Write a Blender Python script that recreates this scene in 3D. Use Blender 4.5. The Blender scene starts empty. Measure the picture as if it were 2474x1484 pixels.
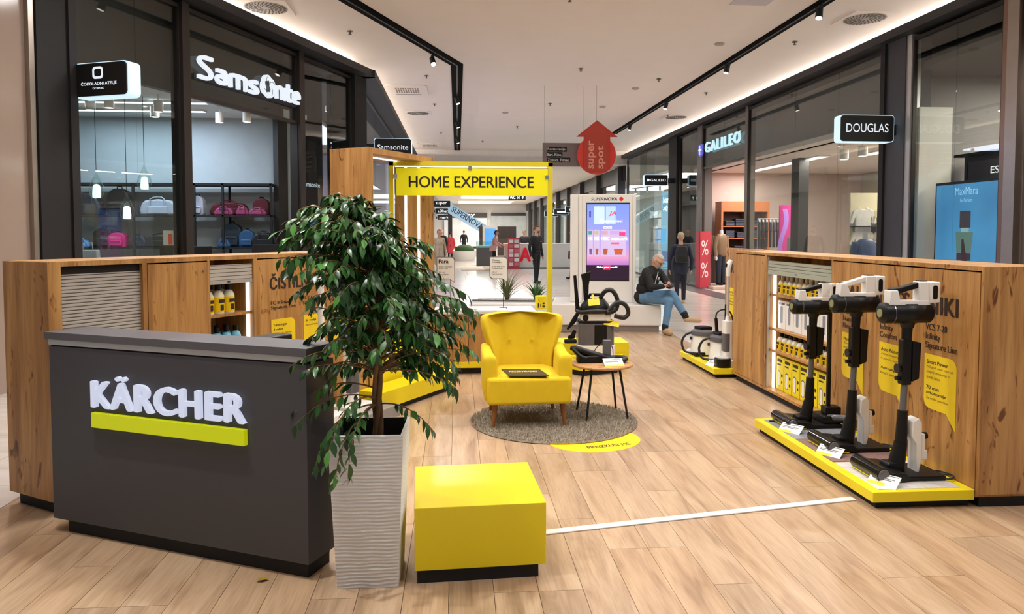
import bpy, bmesh, math, random
from mathutils import Vector, Matrix, noise
PI = math.pi
sc = bpy.context.scene
COL = sc.collection
# ------------------------------------------------------------------ camera
cd = bpy.data.cameras.new('camera'); cam = bpy.data.objects.new('camera', cd); COL.objects.link(cam)
cd.sensor_fit = 'HORIZONTAL'; cd.sensor_width = 36.0; cd.lens = 36.0 * 1760 / 2474
cd.shift_y = -100 / 2474; cd.clip_end = 300; cd.clip_start = 0.05
cam.location = (0, 0, 1.6)
cam.rotation_euler = (PI / 2 - math.radians(2.635), 0, -math.radians(4.349))
sc.camera = cam
# ------------------------------------------------------------------ world, exposure
wd = bpy.data.worlds.new('mall_ambience'); sc.world = wd; wd.use_nodes = True
bg = wd.node_tree.nodes['Background']; bg.inputs[0].default_value = (0.94, 0.96, 1.0, 1); bg.inputs[1].default_value = 0.3
sc.view_settings.view_transform = 'Standard'; sc.view_settings.look = 'None'
sc.view_settings.exposure = -0.08; sc.view_settings.gamma = 1.0; sc.view_settings.use_curve_mapping = False
SPOT_W = 250.0        # power of one track spotlight
CEIL = 4.9
# ------------------------------------------------------------------ colour and material helpers
def hx(s):
    s = s.lstrip('#'); r = []
    for i in (0, 2, 4):
        c = int(s[i:i+2], 16) / 255
        r.append(c / 12.92 if c <= 0.04045 else ((c + 0.055) / 1.055) ** 2.4)
    return (r[0], r[1], r[2], 1)
MATS = {}
def mat(name, col, rough=0.5, metal=0.0, emit=0.0, var=0.06, vscale=6.0, bump=0.0, bscale=200.0, spec=0.5, coat=0.0, ecol=None, trans=0.0):
    if name in MATS: return MATS[name]
    m = bpy.data.materials.new(name); m.use_nodes = True
    nt = m.node_tree; b = nt.nodes['Principled BSDF']
    c = hx(col) if isinstance(col, str) else col
    b.inputs['Roughness'].default_value = rough; b.inputs['Metallic'].default_value = metal
    b.inputs['Specular IOR Level'].default_value = spec
    b.inputs['Coat Weight'].default_value = coat
    b.inputs['Transmission Weight'].default_value = trans
    tc = nt.nodes.new('ShaderNodeTexCoord')
    no = nt.nodes.new('ShaderNodeTexNoise'); no.inputs['Scale'].default_value = vscale; no.inputs['Detail'].default_value = 3
    nt.links.new(tc.outputs['Object'], no.inputs['Vector'])
    mx = nt.nodes.new('ShaderNodeMix'); mx.data_type = 'RGBA'
    mx.inputs[6].default_value = tuple(max(0, x * (1 - var)) for x in c[:3]) + (1,)
    mx.inputs[7].default_value = tuple(min(1, x * (1 + var)) for x in c[:3]) + (1,)
    nt.links.new(no.outputs['Fac'], mx.inputs[0]); nt.links.new(mx.outputs[2], b.inputs['Base Color'])
    if bump > 0:
        n2 = nt.nodes.new('ShaderNodeTexNoise'); n2.inputs['Scale'].default_value = bscale
        nt.links.new(tc.outputs['Object'], n2.inputs['Vector'])
        bp = nt.nodes.new('ShaderNodeBump'); bp.inputs['Strength'].default_value = bump; bp.inputs['Distance'].default_value = 0.004
        nt.links.new(n2.outputs['Fac'], bp.inputs['Height']); nt.links.new(bp.outputs[0], b.inputs['Normal'])
    if emit > 0:
        b.inputs['Emission Color'].default_value = hx(ecol) if ecol else c
        b.inputs['Emission Strength'].default_value = emit
    MATS[name] = m; return m
def glass_mat(name, tint='#f4fbf8', ior=1.5, rough=0.0, boost=1.0):
    if name in MATS: return MATS[name]
    m = bpy.data.materials.new(name); m.use_nodes = True; nt = m.node_tree
    for n in list(nt.nodes): nt.nodes.remove(n)
    o = nt.nodes.new('ShaderNodeOutputMaterial'); mix = nt.nodes.new('ShaderNodeMixShader')
    t = nt.nodes.new('ShaderNodeBsdfTransparent'); t.inputs[0].default_value = hx(tint)
    g = nt.nodes.new('ShaderNodeBsdfGlossy'); g.inputs['Roughness'].default_value = rough
    f = nt.nodes.new('ShaderNodeLayerWeight'); f.inputs['Blend'].default_value = 0.5
    pw_ = nt.nodes.new('ShaderNodeMath'); pw_.operation = 'POWER'; pw_.inputs[1].default_value = 4.0
    mu = nt.nodes.new('ShaderNodeMath'); mu.operation = 'MULTIPLY_ADD'; mu.inputs[1].default_value = 0.6 * boost; mu.inputs[2].default_value = 0.03 * boost; mu.use_clamp = True
    nt.links.new(f.outputs['Facing'], pw_.inputs[0]); nt.links.new(pw_.outputs[0], mu.inputs[0]); nt.links.new(mu.outputs[0], mix.inputs[0])
    nt.links.new(t.outputs[0], mix.inputs[1]); nt.links.new(g.outputs[0], mix.inputs[2]); nt.links.new(mix.outputs[0], o.inputs[0])
    MATS[name] = m; return m
def ramp(nt, fac, stops):
    r = nt.nodes.new('ShaderNodeValToRGB'); e = r.color_ramp.elements
    while len(e) < len(stops): e.new(0.5)
    for i, (p, c) in enumerate(stops): e[i].position = p; e[i].color = hx(c) if isinstance(c, str) else c
    nt.links.new(fac, r.inputs[0]); return r
def oak_mat(name, stops, scale=(9, 9, 0.8), rough=0.45):
    m = bpy.data.materials.new(name); m.use_nodes = True; nt = m.node_tree; b = nt.nodes['Principled BSDF']
    ge = nt.nodes.new('ShaderNodeNewGeometry')
    mp = nt.nodes.new('ShaderNodeMapping'); mp.inputs['Scale'].default_value = scale; nt.links.new(ge.outputs['Position'], mp.inputs['Vector'])
    n1 = nt.nodes.new('ShaderNodeTexNoise'); n1.inputs['Scale'].default_value = 1.3; n1.inputs['Detail'].default_value = 8; n1.inputs['Distortion'].default_value = 0.7
    nt.links.new(mp.outputs[0], n1.inputs['Vector'])
    r1 = ramp(nt, n1.outputs['Fac'], stops)
    # fine fibre
    mp2 = nt.nodes.new('ShaderNodeMapping'); mp2.inputs['Scale'].default_value = (scale[0]*9, scale[1]*9, scale[2]*3); nt.links.new(ge.outputs['Position'], mp2.inputs['Vector'])
    n2 = nt.nodes.new('ShaderNodeTexNoise'); n2.inputs['Scale'].default_value = 1.5; n2.inputs['Detail'].default_value = 4; nt.links.new(mp2.outputs[0], n2.inputs['Vector'])
    r2 = ramp(nt, n2.outputs['Fac'], [(0.3, (0.78, 0.74, 0.70, 1)), (0.55, (1, 1, 1, 1)), (0.8, (1.0, 1.0, 1.0, 1))])
    # cracks and knots
    mp3 = nt.nodes.new('ShaderNodeMapping'); mp3.inputs['Scale'].default_value = (6.5, 6.5, 2.1); nt.links.new(ge.outputs['Position'], mp3.inputs['Vector'])
    n3 = nt.nodes.new('ShaderNodeTexNoise'); n3.inputs['Scale'].default_value = 1.9; n3.inputs['Detail'].default_value = 3; n3.inputs['Distortion'].default_value = 1.6; nt.links.new(mp3.outputs[0], n3.inputs['Vector'])
    r3 = ramp(nt, n3.outputs['Fac'], [(0.285, (0.28, 0.17, 0.10, 1)), (0.325, (0.62, 0.5, 0.42, 1)), (0.375, (1, 1, 1, 1))])
    m1 = nt.nodes.new('ShaderNodeMix'); m1.data_type = 'RGBA'; m1.blend_type = 'MULTIPLY'; m1.inputs[0].default_value = 1
    m2 = nt.nodes.new('ShaderNodeMix'); m2.data_type = 'RGBA'; m2.blend_type = 'MULTIPLY'; m2.inputs[0].default_value = 1
    nt.links.new(r1.outputs[0], m1.inputs[6]); nt.links.new(r2.outputs[0], m1.inputs[7])
    nt.links.new(m1.outputs[2], m2.inputs[6]); nt.links.new(r3.outputs[0], m2.inputs[7]); nt.links.new(m2.outputs[2], b.inputs['Base Color'])
    b.inputs['Roughness'].default_value = rough
    MATS[name] = m; return m
OAK = oak_mat('knotty_oak', [(0.3, '#946634'), (0.5, '#b48349'), (0.7, '#c5975b')])
OAKL = oak_mat('side_table_oak', [(0.3, '#a8794a'), (0.5, '#bd8d5a'), (0.7, '#cfa171')], scale=(3, 20, 20))
def plank_mat():
    m = bpy.data.materials.new('wood_look_plank'); m.use_nodes = True; nt = m.node_tree; b = nt.nodes['Principled BSDF']
    ge = nt.nodes.new('ShaderNodeNewGeometry'); oi = nt.nodes.new('ShaderNodeObjectInfo')
    cmb = nt.nodes.new('ShaderNodeCombineXYZ')
    ml = nt.nodes.new('ShaderNodeMath'); ml.operation = 'MULTIPLY'; ml.inputs[1].default_value = 37.0
    nt.links.new(oi.outputs['Random'], ml.inputs[0]); nt.links.new(ml.outputs[0], cmb.inputs[2])
    ad = nt.nodes.new('ShaderNodeVectorMath'); ad.operation = 'ADD'; nt.links.new(ge.outputs['Position'], ad.inputs[0]); nt.links.new(cmb.outputs[0], ad.inputs[1])
    mp = nt.nodes.new('ShaderNodeMapping'); mp.inputs['Scale'].default_value = (9, 1.1, 1); nt.links.new(ad.outputs[0], mp.inputs['Vector'])
    n1 = nt.nodes.new('ShaderNodeTexNoise'); n1.inputs['Scale'].default_value = 1.2; n1.inputs['Detail'].default_value = 7; n1.inputs['Distortion'].default_value = 1.1; nt.links.new(mp.outputs[0], n1.inputs['Vector'])
    r1 = ramp(nt, n1.outputs['Fac'], [(0.22, '#8f755b'), (0.4, '#af9377'), (0.58, '#bfa487'), (0.8, '#c9b095')])
    mp2 = nt.nodes.new('ShaderNodeMapping'); mp2.inputs['Scale'].default_value = (70, 4, 1); nt.links.new(ad.outputs[0], mp2.inputs['Vector'])
    n2 = nt.nodes.new('ShaderNodeTexNoise'); n2.inputs['Scale'].default_value = 1.5; n2.inputs['Detail'].default_value = 4; nt.links.new(mp2.outputs[0], n2.inputs['Vector'])
    r2 = ramp(nt, n2.outputs['Fac'], [(0.3, (0.84, 0.82, 0.8, 1)), (0.6, (1, 1, 1, 1))])
    r3 = ramp(nt, oi.outputs['Random'], [(0.0, (0.86, 0.83, 0.81, 1)), (0.35, (1, 0.98, 0.96, 1)), (0.7, (1.0, 0.93, 0.86, 1)), (1, (1.0, 1.0, 1.0, 1))])
    m1 = nt.nodes.new('ShaderNodeMix'); m1.data_type = 'RGBA'; m1.blend_type = 'MULTIPLY'; m1.inputs[0].default_value = 1
    m2 = nt.nodes.new('ShaderNodeMix'); m2.data_type = 'RGBA'; m2.blend_type = 'MULTIPLY'; m2.inputs[0].default_value = 1
    nt.links.new(r1.outputs[0], m1.inputs[6]); nt.links.new(r2.outputs[0], m1.inputs[7]); nt.links.new(m1.outputs[2], m2.inputs[6]); nt.links.new(r3.outputs[0], m2.inputs[7])
    nt.links.new(m2.outputs[2], b.inputs['Base Color'])
    b.inputs['Roughness'].default_value = 0.3; b.inputs['Specular IOR Level'].default_value = 0.4
    MATS['plank'] = m; return m
PLANK = plank_mat()
def tile_mat():
    m = bpy.data.materials.new('cream_stone_tile'); m.use_nodes = True; nt = m.node_tree; b = nt.nodes['Principled BSDF']
    ge = nt.nodes.new('ShaderNodeNewGeometry'); oi = nt.nodes.new('ShaderNodeObjectInfo')
    mp = nt.nodes.new('ShaderNodeMapping'); mp.inputs['Scale'].default_value = (0.6, 5, 1); nt.links.new(ge.outputs['Position'], mp.inputs['Vector'])
    n1 = nt.nodes.new('ShaderNodeTexNoise'); n1.inputs['Scale'].default_value = 1.5; n1.inputs['Detail'].default_value = 5; nt.links.new(mp.outputs[0], n1.inputs['Vector'])
    r1 = ramp(nt, n1.outputs['Fac'], [(0.3, '#cbc1b8'), (0.5, '#d8cfc7'), (0.7, '#e0d9d2')])
    r3 = ramp(nt, oi.outputs['Random'], [(0, (0.94, 0.93, 0.93, 1)), (1, (1, 1, 1, 1))])
    m1 = nt.nodes.new('ShaderNodeMix'); m1.data_type = 'RGBA'; m1.blend_type = 'MULTIPLY'; m1.inputs[0].default_value = 1
    nt.links.new(r1.outputs[0], m1.inputs[6]); nt.links.new(r3.outputs[0], m1.inputs[7]); nt.links.new(m1.outputs[2], b.inputs['Base Color'])
    b.inputs['Roughness'].default_value = 0.16; b.inputs['Specular IOR Level'].default_value = 0.45
    MATS['tile'] = m; return m
TILE = tile_mat()
# ------------------------------------------------------------------ mesh helpers
class MB:
    def __init__(s): s.v = []; s.f = []; s.m = []
    def add(s, vs, fs, mi=0):
        o = len(s.v); s.v += [tuple(v) for v in vs]; s.f += [tuple(i + o for i in f) for f in fs]; s.m += [mi] * len(fs); return s
    def box(s, x0, x1, y0, y1, z0, z1, mi=0, M=None):
        vs = [Vector((x, y, z)) for z in (z0, z1) for y in (y0, y1) for x in (x0, x1)]
        if M is not None: vs = [M @ v for v in vs]
        return s.add(vs, [(0, 2, 3, 1), (4, 5, 7, 6), (0, 1, 5, 4), (1, 3, 7, 5), (3, 2, 6, 7), (2, 0, 4, 6)], mi)
    def prism(s, poly, a, b, M=None, mi=0):          # poly in xy, extruded a..b in z, mapped by M
        n = len(poly); vs = [Vector((p[0], p[1], a)) for p in poly] + [Vector((p[0], p[1], b)) for p in poly]
        if M is not None: vs = [M @ v for v in vs]
        return s.add(vs, [tuple(range(n - 1, -1, -1)), tuple(range(n, 2 * n))] + [(i, (i + 1) % n, n + (i + 1) % n, n + i) for i in range(n)], mi)
    def cyl(s, p0, p1, r0, r1=None, n=16, mi=0):
        r1 = r0 if r1 is None else r1
        p0 = Vector(p0); p1 = Vector(p1); d = (p1 - p0).normalized()
        a = d.orthogonal().normalized(); b = d.cross(a)
        vs = [p0 + (a * math.cos(2*PI*i/n) + b * math.sin(2*PI*i/n)) * r0 for i in range(n)] + [p1 + (a * math.cos(2*PI*i/n) + b * math.sin(2*PI*i/n)) * r1 for i in range(n)]
        return s.add(vs, [tuple(range(n - 1, -1, -1)), tuple(range(n, 2 * n))] + [(i, (i + 1) % n, n + (i + 1) % n, n + i) for i in range(n)], mi)
    def lathe(s, prof, n=24, c=(0, 0, 0), M=None, mi=0):
        c = Vector(c); vs = []
        for r, z in prof:
            for i in range(n): vs.append(Vector((r * math.cos(2*PI*i/n), r * math.sin(2*PI*i/n), z)))
        vs = [(M @ v if M is not None else v) + c for v in vs]
        k = len(prof); fs = [(j*n + i, j*n + (i+1) % n, (j+1)*n + (i+1) % n, (j+1)*n + i) for j in range(k-1) for i in range(n)]
        fs += [tuple(range(n-1, -1, -1)), tuple(range((k-1)*n, k*n))]
        return s.add(vs, fs, mi)
    def tube(s, pts, r, n=8, mi=0, closed=False):
        pts = [Vector(p) for p in pts]; k = len(pts); rs = r if isinstance(r, (list, tuple)) else [r] * k
        vs = []; a = None
        for i, p in enumerate(pts):
            if closed: d = (pts[(i+1) % k] - pts[i-1])
            else: d = pts[min(i+1, k-1)] - pts[max(i-1, 0)]
            if d.length < 1e-9: d = Vector((0, 0, 1))
            d.normalize()
            a = d.orthogonal() if a is None else a - d * a.dot(d)
            if a.length < 1e-6: a = d.orthogonal()
            a.normalize(); b = d.cross(a)
            vs += [p + (a * math.cos(2*PI*j/n) + b * math.sin(2*PI*j/n)) * rs[i] for j in range(n)]
        fs = [(i*n + j, i*n + (j+1) % n, (i+1)*n + (j+1) % n, (i+1)*n + j) for i in range(k-1) for j in range(n)]
        if closed: fs += [((k-1)*n + j, (k-1)*n + (j+1) % n, (j+1) % n, j) for j in range(n)]
        else: fs += [tuple(range(n-1, -1, -1)), tuple(range((k-1)*n, k*n))]
        return s.add(vs, fs, mi)
    def ball(s, c, r, n=14, m=9, M=None, mi=0):
        rx, ry, rz = r if isinstance(r, (list, tuple)) else (r, r, r); c = Vector(c); vs = []
        for j in range(m + 1):
            t = PI * j / m
            for i in range(n): 
                v = Vector((rx * math.sin(t) * math.cos(2*PI*i/n), ry * math.sin(t) * math.sin(2*PI*i/n), -rz * math.cos(t)))
                vs.append((M @ v if M is not None else v) + c)
        return s.add(vs, [(j*n + i, j*n + (i+1) % n, (j+1)*n + (i+1) % n, (j+1)*n + i) for j in range(m) for i in range(n)], mi)
    def xf(s, M): s.v = [tuple(M @ Vector(v)) for v in s.v]; return s
    def mesh(s, name, mats, smooth=None):
        me = bpy.data.meshes.new(name); me.from_pydata(s.v, [], s.f)
        for m in (mats if isinstance(mats, (list, tuple)) else [mats]): me.materials.append(m)
        if len(me.materials) > 1: me.polygons.foreach_set('material_index', s.m)
        bm = bmesh.new(); bm.from_mesh(me); bmesh.ops.remove_doubles(bm, verts=bm.verts, dist=1e-6); bmesh.ops.recalc_face_normals(bm, faces=bm.faces); bm.to_mesh(me); bm.free()
        if smooth is not None:
            me.shade_smooth(); me.set_sharp_from_angle(angle=math.radians(smooth))
        me.update(); return me
    def obj(s, name, mats, parent=None, smooth=None, bevel=0, seg=2):
        o = bpy.data.objects.new(name, s.mesh(name, mats, smooth)); COL.objects.link(o)
        if parent is not None: o.parent = parent
        if bevel:
            b = o.modifiers.new('bevel', 'BEVEL'); b.width = bevel; b.segments = seg; b.limit_method = 'ANGLE'; b.angle_limit = math.radians(40)
        return o
def link(name, me, parent=None, loc=None, rot=None):
    o = bpy.data.objects.new(name, me); COL.objects.link(o)
    if parent is not None: o.parent = parent
    if loc is not None: o.location = loc
    if rot is not None: o.rotation_euler = rot
    return o
def tag(o, label=None, cat=None, group=None, kind=None):
    if label: o['label'] = label
    if cat: o['category'] = cat
    if group: o['group'] = group
    if kind: o['kind'] = kind
    return o
def thing(name, label, cat, loc=(0, 0, 0), rz=0.0, group=None):
    o = bpy.data.objects.new(name, None); o.empty_display_size = 0.1; COL.objects.link(o)
    o.location = loc; o.rotation_euler = (0, 0, rz); return tag(o, label, cat, group)
def struct(o): o['kind'] = 'structure'; return o
def sempty(name, loc=(0, 0, 0), rz=0.0):
    o = bpy.data.objects.new(name, None); COL.objects.link(o); o.location = loc; o.rotation_euler = (0, 0, rz); return struct(o)
def copy_tree(o, parent=None):
    c = o.copy(); COL.objects.link(c)
    if parent is not None: c.parent = parent
    for ch in list(o.children): copy_tree(ch, c)
    return c
def one(mb, name, mats, label, cat, group=None, smooth=None, bevel=0):
    return tag(mb.obj(name, mats, None, smooth, bevel), label, cat, group)
RX90 = Matrix.Rotation(PI / 2, 4, 'X')
def T(x, y, z): return Matrix.Translation((x, y, z))
def upright(x, y, z): return T(x, y, z) @ RX90      # text or outline stands in the xz plane, facing -y
_txt = {}
def txt(body, m, parent, M, w=None, h=None, bold=0.0, ext=0.0015, name='lettering', shear=0.0, align='L', space=1.0, line=1.0):
    cu = bpy.data.curves.new('t', 'FONT'); cu.body = body; cu.size = 1; cu.offset = 0; cu.shear = shear; cu.extrude = 0.0; cu.space_character = space; cu.space_line = line
    cu.resolution_u = 5
    ob = bpy.data.objects.new('t', cu)
    me = bpy.data.meshes.new_from_object(ob)
    bpy.data.objects.remove(ob); bpy.data.curves.remove(cu)
    xs = [v.co.x for v in me.vertices]; ys = [v.co.y for v in me.vertices]
    x0, x1, y0, y1 = min(xs), max(xs), min(ys), max(ys)
    if w is None: sx = sy = h / (y1 - y0)
    elif h is None: sx = sy = w / (x1 - x0)
    else: sx = w / (x1 - x0); sy = h / (y1 - y0)
    ox = 0 if align == 'L' else -(x1 - x0) * sx / 2
    bm = bmesh.new(); bm.from_mesh(me)
    if bold > 0:
        base = list(bm.verts) + list(bm.edges) + list(bm.faces)
        for k, (dx, dy) in enumerate(((-1, 0), (1, 0), (0, 0.5), (0, -0.5), (-0.5, 0), (0.5, 0))):
            g = bmesh.ops.duplicate(bm, geom=base)['geom']
            for v in g:
                if isinstance(v, bmesh.types.BMVert): v.co += Vector((dx * bold, dy * bold, 0.0004 * (k + 1)))
    if ext > 0:
        r = bmesh.ops.extrude_face_region(bm, geom=list(bm.faces))
        for g in r['geom']:
            if isinstance(g, bmesh.types.BMVert): g.co.z += 1.0
        bmesh.ops.recalc_face_normals(bm, faces=bm.faces)
    for v in bm.verts:
        v.co = M @ Vector(((v.co.x - x0) * sx + ox, (v.co.y - y0) * sy, v.co.z * ext))
    bm.to_mesh(me); bm.free(); me.materials.clear(); me.materials.append(m); me.name = name
    o = bpy.data.objects.new(name, me); COL.objects.link(o)
    if parent is not None: o.parent = parent
    return o
def curve(pts, k=5):
    P_ = [Vector(p) for p in pts]; out = []
    for i in range(len(P_) - 1):
        a, b, c, d = P_[max(i-1, 0)], P_[i], P_[i+1], P_[min(i+2, len(P_)-1)]
        for j in range(k):
            t = j / k; out.append(0.5*((2*b) + (c - a)*t + (2*a - 5*b + 4*c - d)*t*t + (3*b - a - 3*c + d)*t*t*t))
    return out + [P_[-1]]
ORD = ('first', 'second', 'third', 'fourth', 'fifth', 'sixth', 'seventh', 'eighth', 'ninth', 'tenth', 'eleventh', 'twelfth')
def ribbon(mb, pts, w, y0, y1, M=None):            # flat stroke of width w along a path in xz, thickness y0..y1
    n = len(pts); Lf = []; Rt = []
    for i, p in enumerate(pts):
        d = (Vector(pts[min(i+1, n-1)]) - Vector(pts[max(i-1, 0)])); d = Vector((d[0], d[1])).normalized(); q = Vector((-d.y, d.x))*w/2
        Lf.append((p[0] + q.x, p[1] + q.y)); Rt.append((p[0] - q.x, p[1] - q.y))
    vs = []
    for a, b in zip(Lf, Rt): vs += [Vector((a[0], y0, a[1])), Vector((b[0], y0, b[1])), Vector((a[0], y1, a[1])), Vector((b[0], y1, b[1]))]
    fs = [(0, 1, 3, 2), (4*(n-1), 4*(n-1)+2, 4*(n-1)+3, 4*(n-1)+1)]
    for i in range(n - 1):
        a = 4*i; b = a + 4; fs += [(a, b, b+1, a+1), (a+2, a+3, b+3, b+2), (a, a+2, b+2, b), (a+1, b+1, b+3, a+3)]
    mb.add(vs, fs); return mb
def rrect(x0, x1, y0, y1, r, n=5, corners='abcd'):      # rounded rectangle outline, a=bl b=br c=tr d=tl
    p = []
    for k, (cx, cy, a0) in zip('abcd', ((x0 + r, y0 + r, PI), (x1 - r, y0 + r, 1.5*PI), (x1 - r, y1 - r, 0), (x0 + r, y1 - r, PI/2))):
        if k in corners: p += [(cx + r * math.cos(a0 + PI/2*i/n), cy + r * math.sin(a0 + PI/2*i/n)) for i in range(n + 1)]
        else: p.append({'a': (x0, y0), 'b': (x1, y0), 'c': (x1, y1), 'd': (x0, y1)}[k])
    return p
# ------------------------------------------------------------------ shared materials
M_white = mat('white_lacquer', '#e6e2dc', 0.35); M_black = mat('black_plastic', '#0b0b0c', 0.42, spec=0.3); M_blackm = mat('matt_black', '#0d0d0e', 0.7)
M_dark = mat('anthracite_laminate', '#424145', 0.5, var=0.05, vscale=3); M_yel = mat('signal_yellow', '#ead412', 0.42, var=0.02)
M_soffit = mat('charcoal_panel', '#191718', 0.55, var=0.12); M_steel = mat('brushed_steel', '#a49a90', 0.3, 0.9, var=0.1)
M_bronze = mat('dark_bronze_frame', '#38322f', 0.4, 0.6); M_alu = mat('aluminium', '#c3c2c0', 0.35, 0.6)
M_led = mat('led_white', '#ffffff', 0.5, emit=3.2, ecol='#eaf4ff'); M_cove = mat('cove_led', '#fff2cf', 0.5, emit=135.0, ecol='#fff3e6'); M_ledw = mat('led_warm', '#fff2cf', 0.5, emit=2.2, ecol='#ffe6b0')
M_sign = mat('sign_white_light', '#555a60', 0.5, emit=0.95, ecol='#eef6ff'); M_ink = mat('dark_brown_print', '#2a1a16', 0.6)
M_glass = glass_mat('shop_glass', '#eef3f1', 1.5, boost=1.25); M_clear = glass_mat('clear_acrylic', '#f6faf9', 1.4)
M_plaster = mat('ceiling_plaster', '#e8dcd3', 0.85, var=0.03, vscale=1.5)
M_grey = mat('light_grey_plastic', '#b9b6b0', 0.4); M_gtint = mat('smoked_tank', '#5d5c60', 0.15); M_whitep = mat('glossy_white_plastic', '#eceae6', 0.22)
M_chrome = mat('chrome', '#d8d8d8', 0.15, 1.0); M_paper = mat('white_paper', '#efeeec', 0.7); M_rubber = mat('rubber_hose', '#19181a', 0.5)
# ================================================================== STRUCTURE
random.seed(3)
WX0, WX1, WY0, WY1 = -2.64, 3.36, 2.36, 11.48          # area laid with wood-look planks
floor = MB()
floor.box(-14, 16, -8, 80, -0.12, -0.012)
floor = struct(floor.obj('floor', mat('grout', '#4d4038', 0.8)))
pw, pl = 0.2, 1.2
pm = MB().box(0.0012, pw - 0.0012, 0.0012, pl - 0.0012, -0.012, 0.0).mesh('plank', PLANK)
hm = MB().box(0.0012, pw - 0.0012, 0.0012, pl / 3 - 0.0012, -0.012, 0.0).mesh('plank', PLANK)
tm = MB().box(0.0012, pw - 0.0012, 0.0012, pl * 2 / 3 - 0.0012, -0.012, 0.0).mesh('plank', PLANK)
ncol = round((WX1 - WX0) / pw)
for c in range(ncol):
    off = ((c * 2 + (c // 3)) % 3); y = WY0
    if off == 1: link('plank', hm, floor, (WX0 + c*pw, y, 0)); y += pl / 3
    if off == 2: link('plank', tm, floor, (WX0 + c*pw, y, 0)); y += pl * 2 / 3
    while y < WY1 - 0.05:
        rem = WY1 - y
        me, L = (pm, pl) if rem > pl - 0.1 else ((tm, pl*2/3) if rem > 0.7 else (hm, pl/3))
        link('plank', me, floor, (WX0 + c*pw, y, 0)); y += L
# cream tiles of the mall around and beyond the kiosk
tl = MB().box(0.002, 1.198, 0.002, 0.598, -0.012, 0.0).mesh('tile', TILE)
for j in range(26):
    for i in range(8):
        x = -2.7 + i*1.2 - (0.6 if j % 2 else 0)
        link('tile', tl, floor, (x, WY1 + j*0.6, 0))
for j in range(9):
    for i in range(3): link('tile', tl, floor, (WX1 + i*1.2 - 0.6*(j % 2)*0, WY1 - 0.6 - j*0.6, 0))
rest = MB()                                            # tiles too far to tell apart, and those out of sight
def slab(x0, x1, y0, y1, w=1.2, d=0.6):
    y = y0
    while y < y1 - 1e-6:
        x = x0; yy = min(y + d, y1)
        while x < x1 - 1e-6:
            xx = min(x + w, x1); rest.box(x + .002, xx - .002, y + .002, yy - .002, -0.012, 0.0); x = xx
        y = yy
yt = WY1 + 26*0.6
slab(-14, -2.642, 2.36, WY1, 1.2, 1.2); slab(-14, -3.302, WY1, yt, 1.2, 1.2); slab(-14, 16, yt, 80, 2.4, 2.4); slab(6.9, 14, 2.36, yt, 1.2, 1.2); slab(WX1, 6.96, 2.36, WY1 - 9*.6, 1.2, 0.6); slab(-14, 14, -8, 2.36, 1.2, 1.2)
tag(rest.obj('distant_tile', TILE, floor), kind='stuff')
band = MB()
for k in range(20): band.box(6.3, 6.94, 4 + k*1.2, 5.196 + k*1.2, 0.0, 0.002)
band.obj('border_tile', mat('dark_border_tile', '#5d5658', 0.3), floor)
# ceiling slab, its far bulkhead and the lower ceiling beyond
b = MB(); b.box(-14, 16, -8, 29.5, CEIL, CEIL + 0.15); struct(b.obj('ceiling', M_plaster))
b = MB(); b.box(-14, 16, 29.5, 29.8, 4.35, CEIL); b.box(-14, 16, 29.81, 80, 4.35, 4.6); struct(b.obj('ceiling', mat('far_ceiling_plaster', '#d6cdc4', 0.85)))
# --- local frames of the left shopfront (x runs along the reading direction, y goes into the shop)
aF = math.radians(20.3)
MF = T(-1.56, 14.5, 0) @ Matrix.Rotation(PI/2 - aF, 4, 'Z') @ T(0, 0.3, 0)
RZF = PI/2 - aF
MR = T(6.95, 0, 0) @ Matrix.Rotation(-PI/2, 4, 'Z')      # right shopfront: local x = -Y
# ceiling edge boards with cove light on top
trim_n = [0]
def trim(mb, m, **k):
    trim_n[0] += 1; return struct(mb.obj('trim_%d' % trim_n[0], m, **k))
b = MB(); b.box(-22, -0.0, -0.3, 2.5, 4.6, 4.73, M=MF); b.box(-3.6, -1.56, 14.39, 29.5, 4.6, 4.73); trim(b, M_soffit)
b = MB(); b.box(6.72, 9.5, -6, 29.5, 4.6, 4.73); trim(b, M_soffit)
def cove(mb, name, label): return tag(mb.obj(name, M_cove), label, 'light strip')
cove(MB().box(-22, -0.3, 0.33, 0.37, 4.731, 4.75, M=MF), 'cove_light_strip', 'warm cove light strip above the angled left shopfront')
cove(MB().box(-2.2, -2.16, 14.9, 29.3, 4.731, 4.75), 'cove_light_strip', 'warm cove light strip above the far left shopfront past the corner')
cove(MB().box(7.36, 7.4, -5, 29.3, 4.731, 4.75), 'cove_light_strip', 'warm cove light strip above the long right shopfront')
win_n = [0]
def window(M, loc, rz, x0, x1, z0, z1, splits=(), post=0.03, m=M_bronze, glass=M_glass, depth=0.06):
    win_n[0] += 1; w = sempty('window_%d' % win_n[0], loc, rz)
    xs = [x0] + list(splits) + [x1]
    for a, c in zip(xs[:-1], xs[1:]):
        MB().box(a + .004, c - .004, -0.006, 0.006, z0, z1).obj('pane', glass, w)
    f = MB(); f.box(x0, x1, -depth/2, depth/2, z1, z1 + 0.05); f.box(x0, x1, -depth/2, depth/2, z0 - 0.06, z0); f.obj('rail', m, w)
    for x in (x0, x1): MB().box(x - post/2, x + post/2, -depth/2, depth/2, 0, z1 + .05).obj('mullion', m, w)
    return w
LFo = MF.translation; 
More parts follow.
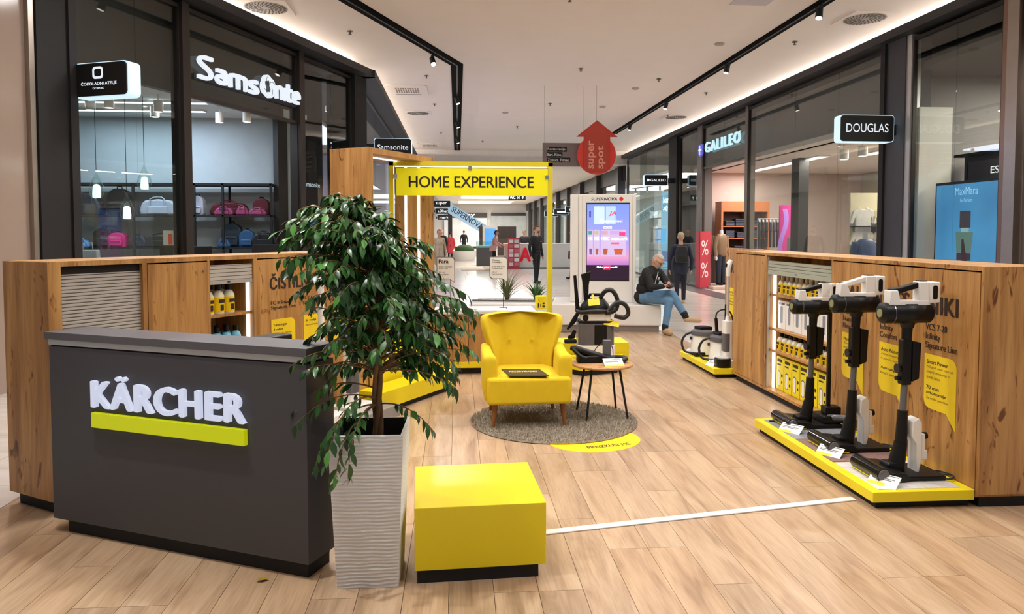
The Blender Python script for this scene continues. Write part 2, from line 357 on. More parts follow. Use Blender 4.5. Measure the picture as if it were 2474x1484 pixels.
# --- left shopfront: pillars, mullions, panes
b = MB(); b.box(-7.15, -6.70, -0.05, 0.4, 0, 4.6, M=MF); b.box(-7.17, -7.05, -0.08, 0.3, 0, 4.6, M=MF); b.box(-6.78, -6.68, -0.08, 0.3, 0, 4.6, M=MF); trim(b, mat('dark_render', '#1a191b', 0.75, var=0.25, vscale=4, bump=0.3, bscale=30))
b = MB(); b.box(-7.24, -7.18, -0.06, 0.1, 0, 4.6, M=MF); trim(b, M_steel)
window(MF, LFo, RZF, -6.66, -5.06, 0.06, 4.5, (-5.78,))
b = MB(); b.box(-5.06, -4.92, -0.08, 0.12, 0, 4.6, M=MF); trim(b, M_bronze)
window(MF, LFo, RZF, -4.92, -2.33, 3.44, 4.5)
b = MB(); b.box(-2.33, -2.18, -0.08, 0.12, 0, 4.6, M=MF); trim(b, M_bronze)
window(MF, LFo, RZF, -2.18, -0.48, 0.06, 4.5, (-1.2,))
b = MB(); b.box(-0.48, 0.0, -0.1, 0.5, 0, 4.6, M=MF); trim(b, M_blackm)
b = MB(); b.box(-6.66, -2.35, 0.22, 0.32, 3.46, 4.6, M=MF); struct(MB().box(-1.95, -0.48, 0.6, 0.7, 0, 4.6, M=MF).obj('wall_window_board', mat('brown_black_board', '#2b2624', 0.5))); struct(b.obj('wall_shopfront_bulkhead', mat('brown_black_board', '#2b2624', 0.5)))
b = MB(); b.box(-8.7, -7.24, 0.0, 0.1, 0, 4.6, M=MF); b.box(-10.2, -8.71, 0.0, 0.1, 0, 4.6, M=MF); struct(b.obj('wall_taupe', mat('taupe_glass_panel', '#a08d81', 0.12)))
# shop interior behind it
b = MB(); b.box(-9, -2.95, 13.25, 13.35, 0, 3.75); struct(b.obj('wall_shop_back', mat('pale_grey_blue_wall', '#b4bcc1', 0.8)))
b = MB(); b.box(-9, -2.0, 8.9, 13.35, 3.6, 3.68); 
# clip the shop ceiling to the inside of the front with a cut along the glass line
me = b.mesh('c', mat('shop_ceiling_white', '#d5d8d8', 0.8)); bm = bmesh.new(); bm.from_mesh(me)
pco = MF @ Vector((0, 0.33, 0)); pno = (MF.to_3x3() @ Vector((0, 1, 0)))
g = bmesh.ops.bisect_plane(bm, geom=bm.verts[:] + bm.edges[:] + bm.faces[:], plane_co=pco, plane_no=pno, clear_inner=True); bmesh.ops.holes_fill(bm, edges=bm.edges); bm.to_mesh(me); bm.free()
struct(link('ceiling_shop', me))
b = MB(); b.box(-6.95, -6.8, 0.4, 5.2, 0, 3.75, M=MF); struct(b.obj('wall_shop_side', mat('shop_side_wall', '#9fa6a8', 0.8)))
# --- shopfront past the left corner
w = window(None, (-1.98, 14.6, 0), PI/2, 0.5, 14.8, 0.06, 4.55, (3.5, 7, 11), glass=glass_mat('thin_shop_glass', '#f6faf9', 1.3, boost=0.35))
b = MB(); b.box(-6.5, -6.4, 14.9, 29.4, 0, 4.6); b.box(-6.5, -2.4, 29.2, 29.4, 0, 4.6); struct(b.obj('wall_far_left_shop', mat('pale_lilac_wall', '#c9c6d6', 0.8)))
# --- right shopfront
def rpil(y0, y1, x0, x1, m, z1=4.6): b = MB(); b.box(x0, x1, y0, y1, 0, z1); return trim(b, m)
rpil(8.55, 8.74, 6.88, 7.1, M_steel); rpil(8.76, 8.84, 6.9, 7.05, mat('copper_steel', '#8a7263', 0.3, 0.9)); 
b = MB(); b.box(6.95, 7.02, 5.0, 8.5, 0, 4.6); struct(b.obj('wall_right_near', mat('bronze_panel', '#6b5a50', 0.3, 0.6, var=0.2, vscale=2)))
rpil(10.7, 10.82, 6.9, 7.05, M_alu); rpil(10.82, 11.36, 6.88, 7.3, mat('slate_pillar', '#3a3a40', 0.6, var=0.15)); rpil(11.3, 11.42, 6.84, 7.3, M_blackm)
window(None, (6.95, 0, 0), -PI/2, -10.68, -8.86, 0.06, 4.5, (-9.75,))
window(None, (6.95, 0, 0), -PI/2, -16.95, -11.44, 0.06, 4.5, (-14.6, -12.9))
rpil(16.95, 17.1, 6.9, 7.1, mat('grey_steel_post', '#77706c', 0.4, 0.5))
window(None, (6.95, 0, 0), -PI/2, -20.15, -17.12, 3.42, 4.5, (-18.6,))
rpil(20.15, 20.5, 6.88, 7.2, mat('grey_pillar', '#6f6a69', 0.5))
window(None, (6.95, 0, 0), -PI/2, -22.35, -20.55, 0.06, 4.5)
rpil(22.4, 23.25, 6.85, 7.3, M_blackm)
window(None, (6.95, 0, 0), -PI/2, -29.3, -23.3, 0.06, 4.5, (-25.3, -27.3))
# shop interiors on the right
wallp = mat('warm_pink_grey_wall', '#b5a39d', 0.8); wallg = mat('mid_grey_bulkhead', '#8a8280', 0.7)
b = MB(); b.box(7.5, 7.6, 11.5, 22.3, 3.4, 4.6); struct(b.obj('wall_right_bulkhead', wallg))
b = MB(); b.box(7.3, 14, 21.75, 21.85, 0, 3.5); struct(b.obj('wall_clothes_shop_back', wallp))
b = MB(); b.box(12.5, 12.6, 11.4, 21.8, 0, 3.5); struct(b.obj('wall_clothes_shop_far', mat('khaki_wall', '#a09a80', 0.8)))
b = MB(); b.box(7.2, 14, 11.4, 21.8, 3.4, 3.5); struct(b.obj('ceiling_clothes_shop', mat('shop_ceiling_pink', '#c9beb9', 0.8)))
b = MB(); b.box(7.3, 14, 11.36, 11.46, 0, 4.6); struct(b.obj('wall_shop_divider', mat('divider_grey', '#8c8684', 0.8)))
b = MB(); b.box(11.5, 11.6, 5, 11.4, 0, 4.6); struct(b.obj('wall_perfume_shop_back', mat('perfume_shop_wall', '#b9b2ae', 0.8)))
b = MB(); b.box(7.1, 11.6, 5, 11.4, 4.1, 4.2); struct(b.obj('ceiling_perfume_shop', mat('perfume_shop_ceiling', '#5d5856', 0.8)))
b = MB(); b.box(7.35, 12.5, 23.3, 23.4, 0, 4.6); b.box(10, 10.1, 23.4, 29.4, 0, 4.6); struct(b.obj('wall_bright_shop', mat('bright_shop_wall', '#bfccd4', 0.7)))
b = MB(); b.box(7.2, 12.5, 23.3, 29.4, 3.7, 3.8); struct(b.obj('ceiling_bright_shop', M_plaster))
# --- far hall
b = MB(); b.box(-14, 16, 72, 72.2, 0, 4.5); struct(b.obj('wall_end', mat('end_wall', '#dcd8d4', 0.7)))
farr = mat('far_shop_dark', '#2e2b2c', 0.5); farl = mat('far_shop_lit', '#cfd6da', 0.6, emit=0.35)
b = MB(); b.box(6.9, 7.0, 29.8, 72, 3.7, 4.35)
for k in range(9): b.box(6.7, 7.0, 30.0 + k*4.7, 30.5 + k*4.7, 0, 4.3)
struct(b.obj('wall_far_right', farr))
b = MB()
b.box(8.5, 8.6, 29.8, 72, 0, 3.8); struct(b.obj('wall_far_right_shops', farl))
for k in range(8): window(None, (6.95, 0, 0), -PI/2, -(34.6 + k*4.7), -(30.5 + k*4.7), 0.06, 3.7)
b = MB(); b.box(-1.7, -1.6, 29.8, 72, 3.4, 4.35); b.box(-2.4, -2.3, 29.8, 72, 0, 3.6); struct(b.obj('wall_far_left', mat('far_left_shops', '#8d8a88', 0.6)))
# ================================================================== CEILING FIXTURES
def strip(p, q, w, z0, z1):
    p = Vector(p + (0,)); q = Vector(q + (0,)); d = (q - p).normalized(); n = Vector((-d.y, d.x, 0)) * w / 2
    return [(p - n), (q - n), (q + n), (p + n)]
def mitred(pts, w, z0, z1):
    pts = [Vector((p[0], p[1], 0)) for p in pts]; L = []; R_ = []
    for i, p in enumerate(pts):
        d0 = (pts[i] - pts[i-1]).normalized() if i else (pts[1] - pts[0]).normalized()
        d1 = (pts[i+1] - pts[i]).normalized() if i < len(pts) - 1 else d0
        t = (d0 + d1).normalized(); n = Vector((-t.y, t.x, 0)); k = w / 2 / max(0.3, n.dot(Vector((-d0.y, d0.x, 0))))
        L.append(p + n*k); R_.append(p - n*k)
    b = MB(); n = len(pts)
    for i in range(n - 1):
        q = [R_[i], R_[i+1], L[i+1], L[i]]
        b.prism([(v.x, v.y) for v in q], z0, z1)
    return b
M_track = mat('track_black', '#040404', 0.9, spec=0.1)
lt = [(-5.9, -0.45), (0.02, 14.53), (0.04, 29.45)]
t1 = thing('track_channel', 'black ceiling light track on the left, bending at a corner', 'light track', (0, 0, 0))
mitred(lt, 0.24, 4.875, 4.902).obj('channel', M_track, t1); mitred(lt, 0.03, 4.868, 4.876).obj('rail', M_bronze, t1)
t2 = thing('track_channel', 'long straight black ceiling light track on the right', 'light track', (0, 0, 0))
rt = [(5.25, -4), (5.25, 24.2)]
mitred(rt, 0.2, 4.875, 4.902).obj('channel', M_track, t2); mitred(rt, 0.03, 4.868, 4.876).obj('rail', M_bronze, t2)
M_lens = mat('lamp_lens', '#ffffff', 0.4, emit=14.0, ecol='#fff6e6')
def spot_light(name, parent, target, power, ang=95, size=0.06, col=(1, 0.97, 0.935), loc=(0, 0, 0)):
    l = bpy.data.lights.new(name, 'SPOT'); l.energy = power; l.color = col; l.spot_size = math.radians(ang); l.spot_blend = 0.6; l.shadow_soft_size = size
    o = bpy.data.objects.new(name, l); COL.objects.link(o); o.location = loc
    d = Vector(target) - Vector(loc); o.rotation_euler = d.to_track_quat('-Z', 'Y').to_euler(); return o
def spot_head(x, y, target, label, power=SPOT_W, group=None, ang=95):
    t = thing('track_spotlight', label, 'spotlight', (x, y, 4.868), 0, group)
    d = (Vector(target) - Vector((x, y, 4.8))).normalized()
    MB().box(-0.03, 0.03, -0.06, 0.06, -0.03, 0.0).obj('adapter', M_blackm, t)
    c = Vector((0, 0, -0.10)); a = c - d*0.08; e = c + d*0.08
    MB().cyl(a, e, 0.048, 0.052, 20).obj('lamp_body', M_blackm, t, 40)
    MB().cyl(e + d*0.001, e + d*0.004, 0.044, 0.044, 20).obj('lens', M_lens, t)
    p = Vector((x, y, 4.868)) + e + d*0.03
    spot_light('spot_lamp', None, target, power, ang, 0.06, loc=p)
    return t
S = SPOT_W
for i, (x, y, tx, ty, lab) in enumerate([
    (-0.43, 13.74, 0.8, 10.5, 'track spotlight just before the corner of the left black track'),
    (0.02, 17.78, 1.5, 17.0, 'first track spotlight past the corner of the left track'),
    (0.04, 21.76, 1.5, 21.5, 'second track spotlight past the corner of the left track'),
    (0.04, 25.58, 1.5, 25.5, 'third and farthest track spotlight past the corner of the left track'),
    (-2.05, 9.65, -0.6, 8.0, 'track spotlight on the left track out above the tall oak portal'),
    (-3.5, 6.0, -1.6, 5.4, 'track spotlight on the left track out above the roller shutter cabinet'),
    (5.25, 10.34, 4.2, 9.0, 'nearest visible track spotlight on the right track'),
    (5.25, 13.96, 4.0, 13.6, 'second track spotlight along the right track'),
    (5.25, 18.1, 4.0, 17.8, 'third track spotlight along the right track'),
    (5.25, 21.94, 4.0, 21.6, 'fourth and farthest track spotlight along the right track'),
    (5.25, 6.5, 3.0, 5.8, 'track spotlight on the right track out above the stick vacuum display'),
    (5.25, 2.7, 3.0, 3.4, 'track spotlight on the right track out above the near cabinet end')]):
    spot_head(x, y, (tx, ty, 0.0), lab)
# round downlights of the ceiling above the kiosk
def downlight(x, y, power, label, ang=120, aim=None):
    t = thing('ceiling_downlight', label, 'downlight', (x, y, CEIL))
    MB().lathe([(0.10, -0.012), (0.13, -0.012), (0.13, 0.0), (0.10, 0.0)], 28).obj('trim_ring', M_white, t, 40)
    MB().cyl((0, 0, -0.006), (0, 0, -0.003), 0.098, 0.098, 28).obj('lens', M_lens, t)
    spot_light('downlight_lamp', None, aim or (x, y, 0), power, ang, 0.05, (1, 0.97, 0.935), (x, y, CEIL - 0.03))
downlight(-1.75, 2.9, 480, 'round ceiling downlight above the dark reception counter', 62, (-0.1, 3.4, 0.5))
# overhead fill panels, added out of view to light the kiosk from above
def ceiling_panel(x, y, label, power=72, w=1.2, d=1.2):
    t = thing('added_light_panel', label, 'ceiling light', (x, y, CEIL)); MB().box(-w/2, w/2, -d/2, d/2, -0.02, 0).obj('frame', M_white, t); MB().box(-w/2 + 0.03, w/2 - 0.03, -d/2 + 0.03, d/2 - 0.03, -0.023, -0.02).obj('diffuser', mat('overhead_fill_glow', '#ffffff', 0.5, emit=2.0, ecol='#fff4e6'), t)
    l = bpy.data.lights.new('fill_panel_lamp', 'AREA'); l.shape = 'RECTANGLE'; l.size = w; l.size_y = d; l.energy = power; l.color = (1.0, 0.985, 0.965)
    o = bpy.data.objects.new('fill_panel_lamp', l); COL.objects.link(o); o.location = (x, y, CEIL - 0.03)
for y, wy, pw_ in ((1.6, 'row over the viewpoint', 50), (5.1, 'row over the counter', 96), (8.4, 'row over the armchair', 108)):
    for x, wx in ((-1.2, 'left'), (2.4, 'right')): ceiling_panel(x, y, 'added square overhead fill panel, %s one of the %s' % (wx, wy), pw_)
# swirl diffusers, grilles, sprinklers, detectors
def diffuser(x, y, label):
    t = thing('air_diffuser', label, 'air vent', (x, y, CEIL))
    MB().box(-0.36, 0.36, -0.36, 0.36, -0.012, 0.0).obj('plate', M_plaster, t, bevel=0.004)
    MB().cyl((0, 0, -0.0135), (0, 0, -0.012), 0.31, 0.31, 40).obj('recess', mat('vent_face', '#a99f97', 0.7), t)
    b = MB()
    for ring, (r, n) in enumerate(((0.27, 30), (0.21, 24), (0.15, 17), (0.09, 10))):
        for i in range(n):
            a = 2*PI*i/n; M = Matrix.Rotation(a, 4, 'Z') @ T(r, 0, -0.0155) @ Matrix.Rotation(0.5, 4, 'Z')
            b.box(-0.024, 0.024, -0.0065, 0.0065, -0.002, 0.002, M=M)
    b.obj('slot_vane', mat('vent_slot', '#38332f', 0.8), t)
diffuser(-2.78, 11.1, 'square swirl air diffuser at the left edge of the ceiling'); diffuser(6.3, 10.97, 'large square swirl air diffuser nearest the right cove')
diffuser(6.3, 20.66, 'square swirl air diffuser farther along the right cove'); diffuser(-1.05, 20.5, 'small looking swirl air diffuser beyond the white ceiling cassette')
def cassette(x, y, label):
    t = thing('ceiling_cassette', label, 'air conditioner', (x, y, CEIL))
    MB().prism(rrect(-0.46, 0.46, -0.6, 0.6, 0.08), -0.02, 0.0).obj('panel', M_plaster, t)
    b = MB()
    for i in range(10):
        for j in range(3): b.box(-0.27 + i*0.055, -0.235 + i*0.055, -0.3 + j*0.2, -0.14 + j*0.2, -0.0215, -0.02)
    b.obj('grille', mat('grille_brown', '#8b7a6a', 0.7), t)
    MB().box(-0.3, 0.3, 0.42, 0.5, -0.0215, -0.02).obj('air_flap', mat('flap_grey', '#9c938b', 0.6), t)
cassette(-1.12, 17.2, 'white ceiling air cassette between the left cove and the track'); cassette(-1.0, 28.0, 'far white ceiling air cassette tinted by lilac light')
def flatbox(mb, name, m, label, cat): return one(mb, name, m, label, cat)
flatbox(MB().box(3.95, 4.5, 9.9, 10.45, CEIL - 0.012, CEIL), 'ceiling_panel', mat('light_panel_lilac', '#c4bcc0', 0.6), 'flat square lilac grey panel at the top edge of the ceiling', 'panel')
sprk = MB().cyl((0, 0, 0), (0, 0, -0.05), 0.012, 0.012, 10); sprk.cyl((0, 0, -0.012), (0, 0, -0.016), 0.05, 0.05, 14); sprk.cyl((0, 0, -0.055), (0, 0, -0.06), 0.028, 0.028, 12)
sprk = sprk.mesh('sprinkler', mat('sprinkler_grey', '#5d5752', 0.5, 0.3))
SPL = [(-1.73, 12.27, 'left of the black track before its corner'), (-0.62, 15.6, 'just past the corner of the left track'), (2.51, 14.7, 'in the middle of the ceiling, above the red arrow sign'), (5.85, 12.37, 'between the right track and the nearest right diffuser'),
       (-0.55, 19.0, 'right of the white ceiling cassette'), (-0.5, 24.3, 'high between left track and cove, far along'), (4.35, 9.95 + 5.6, 'left of the right track near its second lamp'), (5.9, 17.0, 'right of the right track near its third lamp'),
       (2.4, 18.7, 'behind the hanging arrow sign, left one'), (5.95, 20.3, 'beside the far right diffuser'), (1.9, 22.8, 'far off in the middle of the ceiling'), (1.6, 10.32, 'at the very top of the view in mid ceiling'), (0.95, 26.5, 'farthest in the middle of the ceiling')]
for x, y, w in SPL:
    tag(link('sprinkler', sprk, None, (x, y, CEIL)), 'small grey fire sprinkler ' + w, 'sprinkler', 'ceiling sprinklers')
for x, y, w in ((3.83, 19.06, 'right of the hanging arrow sign'), (4.1, 16.6, 'in the right half of the ceiling'), (4.6, 12.6, 'left of the right track'), (1.35, 20.2, 'left of the hanging sign panel')):
    b = MB().lathe([(0.085, 0), (0.085, -0.02), (0.06, -0.035), (0.0001, -0.036)], 20, (x, y, CEIL)); one(b, 'smoke_detector', mat('detector_grey', '#a79d95', 0.6), 'small round smoke detector ' + w, 'detector', 'ceiling detectors', 40)
# ================================================================== SHOP SIGNS
def blade(name, label, loc, rz, w, h, d, edge_m, arm):
    t = thing(name, label, 'sign', loc, rz)
    MB().prism(rrect(0, w, 0, h, 0.05), -d/2 + 0.015, d/2 - 0.015, RX90).obj('light_edge', edge_m, t)
    MB().prism(rrect(0.012, w - 0.012, 0.012, h - 0.012, 0.045), d/2 - 0.015, d/2, RX90).obj('face', M_blackm, t)
    MB().prism(rrect(0.012, w - 0.012, 0.012, h - 0.012, 0.045), -d/2, -d/2 + 0.015, RX90).obj('face', M_blackm, t)
    MB().box(arm[0], arm[1], -0.03, 0.03, h/2 - 0.09, h/2 + 0.07).obj('bracket', M_blackm, t)
    return t
M_edge = mat('sign_edge_light', '#8fa0a8', 0.5, emit=1.0, ecol='#cfeeff')
t = blade('blade_sign', 'black DOUGLAS projecting sign with glowing edges on the slate pillar', (5.93, 11.05, 3.0), 0, 0.88, 0.42, 0.2, M_edge, (0.86, 1.0))
txt('DOUGLAS', M_sign, t, upright(0.1, -0.101, 0.15), 0.68, 0.135, 0.0)
t = blade('blade_sign', 'black chocolate atelier projecting sign with a square D logo, left pillar', (-4.12, 8.41, 3.05), math.atan2(-0.347, 0.938), 0.74, 0.37, 0.2, M_edge, (-0.12, 0.02))
b = MB(); 
o_ = rrect(0.285, 0.425, 0.19, 0.32, 0.035); i_ = rrect(0.31, 0.4, 0.218, 0.295, 0.02)
n = len(o_); b.add([RX90 @ Vector((p[0], p[1], 0.1015)) for p in o_ + i_], [(k, (k+1) % n, n + (k+1) % n, n + k) for k in range(n)]); b.obj('logo', M_sign, t)
txt('ČOKOLADNI ATELJE', M_sign, t, upright(0.13, -0.101, 0.115), 0.47, 0.052, 0.01); txt('DOBNIK', M_sign, t, upright(0.285, -0.101, 0.08), 0.15, 0.02, 0.0)
t = blade('blade_sign', 'small black GALILEO projecting sign farther along on the black pillar', (5.86, 22.6, 3.05), 0, 0.76, 0.35, 0.2, M_edge, (0.75, 1.0))
txt('GALILEO', M_sign, t, upright(0.2, -0.101, 0.14), 0.48, 0.075, 0.01); b = MB().prism([(0.08, 0.14), (0.14, 0.14), (0.18, 0.178), (0.14, 0.215), (0.08, 0.215)], 0.101, 0.103, RX90); b.obj('emblem', M_sign, t)
t = blade('blade_sign', 'black Samsonite projecting sign behind the tall oak portal', (-1.62, 14.74, 3.1), 0, 0.74, 0.36, 0.2, M_edge, (-0.7, 0.0))
txt('Samsonite', M_sign, t, upright(0.07, -0.101, 0.13), 0.6, 0.1, 0.0)
# big Samsonite letters
GLY = {'S': ([[(.64, .92), (.28, .92), (.1, .82), (.12, .66), (.5, .42), (.58, .25), (.45, .08), (.02, .08)]], .76), 'a': ([[(.08, .57), (.36, .57), (.48, .47), (.48, .02)], [(.48, .34), (.2, .34), (.08, .21), (.2, .08), (.48, .08)]], .64),
       'm': ([[(.08, 0), (.08, .45), (.18, .57), (.72, .57), (.82, .45), (.82, 0)], [(.45, 0), (.45, .3), (.45, .57)]], .98), 's': ([[(.46, .57), (.2, .57), (.08, .48), (.12, .38), (.4, .26), (.46, .17), (.36, .08), (.04, .08)]], .58),
       'n': ([[(.08, 0), (.08, .45), (.18, .57), (.38, .57), (.48, .45), (.48, 0)]], .64), 'i': ([[(.08, 0), (.08, .3), (.08, .63)]], .23), 't': ([[(.08, .86), (.08, .4), (.08, .2), (.18, .08), (.36, .08)], [(.08, .57), (.2, .57), (.34, .57)]], .45), 'e': ([[(.1, .33), (.3, .33), (.48, .33), (.48, .46), (.36, .57), (.2, .57), (.08, .46), (.08, .2), (.2, .08), (.46, .08)]], .56)}
def stroke_word(word, parent, x, z, w, h, y, sw):
    tot = sum(GLY[c][1] for c in word); kx = w/tot
    for c in word:
        b = MB()
        for path in GLY[c][0]: ribbon(b, [(v.x, v.y) for v in curve([(x + p[0]*kx, z + p[1]*h, 0) for p in path], 4)], sw, y, y + 0.05)
        b.obj('letter', M_sign, parent); x += GLY[c][1]*kx
def swirl(parent, cx, cz, r, y):
    b = MB(); n = 22
    for k in range(4):
        th = PI/2*k + 0.35; c0 = (cx + 0.36*r*math.cos(th), cz + 0.36*r*math.sin(th)); o = []; q = []
        for i in range(n + 1):
            u = i/n; a = th - 1.5 + 2.75*u; th_ = 0.02*r + 0.5*r*max(0, math.sin(PI*u))**0.8; o.append((c0[0] + 0.64*r*math.cos(a), c0[1] + 0.64*r*math.sin(a))); q.append((c0[0] + (0.64*r - th_)*math.cos(a), c0[1] + (0.64*r - th_)*math.sin(a)))
        yy = y - 0.002*k; vs = [Vector((p[0], yy, p[1])) for p in o + q] + [Vector((p[0], y + 0.05, p[1])) for p in o + q]; m = n + 1
        fs = []
        for i in range(n): fs += [(i, i+1, m+i+1, m+i), (2*m+i, 3*m+i, 3*m+i+1, 2*m+i+1), (i, 2*m+i, 2*m+i+1, i+1), (m+i, m+i+1, 3*m+i+1, 3*m+i)]
        MB().add(vs, fs).obj('emblem_lobe', M_sign, parent)
    g = MB()
    for k in range(4):
        th = PI/2*k + 0.35; pts = []
        for i in range(9): u = i/8; a = th - 1.55 + 0.9*u; rr_ = r*(0.84 - 0.5*u); pts.append((cx + rr_*math.cos(a), cz + rr_*math.sin(a)))
        ribbon(g, pts, 0.007, y - 0.011, y - 0.009)
    g.obj('emblem_groove', M_blackm, parent)
MFl = MF.translation
t = thing('shop_sign', 'large glowing white Samsonite letters with a flower emblem on the dark shopfront', 'sign', MFl, RZF)
stroke_word('Sams', t, -4.77, 3.66, 1.36, 0.32, -0.09, 0.05); swirl(t, -3.2, 3.84, 0.175, -0.09); stroke_word('nite', t, -3.0, 3.7, 0.69, 0.32, -0.09, 0.05)
b = MB().box(-4.8, -2.3, -0.03, -0.015, 3.64, 3.72); b.obj('mounting_rail', M_blackm, t)
t = thing('shop_sign', 'small grey Samsonite letters on the dark board inside the narrow window', 'sign', MFl, RZF)
txt('Samsonite', M_sign, t, upright(-1.2, 0.595, 2.45), 0.6, 0.085, 0.0)
M_teal = mat('sign_teal_light', '#6a8084', 0.5, emit=0.95, ecol='#c9f6ff')
t = thing('shop_sign', 'large glowing GALILEO letters with a blue shield above the clothes shop', 'sign', (6.95, 0, 0), -PI/2)
txt('GALILEO', M_teal, t, upright(-19.75, -0.07, 3.78), 2.45, 0.28, 0.004, 0.05, space=1.3)
b = MB().prism([(-20.35, 4.06), (-20.35, 3.8), (-20.2, 3.72), (-20.05, 3.8), (-20.05, 4.06)], 0.05, 0.1, RX90); b.obj('shield', mat('shield_blue', '#5f62c8', 0.4, emit=0.7), t)
b = MB().prism([(-20.22, 4.03), (-20.22, 3.77), (-20.18, 3.77), (-20.18, 4.03)], 0.1, 0.108, RX90).prism([(-20.33, 3.93), (-20.07, 3.93), (-20.07, 3.89), (-20.33, 3.89)], 0.1, 0.107, RX90); b.obj('shield_cross', M_sign, t)
# hanging arrow and hanging board
t = thing('arrow_sign', 'red hanging arrow and disc sign reading Super Spot', 'sign', (3.155, 16.35, 2.9))
red = mat('sign_red', '#dc3a2c', 0.45, emit=0.05); redd = mat('sign_red_dark', '#c43c2c', 0.5)
circ = [(0.44*math.cos(2*PI*i/40), 0.44 + 0.44*math.sin(2*PI*i/40)) for i in range(40)]
MB().prism(circ, -0.03, 0.03, RX90).obj('disc', red, t)
arr = [(-0.3, 0.1), (0.3, 0.1), (0.3, 0.84), (0.47, 0.84), (0.0, 1.21), (-0.47, 0.84), (-0.3, 0.84)]
MB().prism(arr, 0.03, 0.06, RX90).obj('arrow', redd, t)
arr2 = [(-0.23, 0.07), (0.23, 0.07), (0.23, 0.89), (0.31, 0.89), (0.0, 1.12), (-0.31, 0.89), (-0.23, 0.89)]
MB().prism(arr2, 0.06, 0.065, RX90).obj('arrow_inset', mat('sign_red_inset', '#bf4534', 0.5), t)
RT = T(0, 0, 0) @ RX90
sal = mat('salmon_letter', '#f0a58e', 0.5)
txt('super', sal, t, T(-0.02, -0.066, 0.13) @ RX90 @ Matrix.Rotation(PI/2, 4, 'Z'), 0.62, 0.17, 0.02, 0.01); txt('spot', sal, t, T(0.19, -0.066, 0.13) @ RX90 @ Matrix.Rotation(PI/2, 4, 'Z'), 0.5, 0.17, 0.02, 0.01)
MB().cyl((0, 0, 1.2), (0, 0, 1.99), 0.004, 0.004, 6).obj('wire', M_steel, t)
t = thing('hanging_board', 'grey hanging board listing restaurants, cinema and fitness', 'sign', (1.95, 16.5, 3.09))
MB().box(0, 0.98, -0.02, 0.02, 0, 0.53).obj('board', mat('board_grey', '#7d7170', 0.6), t)
for i, (s_, w_) in enumerate((('Restavracije.', 0.46), ('Bari. Kino.', 0.36), ('Zabava. Fitnes.', 0.54))):
    z = 0.34 - i*0.12
    MB().box(0.09, 0.09 + w_, -0.024, -0.02, z - 0.01, z + 0.1).obj('caption_bar', M_blackm, t)
    txt(s_, M_paper, t, upright(0.11, -0.0245, z + 0.012), w_ - 0.04, 0.066, 0.0, 0.001)
for x in (0.04, 0.94): MB().cyl((x, 0, 0.53), (x, 0, 1.81), 0.003, 0.003, 6).obj('wire', M_steel, t)
# ================================================================== KIOSK FURNITURE
# --- reception counter
t = thing('reception_counter', 'dark grey reception counter with glowing KÄRCHER lettering and yellow bar', 'counter', (-2.15, 4.0, 0), math.atan2(-0.67, 1.47))
MB().box(0, 1.615, 0, 0.215, 0.075, 1.0).obj('body', M_dark, t, bevel=0.002)
MB().box(0.0, 1.6, 0.012, 0.2, 1.0, 1.022).obj('shadow_gap', M_blackm, t); MB().box(0.0, 1.605, -0.004, 0.21, 1.008, 1.036).obj('metal_strip', M_alu, t)
MB().box(-0.02, 1.625, -0.012, 0.222, 1.036, 1.075).obj('countertop', mat('counter_top_grey', '#59565a', 0.35), t, bevel=0.002)
MB().box(0.07, 1.59, 0.03, 0.2, 0, 0.075).obj('plinth', M_blackm, t)
M_logo = mat('logo_glow', '#8a8e98', 0.4, emit=0.68, ecol='#dfe6ff'); M_lbar = mat('logo_yellow_glow', '#8a8f00', 0.4, emit=0.5, ecol='#dfe600')
k = txt('KÄRCHER', M_logo, t, upright(0.325, -0.004, 0.705), 0.955, 0.165, 0.032, 0.022, space=1.1)
MB().box(0.324, 1.287, -0.03, -0.004, 0.601, 0.678).obj('logo_bar', M_lbar, t, bevel=0.003)
# --- shared cabinet pieces
def bubble_poly(w, h, tail):          # speech bubble, rounded top right and bottom left, tail at bottom right
    r = w * 0.2; p = []
    p += [(0, h)]; p += [(w - r + r*math.sin(PI/2*i/5), h - r + r*math.cos(PI/2*i/5)) for i in range(6)]
    p += [(w, -tail), (w*0.72, 0)]
    p += [(r - r*math.sin(PI/2*i/5), r - r*math.cos(PI/2*i/5)) for i in range(6)]
    return p[::-1]
def bubble(parent, x, z, w, h, tail, lines, y=-0.001):
    o = MB().prism(bubble_poly(w, h, tail), -y, -y + 0.002, T(x, 0, z) @ RX90).obj('bubble_label', mat('label_yellow', '#f0cf1a', 0.55, var=0.02), parent)
    zz = z + h - 0.035
    for s_, b_, hh, ww in lines:
        if s_: txt(s_, M_ink if b_ else mat('label_print_grey', '#8d7420', 0.6), o, upright(x + w*0.08, y - 0.0021, zz - hh), ww, hh, 0.012 if b_ else 0, 0.0008)
        zz -= hh + 0.012
    return o
def shutter(parent, x0, x1, z0, z1, y, m, pitch=0.02):
    b = MB(); z = z0
    while z < z1 - 1e-4:
        zz = min(z + pitch, z1)
        b.prism([(y, z), (y - 0.006, z + 0.003), (y - 0.006, zz - 0.005), (y, zz - 0.002), (y + 0.008, zz), (y + 0.008, z)], x0, x1, Matrix(((0, 0, 1, 0), (1, 0, 0, 0), (0, 1, 0, 0), (0, 0, 0, 1)))); z = zz
    return b.obj('roller_shutter', m, parent)
M_slat = mat('shutter_grey', '#b5aea6', 0.5); M_gap = mat('dark_gap', '#16100c', 0.8)
def led_strip(parent, x0, x1, y0, y1, z0, z1, m=M_led): return MB().box(x0, x1, y0, y1, z0, z1).obj('led_strip', m, parent)
